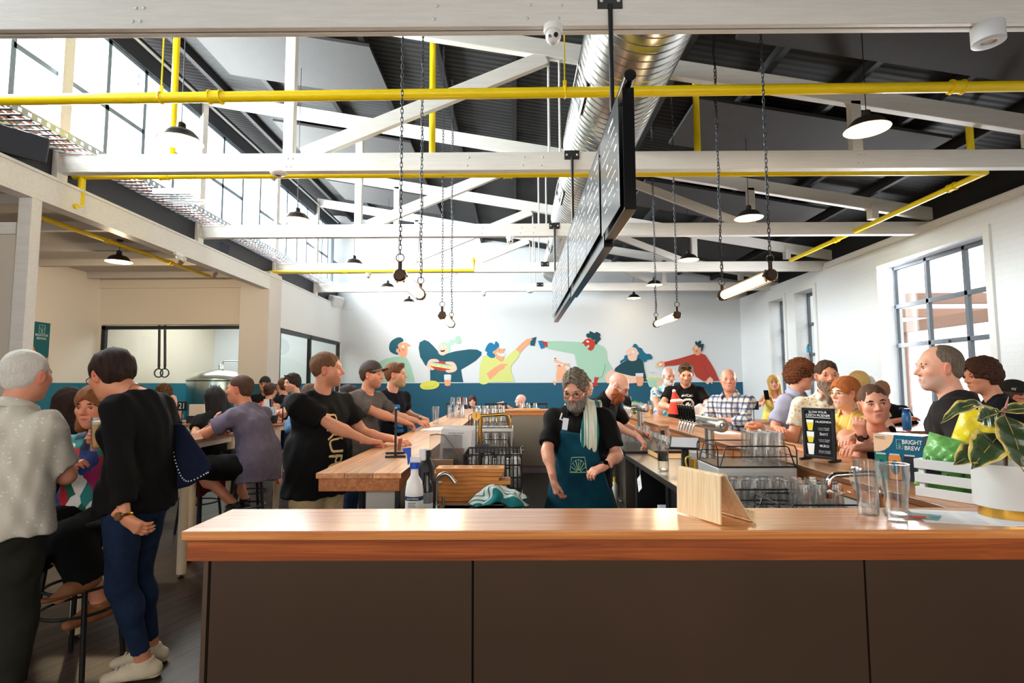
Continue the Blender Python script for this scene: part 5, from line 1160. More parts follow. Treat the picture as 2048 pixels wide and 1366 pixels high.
MB().lathe([(0, 0), (.088, 0), (.09, -.004), (.09, -.115), (.08, -.12), (.045, -.118), (.04, -.1), (0, -.098)], n=36).build('drum', M('drum_white', (214, 216, 220), .45), t, smooth=True); MB().lathe([(0, -.1), (.034, -.1), (.036, -.104), (0, -.108)], n=20).build('lens', PWHITE, t, smooth=True)
p = at(357, 512, x=XL + .02); t = T('emergency_light', 'pair of small white spot lights under the left beam', 'emergency light', world=p)
for k in (-.06, .06): MB().lathe([(0, 0), (.03, 0), (.035, .05), (0, .055)], (p.x + .03, p.y + k, p.z - .02), 14, (.7, -.5, -.5)).build('spot_head', PWHITE, t, smooth=True)
MB().box((p.x - .01, p.y - .1, p.z), (p.x + .03, p.y + .1, p.z + .04)).build('housing', PWHITE, t)
# ---------------------------------------------------------------- furniture and things around the room
CREAM = M('cream_powdercoat', (226, 206, 176), .45)
def table(label, x0, x1, y0, y1, z=1.03, legs=True):
    t = T('bar_table', label, 'table', world=((x0 + x1) / 2, (y0 + y1) / 2, 0), group='tall tables with cream frames')
    MB().box((x0, y0, z - .03), (x1, y1, z)).build('tabletop', M_wood('table_timber', (120, 70, 36), (190, 124, 74), 'x', 1.3), t, bev=.003)
    f = MB()
    for q in (y0 + .03, y1 - .07): f.box((x0 + .03, q, z - .08), (x1 - .03, q + .04, z - .03))
    for q in (x0 + .03, x1 - .07): f.box((q, y0 + .03, z - .08), (q + .04, y1 - .03, z - .03))
    f.build('apron', CREAM, t)
    for x in (x0 + .05, x1 - .05):
        for y in (y0 + .05, y1 - .05):
            l = MB().cyl((x, y, .03), (x, y, z - .03), .034, n=18).build('leg', CREAM, t, smooth=True)
            MB().lathe([(0, 0), (.022, 0), (.022, .006), (.008, .01), (.008, .03)], (x, y, 0), 12).build('foot', BLACK, l)
    return t
table('tall table beside the woman in the black jumper', -3.75, -2.56, 3.32, 4.45)
table('tall table under the elbow of the man in the mauve-grey tee', -3.75, -2.72, 4.72, 5.45)
table('long tall table with the number 21 sign and a steel tin', -4.5, -2.78, 6.55, 7.45)
table('tall table at far left by the brewery glass', -4.4, -3.0, 8.9, 9.6)
table('tall table with the blue drink bottle, near the big window', 3.6, 4.9, 5.5, 6.2, 1.02)
table('tall table at right edge before the man in the black cap', 3.7, 5.2, 4.1, 4.75, .95)
table('tall table with the number 4 sign', 2.7, 3.9, 7.3, 8.0, .98)
table('low table at the far mural wall', -1.2, .5, 10.55, 11.2, .78)
def stool():
    t = T('bar_stool', 'black round bar stool', 'bar stool', loc=(0, 0, 0), group='black metal bar stools')
    MB().lathe([(0, .735), (.15, .735), (.165, .742), (.168, .755), (.16, .765), (0, .768)], n=28).build('seat', M('stool_black', (24, 23, 24), .4), t, smooth=True)
    for k in range(4):
        a = R(45 + 90 * k); MB().tube([(.13 * math.cos(a), .13 * math.sin(a), .738), (.21 * math.cos(a), .21 * math.sin(a), .0)], .013, 8).build('leg', BLACK, t, smooth=True)
    for z, r in ((.3, .175), (.42, .158)): MB().tube([(r * math.cos(a), r * math.sin(a), z) for a in [i * math.pi / 14 for i in range(28)]], .008, 6, closed=True).build('foot_ring', BLACK, t)
    return t
STOOLS = [(-2.36, 3.06, 'bar stool under the seated woman in the bright blouse'), (-2.42, 5.02, 'bar stool under the man in the purple-grey tee'), (-3.25, 5.75, 'bar stool under the long dark-haired woman'), (-2.1, 6.2, 'empty bar stool behind the purple-grey tee'), (-3.15, 7.75, 'bar stool under the dark-haired man in the grey tee'),
          (-1.25, 4.55, 'bar stool by the left bar between two men'), (-3.05, 4.8, None), (-4.6, 7.65, 'bar stool under the curly-haired woman'), (-3.0, 6.3, 'empty bar stool at the table with the steel tin'), (2.36, 3.62, 'bar stool under the woman resting her chin'), (-2.3, 7.1, 'empty bar stool near the white table leg')]
st0 = None
for x, y, lb in STOOLS:
    if lb is None: continue
    if st0 is None: st0 = stool(); st0['label'] = lb; st0.location = (x, y, 0)
    else: dup(st0, (x, y, 0), rz=x * 3, label=lb)
def number(label, num, loc, rz, h=.16):
    t = T('table_number', label, 'table number', loc=loc, rz=rz); MB().box((-.07, -.004, h), (.07, .004, h + .115)).build('plate', M('number_black', (24, 25, 30), .4), t, bev=.002)
    MB().cyl((0, 0, 0), (0, 0, h), .005, n=8).build('stem', BLACK, t); MB().lathe([(0, 0), (.04, 0), (.04, .006), (0, .008)], n=18).build('base', BLACK, t)
    text(num, wi, t, (0, -.0048, h + .057), (1, 0, 0), (0, 0, 1), .1, bold=.01)
p = at(363, 846, z=1.03); number('black number 21 sign on a tall table', '21', (p.x, p.y, 1.03), R(-12), h=.15)
p = at(1508, 845, y=7.45); number('navy number 4 sign on a table by the right bar', '4', (p.x, 7.45, .98), 0)
t = T('cutlery_tin', 'steel tin of menus on the tall table', 'tin', loc=(-3.08, 6.85, 1.03)); MB().lathe([(0, 0), (.06, 0), (.062, .004), (.062, .17), (.058, .17), (.057, .01), (0, .01)], n=24).build('tin_body', STEEL, t, smooth=True)
for k in range(2): MB().box((-.03 + .02 * k, -.01 + .02 * k, .02), (.04 + .02 * k, -.006 + .02 * k, .29), Matrix.Rotation(R(-5 + 10 * k), 3, 'Y')).build('menu_card', [M('menu_paper'), M('gloss_black')][k], t)
t = T('napkin_bucket', 'small black bucket of folded napkins on the tall table', 'bucket', loc=(-2.94, 6.7, 1.03)); MB().lathe([(0, 0), (.05, 0), (.064, .1), (.06, .1), (.048, .01), (0, .01)], n=20).build('bucket', BLACK, t, smooth=True)
for k in range(4): MB().box((-.035 + .02 * k, -.01, .02), (-.022 + .02 * k, .01, .2), Matrix.Rotation(R(-6 + 4 * k), 3, 'Y')).build('napkin', M('napkin_white'), t)
t = T('sign_rod', 'thin black sign rod on the tall table edge', 'sign', loc=(-2.84, 6.75, 1.03)); MB().cyl((0, 0, 0), (0, 0, .3), .008).build('rod', BLACK, t); MB().box((-.05, -.04, 0), (.05, .04, .006)).build('base', BLACK, t)
t = T('number_block', 'small white menu block beside the number 21', 'menu', world=(-3.95, 6.8, 1.03)); MB().box((-4.02, 6.8, 1.12), (-3.84, 6.84, 1.26)).build('menu_card', M('menu_cream', (232, 214, 190), .5), t); MB().box((-4.04, 6.78, 1.03), (-3.82, 6.86, 1.12)).build('box_holder', BLACK, t)
def beer(loc, label, h=.15, fill=.1, foam=.012, mat=None, handle=False, r=.038):
    g = T('beer_glass', label, 'beer', loc=loc); vessel(g, h, r * .9, r, fill, foam, mat or BEER, n=18)
    if handle: loop_handle(g, h, r, GLASST, ang=R(0))
    return g
beer((-3.2, 5.2, 1.03), 'low glass of beer on the table before the purple-grey tee', .1, .05, .02)
beer((-2.95, 5.38, 1.03), 'pale pink-topped tumbler near the elbow on the tall table', .11, .06, .01, M('rose_drink', (214, 140, 110), .3))
beer((-3.3, 6.9, 1.03), 'amber beer glass beside the steel tin', .16, .12, .01, BEERC)
beer((-4.2, 6.75, 1.03), 'clear plastic tumbler next to the number 21', .18, .0, 0)
t = bottle('drink_bottle', 'blue water bottle on the table near the big window', 'bottle', (4.02, 5.72, 1.02), [(0, 0), (.038, 0), (.04, .01), (.04, .15), (.03, .175), (0, .176)], M('blue_bottle', (30, 120, 200), .2, coat=.4), [('cap', [(0, .17), (.034, .172), (.034, .21), (0, .212)], M('blue_cap', (14, 80, 170), .4))]); MB().tube([(-.02, 0, .205), (-.06, 0, .215), (-.065, 0, .2)], .008, 8).build('spout', M('blue_cap'), t)
t = bottle('drink_bottle', 'small teal spray can on the window ledge at right', 'bottle', (6.34, 11.9, 2.13 - .75 + .78), [(0, 0), (.035, 0), (.035, .12), (.02, .14), (0, .141)], M('teal_can', (20, 120, 150), .4), [('cap', [(0, .135), (.018, .137), (.018, .17), (0, .171)], BLACK)], 12)
# brew room behind the glass
def tank():
    BS = M('brew_tank_steel', (206, 208, 206), .22, 1, bump=(60, .04), stretch=(1, 1, 12))
    t = T('brew_tank', 'shiny steel brewing tank behind the glass', 'tank', world=(-6.55, 12.3, 0)); c = (-6.55, 12.3, 0)
    MB().lathe([(0, .35), (.3, .45), (.68, .7), (.7, .74), (.7, 1.6), (.69, 1.66), (.6, 1.74), (.35, 1.82), (.12, 1.86), (0, 1.86)], c, 48).build('tank_shell', BS, t, smooth=True)
    MB().lathe([(.705, 1.58), (.712, 1.6), (.712, 1.63), (.7, 1.65)], c, 48).build('shoulder_band', BS, t, smooth=True)
    MB().tube(spline([(-6.5, 12.2, 1.84), (-6.5, 12.2, 1.98), (-6.46, 12.2, 2.02), (-6.22, 12.2, 2.02), (-6.14, 12.2, 1.98), (-6.1, 12.2, 1.6)], 5, False), .02, 10).build('vent_pipe', CHROME, t, smooth=True)
    for a in (.8, 2.4, 4.0, 5.5): MB().cyl((c[0] + .5 * math.cos(a), c[1] + .5 * math.sin(a), 0), (c[0] + .5 * math.cos(a), c[1] + .5 * math.sin(a), .62), .04).build('leg', BS, t)
    MB().lathe([(0, 0), (.05, 0), (.05, .1), (0, .12)], (-6.6, 12.3, 1.85), 16).build('valve', CHROME, t, smooth=True)
    text('MILK\nTANK', M('tank_print', (60, 70, 80), .5), t, (-6.33, 11.632, 1.42), (.95, .31, 0), (0, 0, 1), .1)
tank()
for i, u in enumerate((319, 330)):
    a, b = at(u, 640, y=11.7), at(u + (0 if i else -1), 730, y=11.7)
    t = T('hanging_hose', ['left black strap with a ring, hanging behind the brewery glass', 'right black strap with a ring, hanging behind the brewery glass'][i], 'hose', world=a)
    MB().tube([(a.x, 11.7, 3.6), a, b], .026, 8).build('hose', BLACK, t, smooth=True); MB().cyl(b, b - Vector((0, 0, .08)), .03, .02, 10).build('coupling', BRZ, t)
    c = b - Vector((0, 0, .17)); MB().tube([c + Vector((.09 * math.cos(q), 0, .09 * math.sin(q))) for q in [k * math.pi / 10 for k in range(20)]], .014, 8, closed=True).build('ring', M('hose_ring', (50, 56, 70), .4), t, smooth=True)
def banner():
    t = T('wall_banner', 'teal and orange banner on the alcove wall', 'banner', world=(XA, 9.65, 2.3)); x = XA + .004
    y0, y1, z1, z0 = 9.5, 9.84, 2.62, 1.4
    MB().box((XA + .001, y0, z0), (x, y1, z1)).build('cloth', M('banner_teal', (18, 92, 96), .7), t)
    m = MB(); m.add([(x + .001, y, z) for y, z in ((y0, z0), (y1, z0), (y1, 2.02), (y1 - .05, 1.98), (y0 + .17, 1.9), (y0, 2.22))], [(0, 1, 2, 3, 4, 5)]); m.build('orange_shape', M('banner_orange', (232, 140, 84), .7), t)
    text('BRIGHTSTAR\nBREWING', wi, t, (x + .0015, (y0 + y1) / 2, 2.36), (0, 1, 0), (0, 0, 1), .06, fit=.26)
    m = MB()
    for p, q in (((-.06, 0), (.06, 0)), ((.06, 0), (.06, .14)), ((.06, .14), (-.06, .14)), ((-.06, .14), (-.06, 0)), ((0, .01), (-.05, .1)), ((0, .01), (0, .12)), ((0, .01), (.05, .1))): m.beam((x + .002, 9.67 + p[0], 2.43 + p[1]), (x + .002, 9.67 + q[0], 2.43 + q[1]), .006, .002, (1, 0, 0))
    m.build('emblem', M('emblem_pale', (170, 200, 190), .6), t)
banner()
# paper bag on the floor by the stool
t = T('paper_bag', 'brown paper carrier bag on the floor behind the old man', 'bag', loc=(-2.83, 3.12, 0), rz=.3)
MB().prism([(-.12, -.08, 0), (.12, -.08, 0), (.12, .08, 0), (-.12, .08, 0)], (0, 0, .3)).build('bag_body', M('kraft_paper', (170, 104, 56), .8, noise=(6, .15), bump=(9, .6)), t, bev=.006)
for y in (-.05, .05): MB().tube(spline([(-.05, y, .3), (-.045, y, .37), (.045, y, .37), (.05, y, .3)], 5, False), .004, 6).build('handle', BLACK, t)
MB().box((-.05, -.085, .02), (.08, -.0815, .14)).build('printed_panel', M('bag_print', (40, 80, 100), .7), t)
def chair():
    t = T('cafe_chair', 'black framed chair at the low table by the mural wall', 'chair', loc=(-.35, 10.2, 0))
    MB().box((-.2, -.2, .44), (.2, .2, .46)).build('seat', BLACK, t, bev=.01)
    for x in (-.19, .19):
        for y in (-.19, .19): MB().cyl((x, y, 0), (x, y, .44 if y > 0 else 1.14), .012, n=8).build('leg', BLACK, t)
    m = MB()
    for z in (.82, .97, 1.12): m.box((-.2, -.2, z), (.2, -.18, z + .035))
    m.build('backrest', BLACK, t); return t
ch = chair()
dup(ch, (.35, 10.15, 0), rz=.2, label='black framed chair under the bald man at the mural wall')
dup(ch, (-1.0, 10.15, 0), rz=-.3, label='black framed chair behind the two dark-haired women')
# ---------------------------------------------------------------- people: bodies grown as one smooth surface
def nrm(v): v = np.asarray(v, float); return v / max(1e-9, np.linalg.norm(v))
class Fld:
    "a sampled distance field; shapes melt together; mesh() pulls out its surface"
    def __init__(s, lo, hi, h):
        s.lo = np.array(lo, float); s.h = h; n = np.ceil((np.array(hi, float) - s.lo) / h).astype(int) + 1
        s.ax = [(s.lo[i] + h * np.arange(n[i])).astype(np.float32) for i in range(3)]; s.D = np.full(n, .5, np.float32)
    def win(s, lo, hi):
        sl = []
        for i in range(3):
            a = int(np.clip(math.floor((lo[i] - s.lo[i]) / s.h), 0, s.D.shape[i])); b = int(np.clip(math.ceil((hi[i] - s.lo[i]) / s.h) + 1, 0, s.D.shape[i]))
            if b <= a: return None, None
            sl.append(slice(a, b))
        return tuple(sl), (s.ax[0][sl[0]][:, None, None], s.ax[1][sl[1]][None, :, None], s.ax[2][sl[2]][None, None, :])
    def put(s, sl, d, k, op):
        A = s.D[sl]
        if op == 'u': h = np.maximum(k - np.abs(A - d), 0) / k; s.D[sl] = np.minimum(A, d) - h * h * k / 4
        else: d = -d; h = np.maximum(k - np.abs(A - d), 0) / k; s.D[sl] = np.maximum(A, d) + h * h * k / 4
    def ell(s, c, r, Rm=None, k=.02, op='u'):
        c = np.asarray(c, float); r = np.asarray(r, float) if np.ndim(r) else np.full(3, float(r)); m = r.max() + k + 2 * s.h
        sl, P = s.win(c - m, c + m)
        if sl is None: return s
        q = [P[i] - c[i] for i in range(3)]
        if Rm is not None: q = [sum(q[j] * Rm[j][i] for j in range(3)) for i in range(3)]
        k0 = np.sqrt(sum((q[i] / r[i]) ** 2 for i in range(3))); k1 = np.sqrt(sum((q[i] / r[i] ** 2) ** 2 for i in range(3)))
        s.put(sl, (k0 * (k0 - 1) / np.maximum(k1, 1e-6)).astype(np.float32), k, op); return s
    def cap(s, a, b, ra, rb=None, k=.02, op='u', flat=False, flat0=False, sq=None):
        a, b = np.asarray(a, float), np.asarray(b, float); rb = ra if rb is None else rb; m = max(ra, rb) * 1.3 + k + 2 * s.h
        sl, P = s.win(np.minimum(a, b) - m, np.maximum(a, b) + m)
        if sl is None: return s
        ba = b - a; L2 = max(1e-9, ba @ ba); q = [P[i] - a[i] for i in range(3)]
        tt = sum(q[i] * ba[i] for i in range(3)) / L2; t = np.clip(tt, 0, 1)
        e = [q[i] - ba[i] * t for i in range(3)]
        if sq is not None:
            ax, f = sq; dt = sum(e[i] * ax[i] for i in range(3)); e = [e[i] + ax[i] * dt * (f - 1) for i in range(3)]
        d = np.sqrt(sum(x * x for x in e)) - (ra + (rb - ra) * t)
        if flat: d = np.maximum(d, (tt - 1) * math.sqrt(L2))
        if flat0: d = np.maximum(d, -tt * math.sqrt(L2))
        s.put(sl, d.astype(np.float32), k, op); return s
    def plane(s, p, n, k=.006):
        "keep what lies behind the plane (n points to what goes)"
        d = sum((a - float(p[i])) * float(n[i]) for i, a in enumerate((s.ax[0][:, None, None], s.ax[1][None, :, None], s.ax[2][None, None, :])))
        h = np.maximum(k - np.abs(s.D - d), 0) / k; s.D = (np.maximum(s.D, d) + h * h * k / 4).astype(np.float32); return s
    def noise(s, amp, fr, seed=0, st=(1, 1, 1), n=4):
        rn = np.random.RandomState(seed); X, Y, Z = s.ax[0][:, None, None] * st[0], s.ax[1][None, :, None] * st[1], s.ax[2][None, None, :] * st[2]; o = 0
        for i in range(n):
            v = nrm(rn.randn(3)) * fr * (1 + .6 * i); w = nrm(rn.randn(3)) * fr * .5
            o = o + np.sin(X * v[0] + Y * v[1] + Z * v[2] + 1.6 * np.sin(X * w[0] + Y * w[1] + Z * w[2] + i) + rn.rand() * 6) / (1 + .5 * i)
        s.D = (s.D + amp * o).astype(np.float32); return s
    def mesh(s):
        D = s.D; neg = D < 0; c = [(i, j, k) for i in (0, 1) for j in (0, 1) for k in (0, 1)]; n = np.array(D.shape) - 1
        cut = lambda A, o: A[o[0]:n[0] + o[0], o[1]:n[1] + o[1], o[2]:n[2] + o[2]]
        cnt = sum(cut(neg, o).astype(np.int8) for o in c); act = (cnt > 0) & (cnt < 8); I = np.argwhere(act)
        if len(I) == 0: return np.zeros((0, 3)), np.zeros((0, 4), int)
        val = np.stack([D[I[:, 0] + o[0], I[:, 1] + o[1], I[:, 2] + o[2]] for o in c], 1); co = np.array(c, float); acc = np.zeros((len(I), 3)); num = np.zeros(len(I))
        for a in range(8):
            for b in range(a + 1, 8):
                if np.abs(co[a] - co[b]).sum() != 1: continue
                m = (val[:, a] < 0) != (val[:, b] < 0); va, vb = val[m, a], val[m, b]; t = (va / (va - vb))[:, None]; acc[m] += co[a] + (co[b] - co[a]) * t; num[m] += 1
        V = s.lo + (I + acc / num[:, None]) * s.h; idx = np.full(act.shape, -1, np.int64); idx[act] = np.arange(len(I)); Q = []
        for ax in range(3):
            u, v = (ax + 1) % 3, (ax + 2) % 3
            lo = [slice(None)] * 3; hi = [slice(None)] * 3; lo[ax] = slice(0, -1); hi[ax] = slice(1, None); A, B = neg[tuple(lo)], neg[tuple(hi)]
            E = np.argwhere(A != B); E = E[(E[:, u] > 0) & (E[:, v] > 0) & (E[:, u] < n[u]) & (E[:, v] < n[v])]
            if not len(E): continue
            fl = A[tuple(E.T)]; du = np.zeros(3, int); dv = np.zeros(3, int); du[u] = 1; dv[v] = 1
            q = np.stack([idx[tuple((E - du - dv).T)], idx[tuple((E - dv).T)], idx[tuple(E.T)], idx[tuple((E - du).T)]], 1); q[~fl] = q[~fl][:, ::-1]; Q.append(q[(q >= 0).all(1)])
        return V, np.concatenate(Q)
def mk(name, V, Q, mat, parent, cols=None):
    me = bpy.data.meshes.new(name); V = np.asarray(V, np.float32); Q = np.asarray(Q, np.int32); me.vertices.add(len(V)); me.vertices.foreach_set('co', V.ravel())
    me.loops.add(Q.size); me.loops.foreach_set('vertex_index', Q.ravel()); me.polygons.add(len(Q)); me.polygons.foreach_set('loop_start', np.arange(0, Q.size, 4, dtype=np.int32))
    me.update(calc_edges=True); me.shade_smooth(); me.materials.append(mat)
    if cols is not None: a = me.color_attributes.new('col', 'FLOAT_COLOR', 'POINT'); a.data.foreach_set('color', np.asarray(cols, np.float32).ravel())
    o = bpy.data.objects.new(name, me); COL.objects.link(o); o.parent = parent; return o
SKIN = M('skin', (226, 170, 140), .45, attr=True, noise=(30, .05)); MATS['skin'].node_tree.nodes['Principled BSDF'].inputs['Specular IOR Level'].default_value = .35
EYE = M('eye_surface', (240, 240, 240), .1, attr=True)
def M_hair(name, c, c2=None, curl=False):
    if name in MATS: return MATS[name]
    c2 = c2 or [min(255, int(q * 1.5 + 10)) for q in c]
    if curl:
        m = M_wood(name, c, c2, 'x', 1, rough=.75); N, L = nodes(m)
        for nd in N:
            if nd.type == 'MAPPING': nd.inputs['Scale'].default_value = (62, 62, 62)
    else: m = M_wood(name, c, c2, 'z', 9, rough=.68)
    for nd in nodes(m)[0]:
        if nd.type == 'BUMP': nd.inputs['Strength'].default_value = .7; nd.inputs['Distance'].default_value = .006
    nodes(m)[0]['Principled BSDF'].inputs['Specular IOR Level'].default_value = .25
    return m
def ik(a, t, l1, l2, hint):
    a, t = np.asarray(a, float), np.asarray(t, float); d = t - a; L = np.linalg.norm(d); u = d / max(L, 1e-6); L = min(L, (l1 + l2) * .995); t = a + u * L
    x = (l1 * l1 - l2 * l2 + L * L) / (2 * L); y = math.sqrt(max(0, l1 * l1 - x * x)); h = np.asarray(hint, float); h = h - u * (h @ u); return a + u * x + nrm(h) * y, t
def Rx(a): c, s = math.cos(R(a)), math.sin(R(a)); return np.array([[1, 0, 0], [0, c, -s], [0, s, c]])
def Ry(a): c, s = math.cos(R(a)), math.sin(R(a)); return np.array([[c, 0, s], [0, 1, 0], [-s, 0, c]])
def Rz(a): c, s = math.cos(R(a)), math.sin(R(a)); return np.array([[c, -s, 0], [s, c, 0], [0, 0, 1]])
GL_RIM = M('spectacle_rim', (40, 32, 30), .3); LENS = M_pane('spectacle_lens', (.95, .96, .97))

def head_mesh(t, Rh, C, s, h, P):
    "head in its own frame (x right, y forward, z up); returns verts, quads, colours; adds hair, eyes, beard ... as parts"
    fem = P.get('fem', 0); jw = .93 if fem else 1.0; fatf = P.get('face', 1.0)
    F = Fld((-.11, -.13, -.17), (.11, .14, .135), h / s)
    F.ell((0, -.012, .035), (.0745, .095, .082), k=.01).ell((0, .028, -.035), (.058 * fatf, .06, .08), k=.04).ell((0, .012, -.055), (.06 * jw * fatf, .058, .055), k=.04)
    F.ell((0, .066, -.094), (.02 * jw, .018, .018), k=.035)
    for q in (-1, 1): F.ell((q * .042, .06, -.016), (.022, .02, .02), k=.03)
    F.cap((-.034, .078, .025), (.034, .078, .025), .011 if not fem else .008, k=.025)
    for q in (-1, 1): F.ell((q * .0325, .0955, .004), (.0165, .014, .0115), k=.014, op='s')
    nl = P.get('nose', 1.0)
    F.cap((0, .084, .012), (0, .084 + .024 * nl, -.024), .0075, .0115, k=.014)
    for q in (-1, 1): F.ell((q * .0125, .092, -.029), (.009, .011, .008), k=.009)
    for q in (-1, 1): F.ell((q * .0325, .072, .003), .0136, k=.006); F.cap((q * .018, .086, .0075), (q * .046, .079, .0085), .0032, k=.005); F.cap((q * .02, .0845, -.0055), (q * .044, .079, -.0045), .0026, k=.005)
    F.cap((-.02, .083, -.0575), (.02, .083, -.0575), .0065, k=.01).cap((-.017, .0835, -.0685), (.017, .0835, -.0685), .0075, k=.01)
    F.cap((-.019, .094, -.063), (.019, .094, -.063), .0032 if not P.get('open') else .007, k=.004, op='s')
    for q in (-1, 1):
        E = Ry(q * 8) @ Rz(q * -22); F.ell((q * .079, -.008, -.006), (.0085, .019, .032), E, k=.012); F.ell((q * .0875, -.004, -.004), (.006, .010, .02), E, k=.006, op='s')
    nb = (Rh.T @ (P['neck'] - C)) / s; r = .052 if fem else .06
    F.cap((0, -.022, -.05), nb, r * .94, r, k=.03)
    V, Q = F.mesh(); base = np.array(rgb(P.get('skin', (224, 168, 138)))[:3]); c = np.tile(base, (len(V), 1))
    x, y, z = V.T
    def mix(mask, col, a): mm = (mask * a)[:, None]; c[:] = c * (1 - mm) + np.array(rgb(col)[:3]) * mm
    sk = P.get('skin', (224, 168, 138)); red = (min(255, sk[0] + 4), int(sk[1] * .78), int(sk[2] * .76))
    sm = lambda d, w_: np.clip(1 - d / w_, 0, 1)
    mix(sm(np.sqrt((np.abs(x) - .042) ** 2 + (y - .07) ** 2 + (z + .028) ** 2), .034), red, .38); mix(sm(np.sqrt(x ** 2 + (y - .108) ** 2 + (z + .024) ** 2), .026), red, .5); mix(sm(np.abs(np.abs(x) - .083), .02) * (np.abs(y) < .04), red, .5)
    lip = np.clip(1 - np.sqrt((x / .026) ** 2 + ((z + .063) / .0125) ** 2), 0, 1) ** .5 * (y > .07); mix(lip, (176, 84, 80) if fem else (178, 106, 94), .8)
    mix(sm(np.sqrt((x / .6) ** 2 + ((z + .063) / .3) ** 2), .012) * (y > .068) * (y < .0925), (70, 28, 26), .8)
    if P.get('stubble'): mix(np.clip((-.035 - z) / .02, 0, 1) * np.clip((y + .01) / .03, 0, 1) * (1 - lip) * np.clip((z + .125) / .02, 0, 1), P['stubble'], .42)
    W = lambda v: C + s * (np.asarray(v) @ Rh.T)
    # eyes and brows
    g = nrm((math.sin(R(-P.get('gaze', 0))), math.cos(R(P.get('gaze', 0))), -math.sin(R(P.get('gazed', 0))))); n, m = 14, 12; vs, qs, cc = [], [], []
    for q in (-1, 1):
        vs, qs, cc = [], [], []; o = 0
        for i in range(m + 1):
            for j in range(n):
                a, b = math.pi * i / m, 2 * math.pi * j / n; f = nrm(np.cross(g, (0, 0, 1))); u = np.cross(f, g); d = g * math.cos(a) + (f * math.cos(b) + u * math.sin(b)) * math.sin(a)
                vs.append(np.array((q * .0325, .0725, .0025)) + d * .0142); cc.append((.004, .004, .004, 1) if a < .2 else (*rgb(P.get('iris', (60, 42, 30)))[:3], 1) if a < .6 else (.55, .53, .5, 1))
        qs += [(o + i * n + j, o + i * n + (j + 1) % n, o + (i + 1) * n + (j + 1) % n, o + (i + 1) * n + j) for i in range(m) for j in range(n)]
        mk('eye', W(vs), qs, EYE, t, cc)
    hc = P.get('haircol', (60, 40, 28)); hm = M_hair('hair_%d_%d_%d' % tuple(hc), hc, P.get('hair2'), P.get('hair') in ('curly', 'wavy') or P.get('curl'))
    bc = P.get('browcol'); bc = bc or [int(q * .62) for q in hc]; bm = M('brow_%d_%d_%d' % tuple(bc), bc, .9)
    B = Fld((-.06, .05, -.01), (.06, .11, .06), .0024)
    for q in (-1, 1): B.cap((q * .014, .0885, .0245), (q * .033, .0875, .0272), .0044, .0048, k=.004).cap((q * .033, .0875, .0265), (q * .051, .076, .021), .0048, .003, k=.004).cap((q * .019, .0885, .0085), (q * .033, .0885, .0105), .0023, .0026, k=.002).cap((q * .033, .0885, .0105), (q * .047, .08, .0075), .0026, .002, k=.002)
    b, qq = B.mesh(); mk('eyebrows', W(b), qq, bm, t)
    # hair
    st = P.get('hair', 'short'); th = P.get('thick', {'short': .012, 'buzz': .004, 'receding': .005, 'curly': .034, 'wavy': .024, 'bob': .018, 'long': .016, 'bun': .012, 'tuft': .006}.get(st, .01))
    if st != 'bald':
        zl = {'bob': -.16, 'long': -.40}.get(st, -.13); G = Fld((-.15, -.2, zl - .02), (.15, .13, .19), max(h * 1.15, .0042))
        sh_ = .007 if st in ('short', 'buzz', 'bun', 'pony', 'receding', 'tuft') else 0; G.ell((0, -.012 - sh_, .035), (.0745 + th * (.8 if sh_ else 1), .095 + th, .082 + th * P.get('top', 1.25)), k=.01)
        if st in ('curly', 'wavy'): G.ell((0, -.03, -.01), (.07 + th, .075 + th * .9, .08), k=.03)
        if st in ('bob', 'long'):
            for q in (-1, 1): G.cap((q * .062, -.0, .03), (q * .07, .012 if st == 'bob' else .03, zl + .04), .03, .026 if st == 'bob' else .03, k=.03); G.cap((q * .04, -.06, .02), (q * .05, -.06, zl + .03), .05, .035, k=.03)
            G.cap((0, -.07, 0), (0, -.075, zl + .03), .055, .04, k=.03)
        if st in ('short', 'buzz', 'receding', 'tuft', 'bun', 'pony'): G.ell((0, -.05, P.get('napez', -.02)), (.063 + th * .6, .051 + th * .7, .055), k=.02)
        if st == 'bun': G.ell((0, -.115, .055), (.048, .042, .05), k=.02)
        if st == 'pony': G.cap((0, -.1, .03), (0, -.15, -.02), .03, .03, k=.02).cap((0, -.15, -.02), (0, -.14, -.12), .03, .018, k=.02)
        if P.get('quiff'): G.cap((-.03, .06, .1), (.03, .06, .1), P['quiff'], k=.03)
        fw = {'bob': .054, 'long': .054}.get(st, .07); hl = P.get('hairline', .022 if st in ('short', 'buzz', 'bun', 'pony', 'receding') else .008 if st in ('wavy', 'curly') else 0)
        G.ell((0, .118, -.045 + hl), (fw, .078, .108), k=.012, op='s')
        if st in ('receding', 'tuft'): G.ell((0, .085, .085), (.06, .085 if st == 'receding' else .11, .07), k=.02, op='s')
        if st not in ('bob', 'long', 'curly', 'wavy'):
            for q in (-1, 1): G.ell((q * .085, .0, -.012), (.03, .024, .04), k=.008, op='s')
        if st not in ('bob', 'long'):
            zb = P.get('nape', -.04); G.plane((0, .02, zb), nrm((0, .42, -1)), .01)
            for q in (-1, 1): G.ell((q * .07, .06, -.06), (.05, .062, .05), k=.01, op='s')
        if st in ('curly', 'wavy') or P.get('curl'): G.noise(P.get('curl', .0055 if st == 'curly' else .003), 150 if st != 'wavy' else 75, 3, n=6)
        else: G.noise(.0022 * min(1, th / .012), 95, 2, (1, .8, .35), 5)
        if P.get('cap'): G.plane((0, 0, .05), nrm((0, .12, 1)), .006)
        b, qq = G.mesh()
        if len(b): mk('hair', W(b), qq, hm, t)
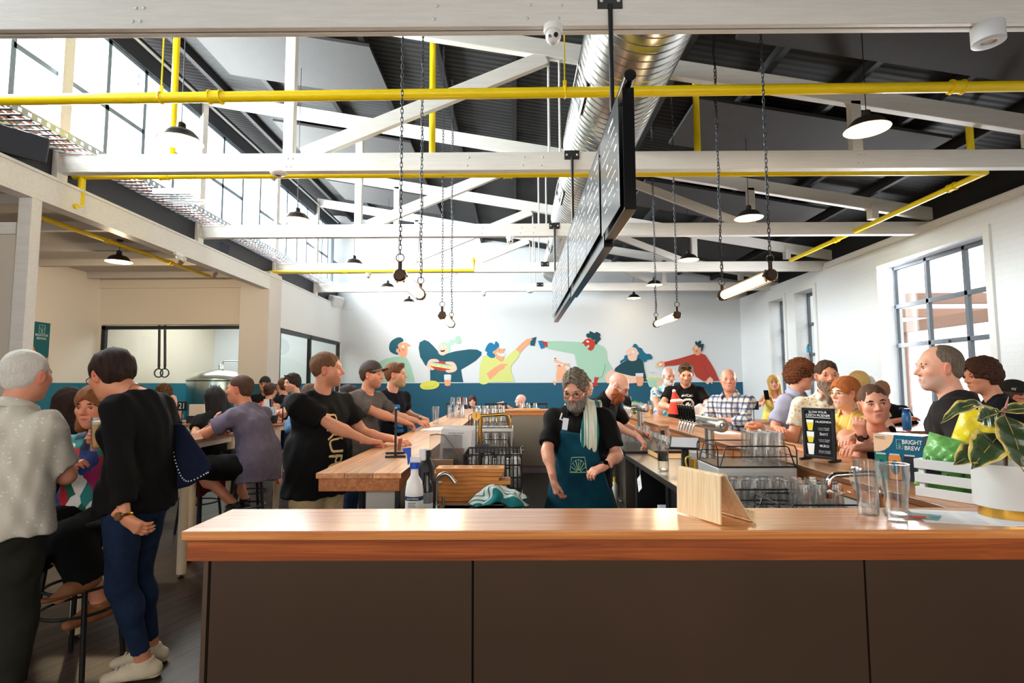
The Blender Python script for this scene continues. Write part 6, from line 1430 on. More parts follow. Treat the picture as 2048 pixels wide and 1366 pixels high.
    if P.get('beard'):
        L = P['beard']; bc = P.get('beardcol', hc); G = Fld((-.11, -.05, -.17 - L), (.11, .15, .02), max(h * 1.1, .004)); e = .007 + min(L, .06) * .12
        G.ell((0, .028, -.035), (.058 + e, .06 + e, .08 + e), k=.03).ell((0, .012, -.055), (.06 + e, .058 + e, .055 + e), k=.03).ell((0, .066, -.094), .02 + e, k=.03)
        if L > .02: G.cap((0, .06, -.1), (0, .05, -.1 - L), .042, .02, k=.04)
        G.cap((-.022, .092, -.047), (.022, .092, -.047), .0075, k=.01)
        G.ell((0, .105, -.0635), (.019, .035, .0075), k=.006, op='s')
        for q in (-1, 1): G.ell((q * .026, .105, .005), (.036, .065, .045), k=.012, op='s')
        G.ell((0, .11, -.015), (.02, .05, .024), k=.008, op='s').plane((0, -.008, 0), (0, -1, 0), .012).plane((0, 0, -.012), (0, .3, .95), .02).noise(.0018, 110, 5, (1, 1, .5), 4)
        b, qq = G.mesh(); mk('beard', W(b), qq, M_hair('hair_%d_%d_%d' % tuple(bc), bc, P.get('beard2')), t)
    if P.get('glasses'):
        gm = M('rim_%d_%d_%d' % tuple(P['glasses']), P['glasses'], .3); o = MB()
        up = P.get('glup'); base = np.array((0, .1, .0)) if not up else np.array((0, .075, .098)); tilt = 0 if not up else -38
        ring = lambda q: [base + np.array((q * .034, 0, 0)) + (np.array((.024 * math.cos(a), -.003 * abs(math.cos(a)), .018 * math.sin(a))) @ Rx(tilt).T) for a in [i * math.pi / 10 for i in range(20)]]
        for q in (-1, 1):
            rg = ring(q); o.tube(W(rg), .0018 * s, 6, closed=True); o.tube(W([base + (q * .057, -.003, .004), (q * .08, .03, base[2] * .8 + .002), (q * .084, -.015, base[2] * .7 - .004)]), .0016 * s, 6)
        o.tube(W([base + (-.011, 0, .003), base + (0, .002, .006), base + (.011, 0, .003)]), .0016 * s, 6); gl = o.build('glasses', gm, t, smooth=True)
        ln = MB()
        for q in (-1, 1): rg = ring(q); ln.add(W(rg), [tuple(range(20))])
        ln.build('lenses', M('dark_lens', (20, 20, 24), .1) if up else LENS, gl)
    if P.get('cap'):
        cm = M('cap_%d_%d_%d' % tuple(P['cap']), P['cap'], .8, noise=(60, .06)); G = Fld((-.13, -.14, -.02), (.13, .22, .17), .0045)
        G.ell((0, -.014, .042), (.086, .109, .1), k=.01).plane((0, 0, .044), nrm((0, .1, -1)), .008); b, qq = G.mesh(); ob = mk('cap', W(b), qq, cm, t)
        br = []; fb = []; n = 15
        for j in range(7):
            for i in range(n): a = (i / (n - 1) * 2 - 1); rr = j / 6; br.append((a * .078, .066 + rr * .095 * math.cos(a * 1.1) - .03 * a * a, .064 + .004 * rr - .034 * a * a))
        fb = [(j * n + i, j * n + i + 1, (j + 1) * n + i + 1, (j + 1) * n + i) for j in range(6) for i in range(n - 1)]
        MB().add(W(br), fb).build('brim', cm if not P.get('brim') else M('brim_%d_%d_%d' % tuple(P['brim']), P['brim'], .8), ob, smooth=True, solid=.005)
        MB().ball(W([(0, -.014, .134)])[0], .006 * s).build('button', cm, ob)
    return W(V), Q, np.concatenate([c, np.ones((len(c), 1))], 1), W

def hand_mesh(wr, f, pn, side, s, h, curl, thumb=.4, spread=0, skin=None):
    "side +1 right, -1 left; f = finger direction, pn = palm normal"
    f = nrm(f); pn = np.asarray(pn, float); pn = nrm(pn - f * (pn @ f)); th = np.cross(f, pn) * side; Rm = np.stack([th, f, -pn], 1)
    F = Fld((-.07, -.06, -.115), (.09, .21, .04), h / s)
    F.cap((0, -.05, 0), (0, .005, 0), .0285, .024, k=.02, sq=((0, 0, 1), 1.25))
    XS, LN = (.029, .0095, -.0105, -.029), (.074, .083, .076, .06)
    for i, (x, L) in enumerate(zip(XS, LN)):
        F.cap((x * .45, .012, 0), (x, .082 - .004 * abs(i - 1), .001), .0135, .0115, k=.022)
        cu = curl[i] if isinstance(curl, (list, tuple)) else curl
        p = np.array((x, .082 - .004 * abs(i - 1), .001)); a = 0; sx = spread * (x / .03)
        for fr, da, r0, r1 in ((.46, 62, .0098, .0088), (.3, 88, .0088, .008), (.24, 55, .008, .0066)):
            a += R(da) * cu; d = np.array((math.sin(sx) * math.cos(a), math.cos(a) * math.cos(sx), -math.sin(a))); q = p + d * L * fr; F.cap(p, q, r0, r1, k=.006); p = q
    q0, q1 = np.array((.018, .022, -.006)), np.array((.042 - .008 * thumb, .05, -.014 - .012 * thumb)); q2 = q1 + np.array((.016 - .03 * thumb, .026, -.006 - .01 * thumb)); q3 = q2 + np.array((.008 - .026 * thumb, .022, -.002 - .006 * thumb))
    F.cap(q0, q1, .0165, .0125, k=.018).cap(q1, q2, .0118, .0102, k=.006).cap(q2, q3, .0102, .0078, k=.005)
    V, Q = F.mesh(); return np.asarray(wr) + s * (V @ Rm.T), Q

def person(label, head, body=0, face=None, pitch=0, roll=0, sit=False, s=None, lean=(4, 0), slouch=6, w=1.0, belly=0, fem=0, d=None, armL=None, armR=None, legs=None, top=None, bottom=None, shoes=None, P=None, group=None, name='person', lod=None, hem=-.13):
    """head: (u, v, distance) of the head centre; body / face: heading, 0 = to the camera, +90 = picture right.
    armL / armR: dict(to=world point, hint=, f=, p=, curl=) or None (hanging)."""
    P = dict(P or {}); P['fem'] = fem; face = body if face is None else face
    hw = np.array(at(head[0], head[1], y=head[2])); D_ = head[2]
    hb, hh, hn = lod or ((.0105, .0034, .0036) if D_ < 3.3 else (.0125, .0042, .0045) if D_ < 5.6 else (.018, .007, .0075))
    rz = 180 + body; Rb = Rz(rz)
    T1 = Ry(lean[1]) @ Rx(-lean[0]); T2 = Ry(lean[1] * 1.2) @ Rx(-(lean[0] + slouch)); Rh = Rz(face - body) @ Rx(-pitch) @ Ry(roll)
    sw = .178 if not fem else .152; hipw = .088
    chestp = T1 @ np.array((0, 0, .26)); neckp = chestp + T2 @ np.array((0, -.01, .245)); cr = P.get('crane', 0); headp = neckp + (T2 @ np.array((0, .012 + cr, .088 - cr * .5))) + Rh @ np.array((0, .018, .075))
    if sit: s = s or (.96 if fem else 1.02); pz = hw[2] - s * headp[2]
    else:
        if s is None: s = hw[2] / (headp[2] + .955)
        pz = .955 * s
    off = Rb @ (headp * s); base = np.array((hw[0] - off[0], hw[1] - off[1], 0)); pel = np.array((0, 0, pz))
    t = T(name, label, 'person', loc=tuple(base), rz=R(rz), group=group)
    loc = lambda p: Rb.T @ (np.array(p, float) - base)
    N_ = pel + s * neckp; CH = pel + s * chestp; C = pel + s * headp; P['neck'] = N_ + s * (T2 @ np.array((0, 0, -.02)))
    SH = {q: N_ + s * (T2 @ np.array((q * sw * (.5 + .5 * w), .0, -.08))) for q in (-1, 1)}; HP = {q: pel + s * np.array((q * hipw, 0, -.02)) for q in (-1, 1)}
    ua, fa = .285 * s * (.93 if fem else 1), .25 * s * (.93 if fem else 1); AR = {}
    for q, spec in ((-1, armL), (1, armR)):
        spec = dict(spec or {})
        tgt = loc(spec['to']) if 'to' in spec else SH[q] + s * np.array((q * .1, .1, -.5)); hint = loc(np.array(spec['hint']) + base) if 'hint' in spec else np.array((q * .5, -.6, -.5))
        f = loc(np.array(spec['f']) + base) if 'f' in spec else None; pn = loc(np.array(spec['p']) + base) if 'p' in spec else None
        hl = .09 * s
        tw = tgt - nrm(f) * hl if f is not None else tgt - nrm(tgt - SH[q]) * hl * .8
        el, wr = ik(SH[q], tw, ua, fa, hint)
        if 'el' in spec: el = SH[q] + nrm(loc(spec['el']) - SH[q]) * ua; wr = el + nrm(tw - el) * fa
        f = f if f is not None else wr - el; pn = pn if pn is not None else np.array((-q * .8, 0, -.5)); AR[q] = (el, wr, f, pn, spec.get('curl', .35), spec.get('thumb', .4), spec.get('spread', .05))
    LG = {}
    for q in (-1, 1):
        sp = (legs or {}).get(q)
        if sp is not None: an = loc(sp['to']); hint = loc(np.array(sp['hint']) + base) if 'hint' in sp else np.array((0, 1, 0)); fl_ = max(1, min(1.12, np.linalg.norm(an - HP[q]) / (.83 * s))); kn, an = ik(HP[q], an, .43 * s * fl_, .41 * s * fl_, hint)
        elif sit: kn, an = ik(HP[q], HP[q] + np.array((q * .06, .33 * s, -.40 * s)), .43 * s, .41 * s, (0, 1, .6))
        else: kn, an = ik(HP[q], np.array((q * .11 * s, -.02, .085 * s)), .43 * s, .41 * s, (q * .1, 1, 0))
        fd = nrm(loc(np.array(sp['f']) + base)) if sp and 'f' in sp else np.array((q * .15, 1, -.0)); LG[q] = (kn, an, fd)
    fm = .86 if fem else 1.0
    def torso(F, e=0, k=.06, straight=0):
        F.ell(pel + s * np.array((0, 0, -.01)), np.array((.165 * w, .118 * w, .13)) * s + e, T1, k=k)
        F.ell(pel + s * (T1 @ np.array((0, .005 + .03 * belly, .13))), np.array(((.142 if fem and not straight else .155) * w, (.108 + .06 * belly) * w, .15)) * s + e, T1, k=k)
        F.ell(CH + s * (T2 @ np.array((0, 0, .06))), np.array((.163 * w * (.93 if fem else 1), .118 * (.5 + .5 * w), .165)) * s + e, T2, k=k)
        for q in (-1, 1):
            F.cap(N_ + s * (T2 @ np.array((q * .03, -.012, -.035))), SH[q] + s * np.array((-q * .02, 0, 0)), .044 * s * fm + e, .046 * s * fm + e, k=k)
            if fem: F.ell(CH + s * (T2 @ np.array((q * .072, .085, .055))), .07 * s * P.get('bust', 1) + e, k=.05)
    def arm(F, q, e=0, to=2.0, k=.03, flare=0):
        el, wr = AR[q][:2]; a = SH[q]; F.ell(a, .05 * s * fm + e, k=k)
        if to <= 1: F.cap(a, a + (el - a) * to, .054 * s * fm + e, (.046 * s * fm + e + flare), k=k, flat=True)
        else:
            F.cap(a, el, .052 * s * fm + e, .041 * s * fm + e, k=k); b = el + (wr - el) * min(1, to - 1); F.ell(el + (wr - el) * .25, .043 * s * fm + e, k=k); F.cap(el, b, .04 * s * fm + e, (.04 + (.027 - .04) * min(1, to - 1)) * s * fm + e + flare, k=k, flat=to < 2)
    def leg(F, q, e=0, to=2.0, k=.03, flare=0):
        kn, an, _ = LG[q]; a = HP[q]
        if to <= 1: F.cap(a, a + (kn - a) * to, .09 * s * w + e, .066 * s + e + flare, k=k, flat=True)
        else:
            F.cap(a, kn, .088 * s * w + e, .055 * s + e, k=k); b = kn + (an - kn) * min(1, to - 1); F.ell(kn + (an - kn) * .28 + s * np.array((0, -.018, 0)) * (0 if sit else 1), np.array((.054, .054, .085)) * s + e, k=.04); F.cap(kn, b, .053 * s + e, .036 * s + e + flare, k=k, flat=to < 2)
    pts = np.array([pel, N_, C] + [x for q in (-1, 1) for x in (SH[q], AR[q][0], AR[q][1], LG[q][0], LG[q][1])]); lo, hi = pts.min(0) - .2, pts.max(0) + .2
    # skin: body, head and hands on one mesh
    F = Fld(lo, np.minimum(hi, (9, 9, N_[2] + .1)), hb); torso(F, -.004); F.cap(N_ + s * (T2 @ np.array((0, -.01, -.05))), P['neck'] + (C - P['neck']) * .45, .058 * s * fm, .054 * s * fm, k=.03)
    for q in (-1, 1): arm(F, q); leg(F, q)
    for q in (-1, 1):
        kn, an, fd = LG[q]; F.cap(an + np.array((0, 0, -.03 * s)), an + fd * .11 * s + np.array((0, 0, -.056 * s)), .034 * s, .026 * s, k=.03)
    V, Q = F.mesh(); sk = np.array([*rgb(P.get('skin', (224, 168, 138)))[:3], 1]); cols = [np.tile(sk, (len(V), 1))]; Vs, Qs = [V], [Q]; n = len(V)
    v, q_, c_, W = head_mesh(t, Rh, C, s * P.get('hs', 1), hh, P); Vs.append(v); Qs.append(q_ + n); cols.append(c_); n += len(v)
    for q in (-1, 1):
        el, wr, f, pn, cu, th, spd = AR[q]; v, q_ = hand_mesh(wr, f, pn, q, s * (.9 if fem else 1.0), hn, cu, th, spd); Vs.append(v); Qs.append(q_ + n); n += len(v)
        cc = np.tile(sk, (len(v), 1)); cc[:, 1:3] *= .94; cols.append(cc)
    mk('body', np.concatenate(Vs), np.concatenate(Qs), SKIN, t, np.concatenate(cols))
    out = {'t': t, 'W': W, 'SH': SH, 'AR': AR, 'pel': pel, 'CH': CH, 'N': N_, 's': s, 'T1': T1, 'T2': T2, 'Rb': Rb, 'base': base, 'LG': LG, 'C': C, 'torso': torso, 'arm': arm, 'hb': hb, 'loc': loc, 'lo': lo, 'hi': hi}
    # clothes
    if top:
        sl = top.get('sleeve', .62); e = top.get('ease', .014); F = Fld(lo, np.minimum(hi, (9, 9, N_[2] + .1)), hb * .92); torso(F, e, straight=1)
        hm_ = top.get('hem', hem)
        for q in (-1, 1): F.cap(pel + s * np.array((q * .06 * w, 0, .1)), pel + s * (np.array((q * .07 * w, 0, hm_ - .02))), .108 * s * w * fm + e, .112 * s * w * fm + e + top.get('flare', .006), k=.07, flat=True)
        if belly: F.ell(pel + s * (T1 @ np.array((0, .03 * belly, .08))), np.array((.16 * w, (.11 + .05 * belly) * w, .15)) * s + e, T1, k=.06)
        if sl > 0:
            for q in (-1, 1): arm(F, q, e * .8, sl, flare=top.get('cuff', .012) if sl <= 1 else .003, k=.035)
        if not sit: F.plane(pel + s * np.array((0, 0, hm_)), (0, 0, -1))
        else: F.plane(pel + s * np.array((0, 0, min(hm_, -.1))), (0, 0, -1))
        nk = top.get('neck', 'crew'); Nk = N_ + s * (T2 @ np.array((0, .012, .005)))
        if nk == 'crew': F.ell(Nk + s * (T2 @ np.array((0, .012, .03))), np.array((.078, .075, .05)) * s * fm, T2 @ Rx(-22), k=.006, op='s')
        elif nk == 'v': F.ell(Nk + s * (T2 @ np.array((0, .01, .03))), np.array((.074, .072, .046)) * s * fm, T2 @ Rx(-20), k=.006, op='s'); F.cap(Nk + s * (T2 @ np.array((0, .07, .03))), Nk + s * (T2 @ np.array((0, .13, -.1))), .05 * s, .004, k=.008, op='s')
        elif nk == 'wide': F.ell(Nk + s * (T2 @ np.array((0, .0, .03))), np.array((.125, .1, .06)) * s, T2, k=.006, op='s')
        elif nk == 'strap':
            for q in (-1, 1): F.ell(SH[q] + s * np.array((q * .03, 0, .03)), np.array((.075, .16, .11)) * s, k=.01, op='s')
            F.ell(Nk + s * (T2 @ np.array((0, .04, -.0))), np.array((.085, .12, .085)) * s, T2, k=.01, op='s'); F.ell(Nk + s * (T2 @ np.array((0, -.06, .0))), np.array((.085, .1, .1)) * s, T2, k=.01, op='s')
        F.noise(top.get('fold', .0034), 34, int(abs(head[0])) % 97, (1, 1, .8), 4)
        v, q_ = F.mesh(); out['top'] = mk(top.get('name', 't_shirt'), v, q_, top['mat'], t)
        if top.get('collar'):
            c = MB(); K = 16; rows = []
            for i in range(K + 1):
                a = R(40) + (2 * math.pi - R(80)) * i / K; dr = np.array((math.sin(a), math.cos(a), 0)); fr = .5 + .5 * math.cos(a)
                for rr, zz in ((.066, .012 + .016 * (1 - fr)), (.07, .034 + .02 * (1 - fr) - .015 * fr), (.078, .03 + .02 * (1 - fr) - .015 * fr), (.098, -.012 + .02 * (1 - fr) - .02 * fr)): rows.append(N_ + s * fm * (T2 @ (dr * rr + np.array((0, .012, zz)))))
            c.add(rows, [(i * 4 + j, i * 4 + j + 1, (i + 1) * 4 + j + 1, (i + 1) * 4 + j) for i in range(K) for j in range(3)]); c.build('collar', top['mat'], t, smooth=True, solid=.004)
    if bottom:
        e = bottom.get('ease', .011); F = Fld(lo, np.minimum(hi, (9, 9, pel[2] + .25)), hb); F.ell(pel + s * np.array((0, 0, -.01)), np.array((.168 * w, .122 * w, .135)) * s + e * .6, k=.05)
        ln = bottom.get('len', 1.93)
        for q in (-1, 1): leg(F, q, e, ln, k=.03, flare=bottom.get('flare', .006))
        if bottom.get('skirt'):
            for q in (-1, 1): F.cap(HP[q], LG[q][0] + (LG[q][1] - LG[q][0]) * bottom['skirt'], .12 * s, .16 * s, k=.12, flat=True)
        F.plane(pel + s * np.array((0, 0, .1)), (0, 0, 1)).noise(bottom.get('fold', .002), 40, 5, (1, 1, .5), 4); v, q_ = F.mesh(); out['bottom'] = mk(bottom.get('name', 'trousers'), v, q_, bottom['mat'], t)
    if shoes:
        for q in (-1, 1):
            kn, an, fd = LG[q]; b = an + np.array((0, 0, -.045 * s)); F = Fld(an - .3, an + .3, .0065 if D_ < 4 else .01); sd = nrm(np.cross(fd, (0, 0, 1)))
            F.cap(b - fd * .045 * s, b + fd * .06 * s, .04 * s, .043 * s, k=.03).cap(b + fd * .06 * s, b + fd * .155 * s + np.array((0, 0, -.012)), .043 * s, .032 * s, k=.03, sq=(np.array((0, 0, 1.)), 1.2)).cap(b + fd * -.01, an + np.array((0, 0, .012)), .044 * s, .045 * s, k=.02, flat=True)
            F.plane(b + np.array((0, 0, -.028 * s)), (0, 0, -1)); v, q_ = F.mesh(); so = mk('shoe', v, q_, shoes['mat'], t)
            F = Fld(an - .3, an + .3, .0065 if D_ < 4 else .01); F.cap(b - fd * .047 * s, b + fd * .155 * s, .044 * s, .037 * s, k=.03).plane(b + np.array((0, 0, -.024 * s)), (0, 0, 1), .003).plane(b + np.array((0, 0, -.04 * s)), (0, 0, -1), .003); v, q_ = F.mesh(); mk('sole', v, q_, shoes.get('sole', PWHITE), so)
            if shoes.get('lace'):
                m = MB()
                for k in range(4): c = b + fd * (.045 + .024 * k) * s + np.array((0, 0, (.044 - .005 * k) * s)); m.tube([c - sd * .022 * s, c + np.array((0, 0, .006)), c + sd * .022 * s], .003, 6)
                m.build('laces', shoes['lace'], so)
    return out
def watch(o, q, strap, dial, name='watch'):
    el, wr, f = o['AR'][q][:3]; a = nrm(wr - el); c = wr - a * .012; t = o['t']; u = nrm(np.cross(a, o['AR'][q][3])); v = np.cross(a, u)
    b = MB(); b.tube([c + (u * math.cos(x) * .032 + v * math.sin(x) * .027) for x in [i * math.pi / 10 for i in range(20)]], .0065, 6, closed=True); w_ = b.build(name, strap, t, smooth=True)
    n_ = -np.array(nrm(o['AR'][q][3])); n_ = nrm(n_ - a * (n_ @ a)); MB().cyl(c + n_ * .024, c + n_ * .036, .018, n=18).build('dial', dial, w_)
def decal(o, name, mb_or_text, mat, origin, right, up, size, fit=None, off=.003, target='top', bold=0, world=True):
    "print on a garment: laid on its surface"
    t = o['t']
    if isinstance(mb_or_text, str):
        if world: origin, right, up = o['loc'](origin), o['Rb'].T @ np.array(right, float), o['Rb'].T @ np.array(up, float)
        ob = text(mb_or_text, mat, t, Vector(origin), Vector(right), Vector(up), size, name=name, fit=fit, bold=bold)
    else:
        
        if world: mb_or_text.v = [Vector(o['loc'](tuple(p))) for p in mb_or_text.v]
        ob = mb_or_text.build(name, mat, t)
    ob.parent = o[target]
    sd = ob.modifiers.new('sub', 'SUBSURF'); sd.subdivision_type = 'SIMPLE'; sd.levels = 1; sd.render_levels = 1
    m = ob.modifiers.new('wrap', 'SHRINKWRAP'); m.target = o[target]; m.wrap_method = 'NEAREST_SURFACEPOINT'; m.wrap_mode = 'ABOVE_SURFACE'; m.offset = off
    return ob
# ---------------------------------------------------------------- the crowd
def MC(name, c=(30, 30, 30), nz=.1): return M(name, c, .9, noise=(22, nz), bump=(9, .9), spec=.25)
def M_cells(name, cols, scale, rough=.8, base=None, size=.5, stretch=None, dist=.0):
    "scattered motifs or patchwork colours printed on cloth"
    m = bpy.data.materials.new(name); m.use_nodes = True; MATS[name] = m; N, L = nodes(m); b = N['Principled BSDF']; b.inputs['Roughness'].default_value = rough
    tc = N.new('ShaderNodeTexCoord'); src = tc.outputs['Object']
    nz = N.new('ShaderNodeTexNoise'); nz.inputs['Scale'].default_value = scale * .6; L.new(src, nz.inputs[0])
    mx = N.new('ShaderNodeVectorMath'); mx.operation = 'MULTIPLY_ADD'; L.new(nz.outputs[1], mx.inputs[0]); mx.inputs[1].default_value = (dist, dist, dist); L.new(src, mx.inputs[2])
    mp = N.new('ShaderNodeMapping'); mp.inputs['Scale'].default_value = stretch or (1, 1, 1); L.new(mx.outputs[0], mp.inputs[0])
    v = N.new('ShaderNodeTexVoronoi'); v.inputs['Scale'].default_value = scale; L.new(mp.outputs[0], v.inputs[0])
    sx = N.new('ShaderNodeSeparateColor'); L.new(v.outputs['Color'], sx.inputs[0]); n = len(cols)
    rp = ramp(N, [(i / n, c) for i, c in enumerate(cols)], 'CONSTANT'); L.new(sx.outputs[0], rp.inputs[0]); out = rp.outputs[0]
    if base:
        lt = N.new('ShaderNodeMath'); lt.operation = 'LESS_THAN'; lt.inputs[1].default_value = size; L.new(v.outputs['Distance'], lt.inputs[0])
        k = N.new('ShaderNodeMix'); k.data_type = 'RGBA'; L.new(lt.outputs[0], k.inputs[0]); k.inputs[6].default_value = rgb(base); L.new(out, k.inputs[7]); out = k.outputs[2]
    L.new(out, b.inputs['Base Color']); return m
def M_plaid(name, base, stripes):
    m = bpy.data.materials.new(name); m.use_nodes = True; MATS[name] = m; N, L = nodes(m); b = N['Principled BSDF']; b.inputs['Roughness'].default_value = .85
    tc = N.new('ShaderNodeTexCoord'); sx = N.new('ShaderNodeSeparateXYZ'); L.new(tc.outputs['Object'], sx.inputs[0]); cur = None
    for ax, per, wd, col, a, ph in stripes:
        mu = N.new('ShaderNodeMath'); mu.operation = 'MULTIPLY_ADD'; mu.inputs[1].default_value = 1 / per; mu.inputs[2].default_value = ph; L.new(sx.outputs[ax], mu.inputs[0]); fr = N.new('ShaderNodeMath'); fr.operation = 'FRACT'; L.new(mu.outputs[0], fr.inputs[0])
        lt = N.new('ShaderNodeMath'); lt.operation = 'LESS_THAN'; lt.inputs[1].default_value = wd; L.new(fr.outputs[0], lt.inputs[0]); sc = N.new('ShaderNodeMath'); sc.operation = 'MULTIPLY'; sc.inputs[1].default_value = a; L.new(lt.outputs[0], sc.inputs[0])
        k = N.new('ShaderNodeMix'); k.data_type = 'RGBA'; L.new(sc.outputs[0], k.inputs[0]); k.inputs[7].default_value = rgb(col)
        if cur is None: k.inputs[6].default_value = rgb(base)
        else: L.new(cur, k.inputs[6])
        cur = k.outputs[2]
    L.new(cur, b.inputs['Base Color']); return m
BLK = MC('black_cotton', (13, 12, 13)); CHAR = MC('charcoal_cotton', (38, 33, 33)); NAVY = MC('navy_cotton', (12, 15, 26)); GREY = MC('warm_grey_cotton', (92, 86, 84)); PURP = MC('mauve_grey_cotton', (112, 104, 124)); SLATE = MC('slate_cotton', (54, 54, 66))
DEN = MC('dark_denim', (28, 44, 72), .18); DENL = MC('blue_denim', (70, 104, 140), .15); OLIVE = MC('olive_drill', (36, 37, 28)); TAN = MC('tan_drill', (190, 166, 128)); BLKP = MC('black_trouser', (10, 10, 11)); REDC = MC('red_cotton', (150, 22, 34))
DOTS = M_cells('pale_sprigged_shirt', [(226, 220, 206), (234, 228, 214)], 46, .85, (206, 200, 188), .22, dist=.012)
PATCH = M_cells('bright_patch_blouse', [(232, 226, 220), (178, 26, 44), (18, 128, 120), (34, 60, 130), (206, 40, 54), (236, 232, 226), (30, 44, 70), (166, 30, 92), (20, 96, 70), (230, 224, 218)], 13, .7, stretch=(1, 1, .62), dist=.07)
HAWAII = M_cells('tropical_shirt', [(232, 180, 196), (70, 150, 200), (240, 236, 236), (236, 206, 120), (60, 96, 160), (244, 238, 236), (120, 200, 210)], 24, .8, dist=.05)
PLAID = M_plaid('blue_check_shirt', (228, 226, 222), [(0, .056, .36, (40, 58, 120), .75, .1), (2, .056, .36, (24, 34, 70), .72, 0), (1, .056, .3, (50, 60, 100), .5, 0), (2, .112, .1, (226, 200, 160), .6, .3), (0, .112, .08, (40, 40, 60), .5, .5)])
LEAFY = M_cells('sprig_print_shirt', [(206, 200, 180), (170, 160, 140), (226, 196, 120), (214, 208, 190)], 42, .85, (222, 218, 204), .42, dist=.03)
YSTR = M_stripes('yellow_stripe_shirt', [(0, (236, 190, 92)), (.34, (244, 222, 164)), (.42, (228, 172, 70)), (.7, (240, 204, 120)), (.78, (120, 120, 130)), (.81, (236, 190, 92))], 16, 0)
YDRESS = MC('lemon_dress', (236, 222, 120)); BSHIRT = MC('blue_grey_shirt', (158, 160, 186), .05); FLOR = M_cells('pink_floral_skirt', [(214, 70, 50), (226, 96, 66)], 12, .85, (240, 204, 196), .42, dist=.06)
DENJ = MC('denim_jacket', (84, 120, 158)); ORNG = M_stripes('orange_red_vest', [(0, (206, 60, 40)), (.5, (226, 106, 60)), (.62, (240, 150, 110)), (.7, (206, 60, 40))], 14, 0)
TEE = lambda m, **k: dict(mat=m, **k)
A = lambda u, v, y: tuple(at(u, v, y=y))
AZ = lambda u, v, z: tuple(at(u, v, z=z))
FAIR, TANN, RUDDY, PALE = (226, 172, 144), (208, 150, 116), (216, 150, 122), (234, 188, 164)

# --- near left
o = person('older man with white hair seen from behind in a pale sprigged shirt', (54, 752, 2.5), 172, 178, 2, w=1.16, top=TEE(DOTS, name='shirt', sleeve=.8, hem=-.05, fold=.005, ease=.018, collar=1), bottom=dict(mat=OLIVE, ease=.02, fold=.004), shoes=dict(mat=BLACK), P=dict(hair='short', thick=.007, haircol=(206, 200, 190), hair2=(244, 240, 232), skin=(222, 152, 124)), armR=dict(to=A(105, 935, 2.75), hint=(1, -.6, -.5)), armL=dict(to=A(-60, 960, 2.75), hint=(-1, -.6, -.4)))
o = person('short-haired woman in a loose black jumper and jeans leaning to talk', (222, 752, 2.74), -94, -112, 16, fem=1, slouch=15, lean=(-3, 0), w=.9, top=TEE(BLK, name='jumper', sleeve=1.72, neck='wide', hem=-.06, ease=.02, cuff=.02, fold=.006, flare=.02), bottom=dict(mat=DEN, ease=.006, len=1.86, flare=.002, fold=.0016), shoes=dict(mat=M('cream_canvas', (214, 200, 174), .7, bump=(60, .2)), lace=PWHITE, sole=M('cream_sole', (222, 206, 178), .6)),
           P=dict(hair='short', thick=.021, top=1.0, napez=.0, haircol=(24, 15, 12), hair2=(62, 36, 26), glasses=(60, 40, 30), skin=(214, 146, 112), nape=-.05, crane=.1, bust=.55), armL=dict(to=A(285, 1066, 2.5), el=A(238, 925, 2.52), f=(.75, .15, -.6), p=(.2, .9, .1), curl=.4), armR=dict(to=A(262, 965, 2.95)),
           legs={-1: dict(to=AZ(288, 1322, .085), f=(-.92, -.38, 0)), 1: dict(to=AZ(303, 1294, .085), f=(-.9, -.35, 0))})
watch(o, -1, M('gold', (212, 160, 70), .3, 1), M('watch_face', (120, 80, 40), .2))
t = T('handbag', 'navy studded handbag hanging behind the woman in the black jumper', 'handbag', world=A(382, 985, 2.86))
pb = lambda u, v, y: Vector(A(u, v, y))
m = MB(); m.add([pb(340, 850, 2.82), pb(366, 846, 2.82), pb(425, 930, 2.8), pb(418, 948, 2.8), pb(380, 972, 2.8), pb(328, 985, 2.8), pb(340, 850, 2.96), pb(366, 846, 2.96), pb(425, 930, 3.02), pb(418, 948, 3.02), pb(380, 972, 3.02), pb(328, 985, 3.02)], [(0, 1, 2, 3, 4, 5), (11, 10, 9, 8, 7, 6)] + [(i, (i + 1) % 6, 6 + (i + 1) % 6, 6 + i) for i in range(6)]); m.build('bag_body', MC('navy_neoprene', (20, 28, 52)), t, bev=.02, seg=3)
m = MB()
for k in range(26):
    q = k / 25; P_ = spline([(342, 862), (350, 920), (372, 962), (416, 945)], 8, False); i = min(len(P_) - 1, int(q * (len(P_) - 1))); m.ball(pb(P_[i][0], P_[i][1], 2.785), .004, 6, 4)
m.build('studs', PWHITE, t); m = MB(); m.tube(spline([pb(345, 850, 2.86), pb(325, 822, 2.8), pb(318, 800, 2.74), pb(330, 815, 2.92), pb(362, 848, 2.92)], 6, False), .009, 8); m.build('strap', MC('navy_neoprene'), t, smooth=True)
o = person('seated woman in a bright patchwork blouse raising a beer', (190, 814, 3.22), 8, 4, 4, fem=1, sit=True, s=1.0, w=1.22, slouch=10, top=TEE(PATCH, name='blouse', sleeve=1.35, ease=.022, cuff=.02, fold=.005, neck='v'), bottom=dict(mat=BLKP, len=1.6, ease=.03, flare=.04), shoes=dict(mat=M('sandal_tan', (150, 96, 60), .6), sole=M('sandal_wedge', (150, 92, 48), .6)),
           P=dict(hair='bob', haircol=(104, 62, 36), hair2=(170, 108, 62), skin=(226, 150, 118), open=1, face=1.1), armL=dict(to=A(174, 874, 2.77), hint=(.3, .2, -1), f=(-.05, -1, .12), p=(1, 0, .05), curl=.55, thumb=.3), armR=dict(to=A(125, 948, 3.0), hint=(-1, 0, -.6), curl=.4),
           legs={-1: dict(to=A(200, 1205, 3.05), f=(-.3, -1, 0)), 1: dict(to=A(168, 1150, 2.95), f=(-.5, -.9, -.3))})
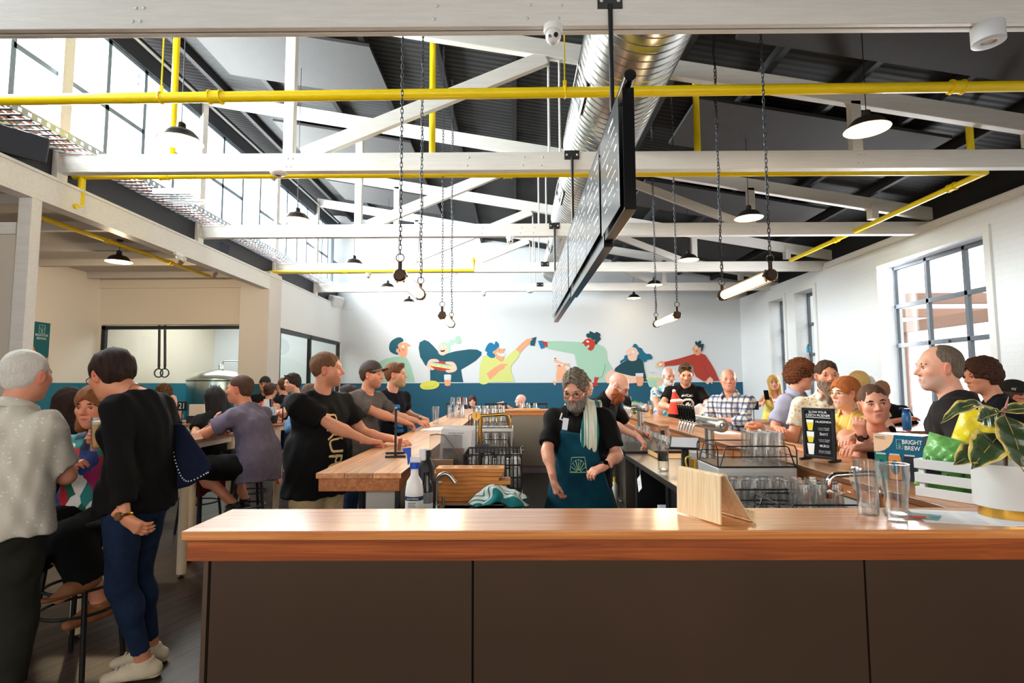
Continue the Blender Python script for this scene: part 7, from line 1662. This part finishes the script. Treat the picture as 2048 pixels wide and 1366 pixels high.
p = at(197, 901, y=2.76); g = T('beer_mug', 'mug of golden beer raised by the woman in the bright blouse', 'beer', loc=(p.x, p.y, p.z)); vessel(g, .165, .034, .038, .13, .014, n=24)
person('woman with long dark hair at the table behind the bright blouse', (140, 806, 4.5), 150, 160, 10, fem=1, sit=True, top=TEE(BLK, sleeve=.4), bottom=dict(mat=BLKP), P=dict(hair='long', haircol=(26, 16, 14), hair2=(60, 36, 30), skin=RUDDY))
person('curly-haired woman resting her cheek on her hand by the number 21', (326, 789, 7.3), 15, 12, 16, fem=1, sit=True, roll=-8, top=TEE(SLATE, sleeve=.6), bottom=dict(mat=BLKP), P=dict(hair='curly', thick=.03, haircol=(52, 34, 26), hair2=(140, 98, 62), skin=FAIR, gazed=25), armL=dict(to=A(348, 792, 7.1), hint=(.6, -.2, -1), f=(-.2, -.1, 1), p=(-1, .1, 0), curl=.6))
o = person('man in a mauve-grey tee seated in profile with his elbow on the table', (479, 779, 5.0), -102, -86, 0, sit=True, s=1.04, w=1.06, lean=(12, 0), slouch=14, top=TEE(PURP, hem=-.14, fold=.005, sleeve=.66, cuff=.02), bottom=dict(mat=BLKP, name='shorts', len=.95, ease=.02, flare=.02), shoes=dict(mat=BLACK, sole=M('cream_sole', (222, 206, 178), .6)),
           P=dict(hair='short', haircol=(56, 38, 30), hair2=(104, 72, 54), skin=(214, 142, 110), thick=.008, hairline=.03), armL=dict(to=A(448, 866, 5.3), el=A(404, 874, 4.85), curl=.3), armR=dict(to=A(430, 855, 5.4), hint=(-.6, .6, -1)),
           legs={-1: dict(to=A(466, 1006, 4.85), hint=(-1, -.2, .12), f=(.2, -.9, -.3)), 1: dict(to=A(490, 998, 5.2), hint=(-1, .3, .12), f=(.4, -.8, -.3))})
person('woman with long black hair leaning in beside the mauve-grey tee', (428, 798, 5.7), -150, -120, 14, fem=1, sit=True, lean=(16, 0), top=TEE(BLK, sleeve=.5), bottom=dict(mat=REDC, skirt=.5), P=dict(hair='long', haircol=(16, 13, 13), hair2=(44, 36, 36), skin=FAIR), armL=dict(to=A(432, 830, 5.4), hint=(0, -1, -1), f=(.2, 0, 1), curl=.3))
person('woman with a brown bun and an orange-red striped top, seen from behind', (541, 782, 8.2), 172, 172, 0, fem=1, sit=True, top=TEE(ORNG, sleeve=0, neck='strap'), bottom=dict(mat=REDC), P=dict(hair='bun', haircol=(56, 34, 24), skin=TANN))
person('man in a black cap beyond the woman with the bun', (530, 769, 9.3), 10, 10, 4, sit=True, top=TEE(NAVY), bottom=dict(mat=BLKP), P=dict(hair='short', haircol=(50, 38, 30), cap=(26, 26, 28), skin=TANN))
person('dark-haired man with sunglasses on his head at the tall table', (584, 766, 7.55), -30, -36, 4, sit=True, lean=(16, 0), top=TEE(SLATE), bottom=dict(mat=DEN), P=dict(hair='wavy', thick=.018, haircol=(32, 22, 18), glasses=(20, 20, 20), glup=1, skin=FAIR, stubble=(90, 64, 50)), armR=dict(to=A(552, 830, 7.2)), armL=dict(to=A(574, 828, 7.15), hint=(1, -.2, -.6)))
person('brown-haired man in spectacles seen from behind at the far table', (566, 772, 8.6), -150, -130, 0, sit=True, top=TEE(NAVY), bottom=dict(mat=BLKP), P=dict(hair='short', haircol=(70, 44, 30), glasses=(40, 36, 36), skin=RUDDY))
person('woman in a denim jacket and pink floral skirt half hidden by the black tee', (618, 790, 6.3), -140, -140, 4, fem=1, sit=True, top=TEE(DENJ, name='jacket', sleeve=1.9), bottom=dict(mat=FLOR, name='skirt', skirt=.75, len=1.0), P=dict(hair='bob', haircol=(64, 40, 28), skin=FAIR), armL=dict(to=A(568, 842, 6.1)))
# --- along the left bar
o = person('man in a black tee with gold outline lettering leaning on the left bar', (655, 739, 3.8), 62, 98, 0, roll=4, w=1.2, belly=.7, lean=(2, 0), top=TEE(BLK, hem=-.2, ease=.02, fold=.005, cuff=.026), bottom=dict(mat=TAN, name='cargo_shorts', len=1.05, ease=.03, flare=.02, fold=.006), shoes=dict(mat=BLACK), P=dict(hair='buzz', thick=.008, napez=-.005, haircol=(96, 66, 46), hair2=(132, 92, 64), skin=(224, 156, 126), stubble=(120, 84, 62)), armR=dict(to=AZ(766, 886, 1.09), hint=(-.4, -1, -.3), f=(.9, .3, -.1), p=(0, 0, -1), curl=.5), armL=dict(to=AZ(812, 884, 1.085), hint=(0, .4, -1), f=(.9, -.2, -.2), p=(0, 0, -1), curl=.25))
gold = M('gold_print', (226, 196, 140), .6)
c = A(695, 905, 3.62); q = o['CH']
for i, ch in enumerate('CRUPO'): decal(o, 'shirt_lettering', ch, gold, q + o['s'] * np.array((.05, .2, .06 - i * .085)), (0, 0, -1), (-1, 0, 0), .15, world=False)
person('man in a grey cap and brown-grey tee leaning on the left bar', (744, 750, 5.05), 58, 78, 2, w=1.02, lean=(9, 0), top=TEE(GREY, fold=.005), bottom=dict(mat=DEN), P=dict(hair='short', haircol=(54, 38, 30), cap=(64, 52, 54), brim=(104, 84, 72), skin=(218, 152, 122), stubble=(110, 76, 58), nose=1.2), armR=dict(to=AZ(838, 856, 1.09), hint=(-.3, -1, -.4), p=(0, 0, -1), curl=.55), armL=dict(to=AZ(846, 850, 1.09), p=(0, 0, -1), curl=.6))
o = person('bearded man in a navy tee with a blue print on the left bar', (792, 750, 5.55), 55, 84, -2, w=1.12, belly=.5, lean=(8, 0), top=TEE(NAVY, fold=.005), bottom=dict(mat=BLKP), P=dict(hair='short', haircol=(84, 52, 32), hair2=(140, 88, 54), quiff=.022, beard=.02, beardcol=(176, 128, 88), beard2=(226, 190, 150), skin=(226, 166, 140)), armR=dict(to=AZ(853, 850, 1.09), hint=(-.3, -1, -.4), p=(0, 0, -1), curl=.7), armL=dict(to=AZ(850, 846, 1.09), p=(0, 0, -1), curl=.6))
watch(o, 1, BLACK, BLACK)
blue = M('blue_print', (40, 120, 190), .6)
for i in range(5): m = MB(); c = Vector(o['CH'] + o['s'] * np.array((.05 - .01 * i, .2, .08 - .06 * i))); m.add([c + Vector((x * .07, 0, z * .024)) for x, z in ((-1, -1), (.4, -1), (1, 0), (.3, 1), (-.8, .7))], [(0, 1, 2, 3, 4)]); decal(o, 'shirt_print', m, blue, None, None, None, 0, world=False)
person('woman with a dark ponytail in profile between the black and grey tees', (692, 790, 6.6), -95, -88, 2, fem=1, sit=True, top=TEE(CHAR), bottom=dict(mat=BLKP), P=dict(hair='bun', haircol=(40, 24, 20), skin=FAIR))
# --- behind the bar
APRON = MC('teal_apron', (6, 62, 80), .12)
o = person('bearded bartender in glasses and a teal apron looking down', (1151, 779, 3.75), -14, -24, 24, w=1.2, belly=.5, lean=(10, 0), slouch=10, top=TEE(BLK, name='polo_shirt', hem=-.1, fold=.004, neck='v', collar=1, sleeve=.8, cuff=.014), bottom=dict(mat=BLKP), shoes=dict(mat=BLACK), P=dict(hs=1.1, hair='short', thick=.015, curl=.0028, top=1.9, haircol=(26, 22, 20), hair2=(186, 168, 146), beard=.05, beardcol=(50, 44, 42), beard2=(186, 176, 164), browcol=(40, 30, 26), glasses=(52, 48, 50), skin=(218, 156, 128), hairline=.034),
           armR=dict(to=A(1114, 992, 3.6), el=A(1094, 905, 3.75), f=(.2, -.1, -1), p=(.9, .2, 0), curl=.5), armL=dict(to=A(1166, 960, 3.4), el=A(1232, 905, 3.75), f=(-.85, -.35, -.25), p=(-.2, .3, -1), curl=.45))
watch(o, -1, BLACK, M('gloss_black'))
F = Fld(o['lo'], np.minimum(o['hi'], (9, 9, o['N'][2])), o['hb']); o['torso'](F, .026); s = o['s']; pel = o['pel']; F.ell(pel + s * (o['T1'] @ np.array((0, .015, .08))), np.array((.195, .165, .16)) * s + .026, o['T1'], k=.06)
for q in (-1, 1): F.cap(pel + s * np.array((q * .07, .01, .1)), pel + s * np.array((q * .1, .05, -.36)), .15 * s, .2 * s, k=.1, flat=True)
F.plane(o['CH'] + s * (o['T2'] @ np.array((0, 0, .125))), o['T2'] @ np.array((0, .1, 1))).plane(pel + s * np.array((0, -.01, 0)), (0, -1, 0)).plane(pel + s * np.array((0, 0, -.34)), (0, 0, -1))
for q in (-1, 1): F.plane(o['CH'] + s * np.array((q * .125, 0, .03)), nrm((q, 0, .26)))
F.noise(.005, 26, 4, (1, 1, .35), 4); v, q_ = F.mesh(); o['apron'] = mk('apron', v, q_, APRON, o['t'])
pale = M('pale_print', (170, 206, 160), .6); m = MB(); c0 = Vector(o['CH'] + s * (o['T2'] @ np.array((-.01, .3, -.07)))); rx, uz = Vector((-1, 0, 0)), Vector(o['T2'] @ np.array((0, 0, 1))); E = lambda x, z: c0 + rx * x + uz * z
seg = lambda p, q, w_=.0022: m.add([Vector(p) + (Vector(q) - Vector(p)).cross(rx.cross(uz)).normalized() * w_ * k for k in (-1, 1)] + [Vector(q) + (Vector(q) - Vector(p)).cross(rx.cross(uz)).normalized() * w_ * k for k in (1, -1)], [(0, 1, 2, 3)])
for p, q in (((-.06, -.062), (.064, -.062)), ((.064, -.062), (.056, .065)), ((.056, .065), (-.05, .06)), ((-.05, .06), (-.062, -.062))): seg(E(*p), E(*q))
for k in range(9): a = math.pi * k / 8; seg(E(.004 + .012 * math.cos(a), -.058 + .012 * math.sin(a)), E(.004 + .058 * math.cos(a), -.058 + .1 * math.sin(a) * (1 if k in (3, 4, 5) else .95)))
for k in range(16): a, b = math.pi * k / 16, math.pi * (k + 1) / 16; seg(E(.002 + .06 * math.cos(a), -.05 + .088 * math.sin(a)), E(.002 + .06 * math.cos(b), -.05 + .088 * math.sin(b)), .001)
decal(o, 'sunburst_print', m, pale, None, None, None, 0, target='apron', off=.003, world=False)
m = MB(); c0 = Vector(A(1131, 848, 3.385)); m.add([c0 + rx * x + uz * z for x, z in ((-.022, .034), (.012, .04), (.024, -.034), (-.008, -.04))], [(0, 1, 2, 3)]); bd = m.build('name_badge', M('badge_white', (232, 230, 240), .4), o['apron'], solid=.002); bd.parent = o['t']; 
for v_ in bd.data.vertices: v_.co = Vector(o['loc'](tuple(v_.co)))
m = MB(); m.tube([Vector(o['loc'](A(u, v, 3.42))) for u, v in ((1124, 826), (1122, 834), (1120, 838), (1126, 840))], .005, 6); bb = m.build('bead_clip', PWHITE, None); bb.parent = o['t']
sh = o['SH'][-1]; B_ = lambda p: o['base'] + o['Rb'] @ np.asarray(p)
t = T('tea_towel', 'striped teal and cream tea towel slung over the bartender\'s shoulder', 'tea towel', world=tuple(B_(sh)))
top_ = sh * .5 + o['N'] * .5; Rr = o['T2']; P_ = [(0, -.16, -.1), (0, -.12, .03), (0, -.06, .085), (0, .01, .085), (.0, .08, .05), (.0, .14, -.04), (.005, .165, -.14), (.01, .165, -.23)]
P_ = spline([top_ + s * (Rr @ np.array(p)) for p in P_], 4, False); m = MB(); n = 9; vs = []
for i, p in enumerate(P_):
    wd = .05 + .012 * math.sin(i * .35)
    for j in range(n): r_ = j / (n - 1) * 2 - 1; vs.append(B_(np.array(p) + (Rr @ np.array((r_ * wd, .01 * math.cos(r_ * 9 + i * .2) + .012, .004 * math.sin(r_ * 12))))))
m.add(vs, [(i * n + j, i * n + j + 1, (i + 1) * n + j + 1, (i + 1) * n + j) for i in range(len(P_) - 1) for j in range(n - 1)])
TW2 = M_stripes('tea_towel_shoulder', [(0, (232, 232, 214)), (.3, (10, 118, 118)), (.5, (232, 232, 214)), (.58, (120, 170, 150)), (.62, (236, 234, 216)), (.75, (130, 176, 150)), (.79, (236, 234, 216))], 9.5, 0); m.build('cloth', TW2, t, smooth=True, solid=.005)
person('brown-haired man hidden behind the bartender\'s head', (1171, 774, 6.2), 30, 40, 0, top=TEE(M_cells('cream_print_shirt', [(60, 96, 70), (90, 120, 90)], 20, .8, (232, 230, 216), .4)), bottom=dict(mat=BLKP), P=dict(hair='short', haircol=(74, 48, 30), skin=FAIR))
person('bald bartender with a red beard and glasses reaching across the bench', (1237, 772, 5.05), 48, 64, 32, w=1.1, lean=(20, 0), slouch=14, top=TEE(BLK, name='polo_shirt', collar=1, sleeve=.7), bottom=dict(mat=BLKP), shoes=dict(mat=BLACK), P=dict(hair='bald', haircol=(140, 70, 40), beard=.06, beardcol=(132, 62, 34), beard2=(206, 120, 72), glasses=(30, 28, 28), skin=(232, 176, 156)), armR=dict(to=A(1290, 888, 4.75), hint=(-.2, -1, -.5), f=(.6, -.3, -.7), p=(-.5, .2, -.8), curl=.55), armL=dict(to=A(1300, 880, 5.1), hint=(.5, .5, -1)))
# --- along the right bar
person('old man with a white beard in a tropical shirt at the far bar corner', (1338, 753, 8.2), 0, 8, 8, w=1.05, lean=(10, 0), top=TEE(HAWAII, name='shirt', collar=1, sleeve=.75), bottom=dict(mat=TAN), P=dict(hair='tuft', haircol=(200, 196, 190), hair2=(236, 234, 230), beard=.012, beardcol=(196, 190, 184), beard2=(236, 232, 228), hs=1.08, skin=(220, 160, 138)), armR=dict(to=A(1318, 822, 7.75), p=(0, 0, -1)), armL=dict(to=A(1360, 825, 7.8)))
o = person('man in a black bird-logo tee with sunglasses on his head looking down', (1372, 748, 7.2), -4, -14, 20, w=1.12, lean=(8, 0), top=TEE(BLK, fold=.004), bottom=dict(mat=DEN), P=dict(hair='short', haircol=(60, 40, 28), glasses=(24, 20, 18), glup=1, skin=(220, 158, 130), stubble=(140, 100, 78), open=1, quiff=.012, hs=1.1), armR=dict(to=A(1352, 822, 6.85), hint=(-1, 0, -.6)), armL=dict(to=A(1402, 830, 6.85), hint=(1, 0, -.5)), lod=(.013, .0055, .006))
wp = M('white_print', (236, 236, 236), .6); mc = o['CH'] + o['s'] * np.array((0, .2, -.03)); decal(o, 'shirt_lettering', 'BEARDIACS', wp, o['CH'] + o['s'] * np.array((0, .2, .12)), (-1, 0, 0), (0, 0, 1), .05, fit=.19, bold=.01, world=False)
m = MB(); c0 = Vector(mc); RG = lambda a, r: c0 + Vector((math.cos(a) * r, 0, math.sin(a) * r))
for k in range(28): a, b = 2 * math.pi * k / 28, 2 * math.pi * (k + 1) / 28; m.add([RG(a, .078), RG(b, .078), RG(b, .11), RG(a, .11)], [(0, 1, 2, 3)])
m.add([c0 + Vector((x * .062, 0, z * .062)) for x, z in ((-1, .5), (-.3, .3), (0, .8), (.5, .5), (.9, -.1), (.4, -.2), (.2, -.8), (-.1, -.3), (-.6, -.2))], [tuple(range(9))]); decal(o, 'bird_logo', m, wp, None, None, None, 0, world=False)
p = at(1350, 815, y=6.7); t = T('santa_hat', 'floppy red hat with white trim held by the man in the bird-logo tee', 'hat', world=p)
MB().tube(spline([at(1352, 828, y=6.7), at(1352, 808, y=6.7), at(1350, 795, y=6.7), at(1348, 784, y=6.7)], 4, False), [.09, .088, .085, .08, .076, .07, .062, .054, .046, .038, .03, .024, .018][:13], 14).build('felt', M('red_felt', (214, 66, 46), .9), t, smooth=True); MB().ball(at(1348, 782, y=6.7), .022).build('pompom', M('white_fluff', (240, 232, 226), .95), t, smooth=True); MB().ball(at(1354, 802, y=6.68), (.085, .07, .03)).build('trim', M('white_fluff'), t, smooth=True)
cloth_heap('white_bag', 'crumpled white bag beside the man in the checked shirt', 'bag', tuple(at(1412, 832, y=6.75)), .2, .1, .16, M('white_crumple', (236, 226, 222), .7), 6)
o = person('bald man in a blue checked shirt leaning on the right bar', (1457, 760, 5.65), -48, -16, 0, w=1.1, belly=.3, lean=(10, 0), top=TEE(PLAID, name='shirt', collar=1, sleeve=1.25, neck='v', fold=.004), bottom=dict(mat=DEN), P=dict(hair='bald', haircol=(150, 130, 116), browcol=(150, 120, 100), skin=(218, 152, 128), gaze=-4), armR=dict(to=AZ(1412, 838, 1.1), hint=(-.5, -.2, -1), p=(0, 0, -1)), armL=dict(to=AZ(1425, 846, 1.1), hint=(.9, -.9, -.3), p=(0, 0, -1)))
o = person('blonde woman in a lemon dress holding a phone near the slim windows', (1548, 766, 8.3), -10, -22, 2, roll=6, fem=1, top=TEE(YDRESS, name='dress', sleeve=0, neck='strap', hem=-.3), bottom=dict(mat=YDRESS, name='skirt', skirt=.4, len=1.0), P=dict(hair='long', haircol=(176, 128, 60), hair2=(240, 208, 130), skin=(230, 178, 150)), armR=dict(to=A(1532, 795, 8.0), hint=(-1, 0, -.8), f=(.3, -.2, .8), curl=.6), armL=dict(to=A(1536, 792, 7.95), hint=(1, 0, -.8), f=(-.3, -.2, .8), curl=.6))
p = at(1533, 790, y=7.9); thing1('phone', MB().cbox(p, (.07, .01, .14), Matrix.Rotation(R(-15), 3, 'X')), M('gloss_black'), 'black phone in the blonde woman\'s hands', 'phone', bev=.006)
person('curly brown-haired man in spectacles and a blue-grey shirt', (1602, 752, 4.75), 40, 58, 6, w=1.15, lean=(4, 0), top=TEE(BSHIRT, name='shirt', collar=1, sleeve=.74, fold=.005, cuff=.02), bottom=dict(mat=BLKP), P=dict(hair='curly', thick=.036, haircol=(58, 32, 22), hair2=(136, 78, 44), glasses=(36, 28, 26), skin=(226, 160, 134), face=1.12), armR=dict(to=AZ(1555, 868, 1.1), hint=(-.6, -.3, -1), p=(0, 0, -1)), armL=dict(to=A(1650, 865, 4.6)))
person('dark-haired man with a long grey-brown beard in a sprig print shirt', (1654, 752, 4.28), -12, -14, 2, w=1.12, top=TEE(LEAFY, name='shirt', collar=1, sleeve=.6, fold=.004), bottom=dict(mat=DEN), P=dict(hair='short', haircol=(44, 30, 24), hair2=(92, 64, 48), beard=.12, beardcol=(74, 50, 38), beard2=(170, 156, 140), skin=(224, 158, 130), open=1, hairline=.028), armR=dict(to=AZ(1508, 862, 1.11), hint=(-.4, .2, -1), curl=.5), armL=dict(to=A(1640, 893, 3.75), p=(0, 0, -1)))
o = person('ginger woman in spectacles and a yellow striped shirt facing left', (1689, 787, 3.88), -58, -76, 2, fem=1, w=1.12, top=TEE(YSTR, name='shirt', collar=1, sleeve=.8, cuff=.03, fold=.004), bottom=dict(mat=DEN), P=dict(hair='short', thick=.024, top=1.0, haircol=(150, 76, 34), hair2=(210, 126, 62), hairline=.004, nape=-.055, glasses=(190, 150, 110), skin=(240, 186, 160)), armR=dict(to=AZ(1625, 892, 1.1), hint=(0, .3, -1), p=(0, 0, -1)), armL=dict(to=AZ(1660, 900, 1.1), hint=(.6, -.9, -.6), p=(0, 0, -1)))
W_ = lambda p: np.asarray(p); s = o['s']; tt = MB(); tt.tube(spline([o['SH'][-1] + s * np.array((.05, -.06, .06)), o['N'] + s * np.array((-.06, .06, -.06)), o['CH'] + s * np.array((.0, .155, .06)), o['CH'] + s * np.array((.1, .14, -.06)), o['pel'] + s * np.array((.2, .05, .05))], 5, False), .014, 8); q = tt.build('bag_strap', BLACK, None, smooth=True); q.parent = o['t']
o = person('woman in a black strappy top resting her chin on her fist', (1748, 808, 3.5), -24, -22, 2, roll=8, fem=1, sit=True, s=1.02, w=1.08, lean=(18, 0), slouch=8, top=TEE(BLK, name='strap_top', sleeve=0, neck='strap'), bottom=dict(mat=DEN), P=dict(hair='pony', thick=.006, haircol=(64, 42, 32), hair2=(120, 84, 62), skin=(226, 160, 132), gaze=30, hairline=.024), armR=dict(to=A(1716, 842, 3.3), hint=(-.1, -.5, -1), f=(-.35, -.25, .8), p=(.6, .6, .3), curl=.85), armL=dict(to=AZ(1662, 905, 1.1), hint=(.7, -.7, -.6), p=(0, 0, -1)))
watch(o, 1, BLACK, M('gloss_black'))
person('balding man in a charcoal tee with his back turned by the crate', (1877, 736, 2.88), -138, -104, 2, w=1.22, slouch=10, top=TEE(CHAR, fold=.006, ease=.018), bottom=dict(mat=DEN), P=dict(hair='receding', thick=.005, haircol=(70, 56, 46), hair2=(150, 134, 118), skin=(226, 166, 140), stubble=(190, 176, 166), nape=-.05), armL=dict(to=A(1850, 960, 2.75)))
person('teenager with wavy dark hair in a navy tee beside the big window', (1962, 752, 3.85), -120, -96, 8, w=.95, slouch=14, top=TEE(NAVY), bottom=dict(mat=DEN), P=dict(hair='wavy', thick=.03, top=1.0, haircol=(40, 24, 18), hair2=(96, 60, 42), skin=(228, 158, 126), nape=-.1))
o = person('man in spectacles and a black cap with white letters at the right edge', (2030, 796, 4.35), 60, 58, 12, sit=True, top=TEE(M('grey_jersey', (150, 152, 158), .9)), bottom=dict(mat=DEN), P=dict(hair='short', thick=.006, haircol=(60, 50, 46), cap=(24, 23, 25), glasses=(40, 36, 34), skin=(222, 146, 116), stubble=(160, 130, 116)), armR=dict(to=A(2050, 850, 4.1), hint=(-1, -.5, -1), f=(.2, 0, 1), curl=.6))
o['cap'] = [k for k in o['t'].children if k.name.startswith('cap')][0]
decal(o, 'cap_lettering', 'NY', wp, A(2030, 772, 4.2), (1, .1, -.25), (.2, 0, 1), .055, target='cap')
# --- farther back on the right
for lb, hd, b, f, kw in (
        ('fair-haired person in a peach top behind the ginger woman', (1716, 766, 5.6), -60, -70, dict(fem=1, top=TEE(M('peach_cotton', (236, 200, 160), .9)), P=dict(hair='bob', haircol=(206, 150, 96), skin=FAIR))),
        ('grey-haired man far back by the right wall', (1716, 764, 7.6), 160, 160, dict(top=TEE(SLATE), P=dict(hair='short', thick=.014, haircol=(120, 116, 104), hair2=(170, 168, 156), skin=FAIR))),
        ('white-haired woman far back by the right wall', (1738, 767, 8.0), 170, 150, dict(fem=1, top=TEE(BSHIRT), P=dict(hair='bob', haircol=(176, 172, 166), hair2=(224, 222, 218), skin=FAIR))),
        ('balding brown-haired man seated behind the woman resting her chin', (1764, 782, 6.5), 150, 150, dict(sit=True, lean=(14, 0), top=TEE(BLK), P=dict(hair='short', thick=.006, haircol=(120, 84, 62), skin=RUDDY), armL=dict(to=A(1822, 842, 6.1)))),
        ('woman with long auburn hair at the low table by the mural wall', (922, 806, 10.9), -70, -60, dict(fem=1, sit=True, s=.92, top=TEE(REDC), P=dict(hair='long', haircol=(52, 22, 22), hair2=(96, 40, 36), skin=FAIR))),
        ('woman with dark hair facing the camera at the mural wall', (945, 803, 11.4), 0, 0, dict(fem=1, sit=True, s=.92, top=TEE(DENJ), P=dict(hair='bob', thick=.02, haircol=(50, 26, 22), skin=FAIR))),
        ('bald man in a navy tee pointing at the mural wall table', (1041, 801, 10.2), -70, -78, dict(sit=True, s=.94, top=TEE(NAVY), P=dict(hair='bald', haircol=(120, 100, 90), skin=(226, 176, 160)), armR=dict(to=A(986, 806, 10.0), hint=(0, 0, -1), f=(-.9, 0, -.3), curl=.5)))):
    person(lb, hd, b, f, bottom=dict(mat=BLKP), **kw)
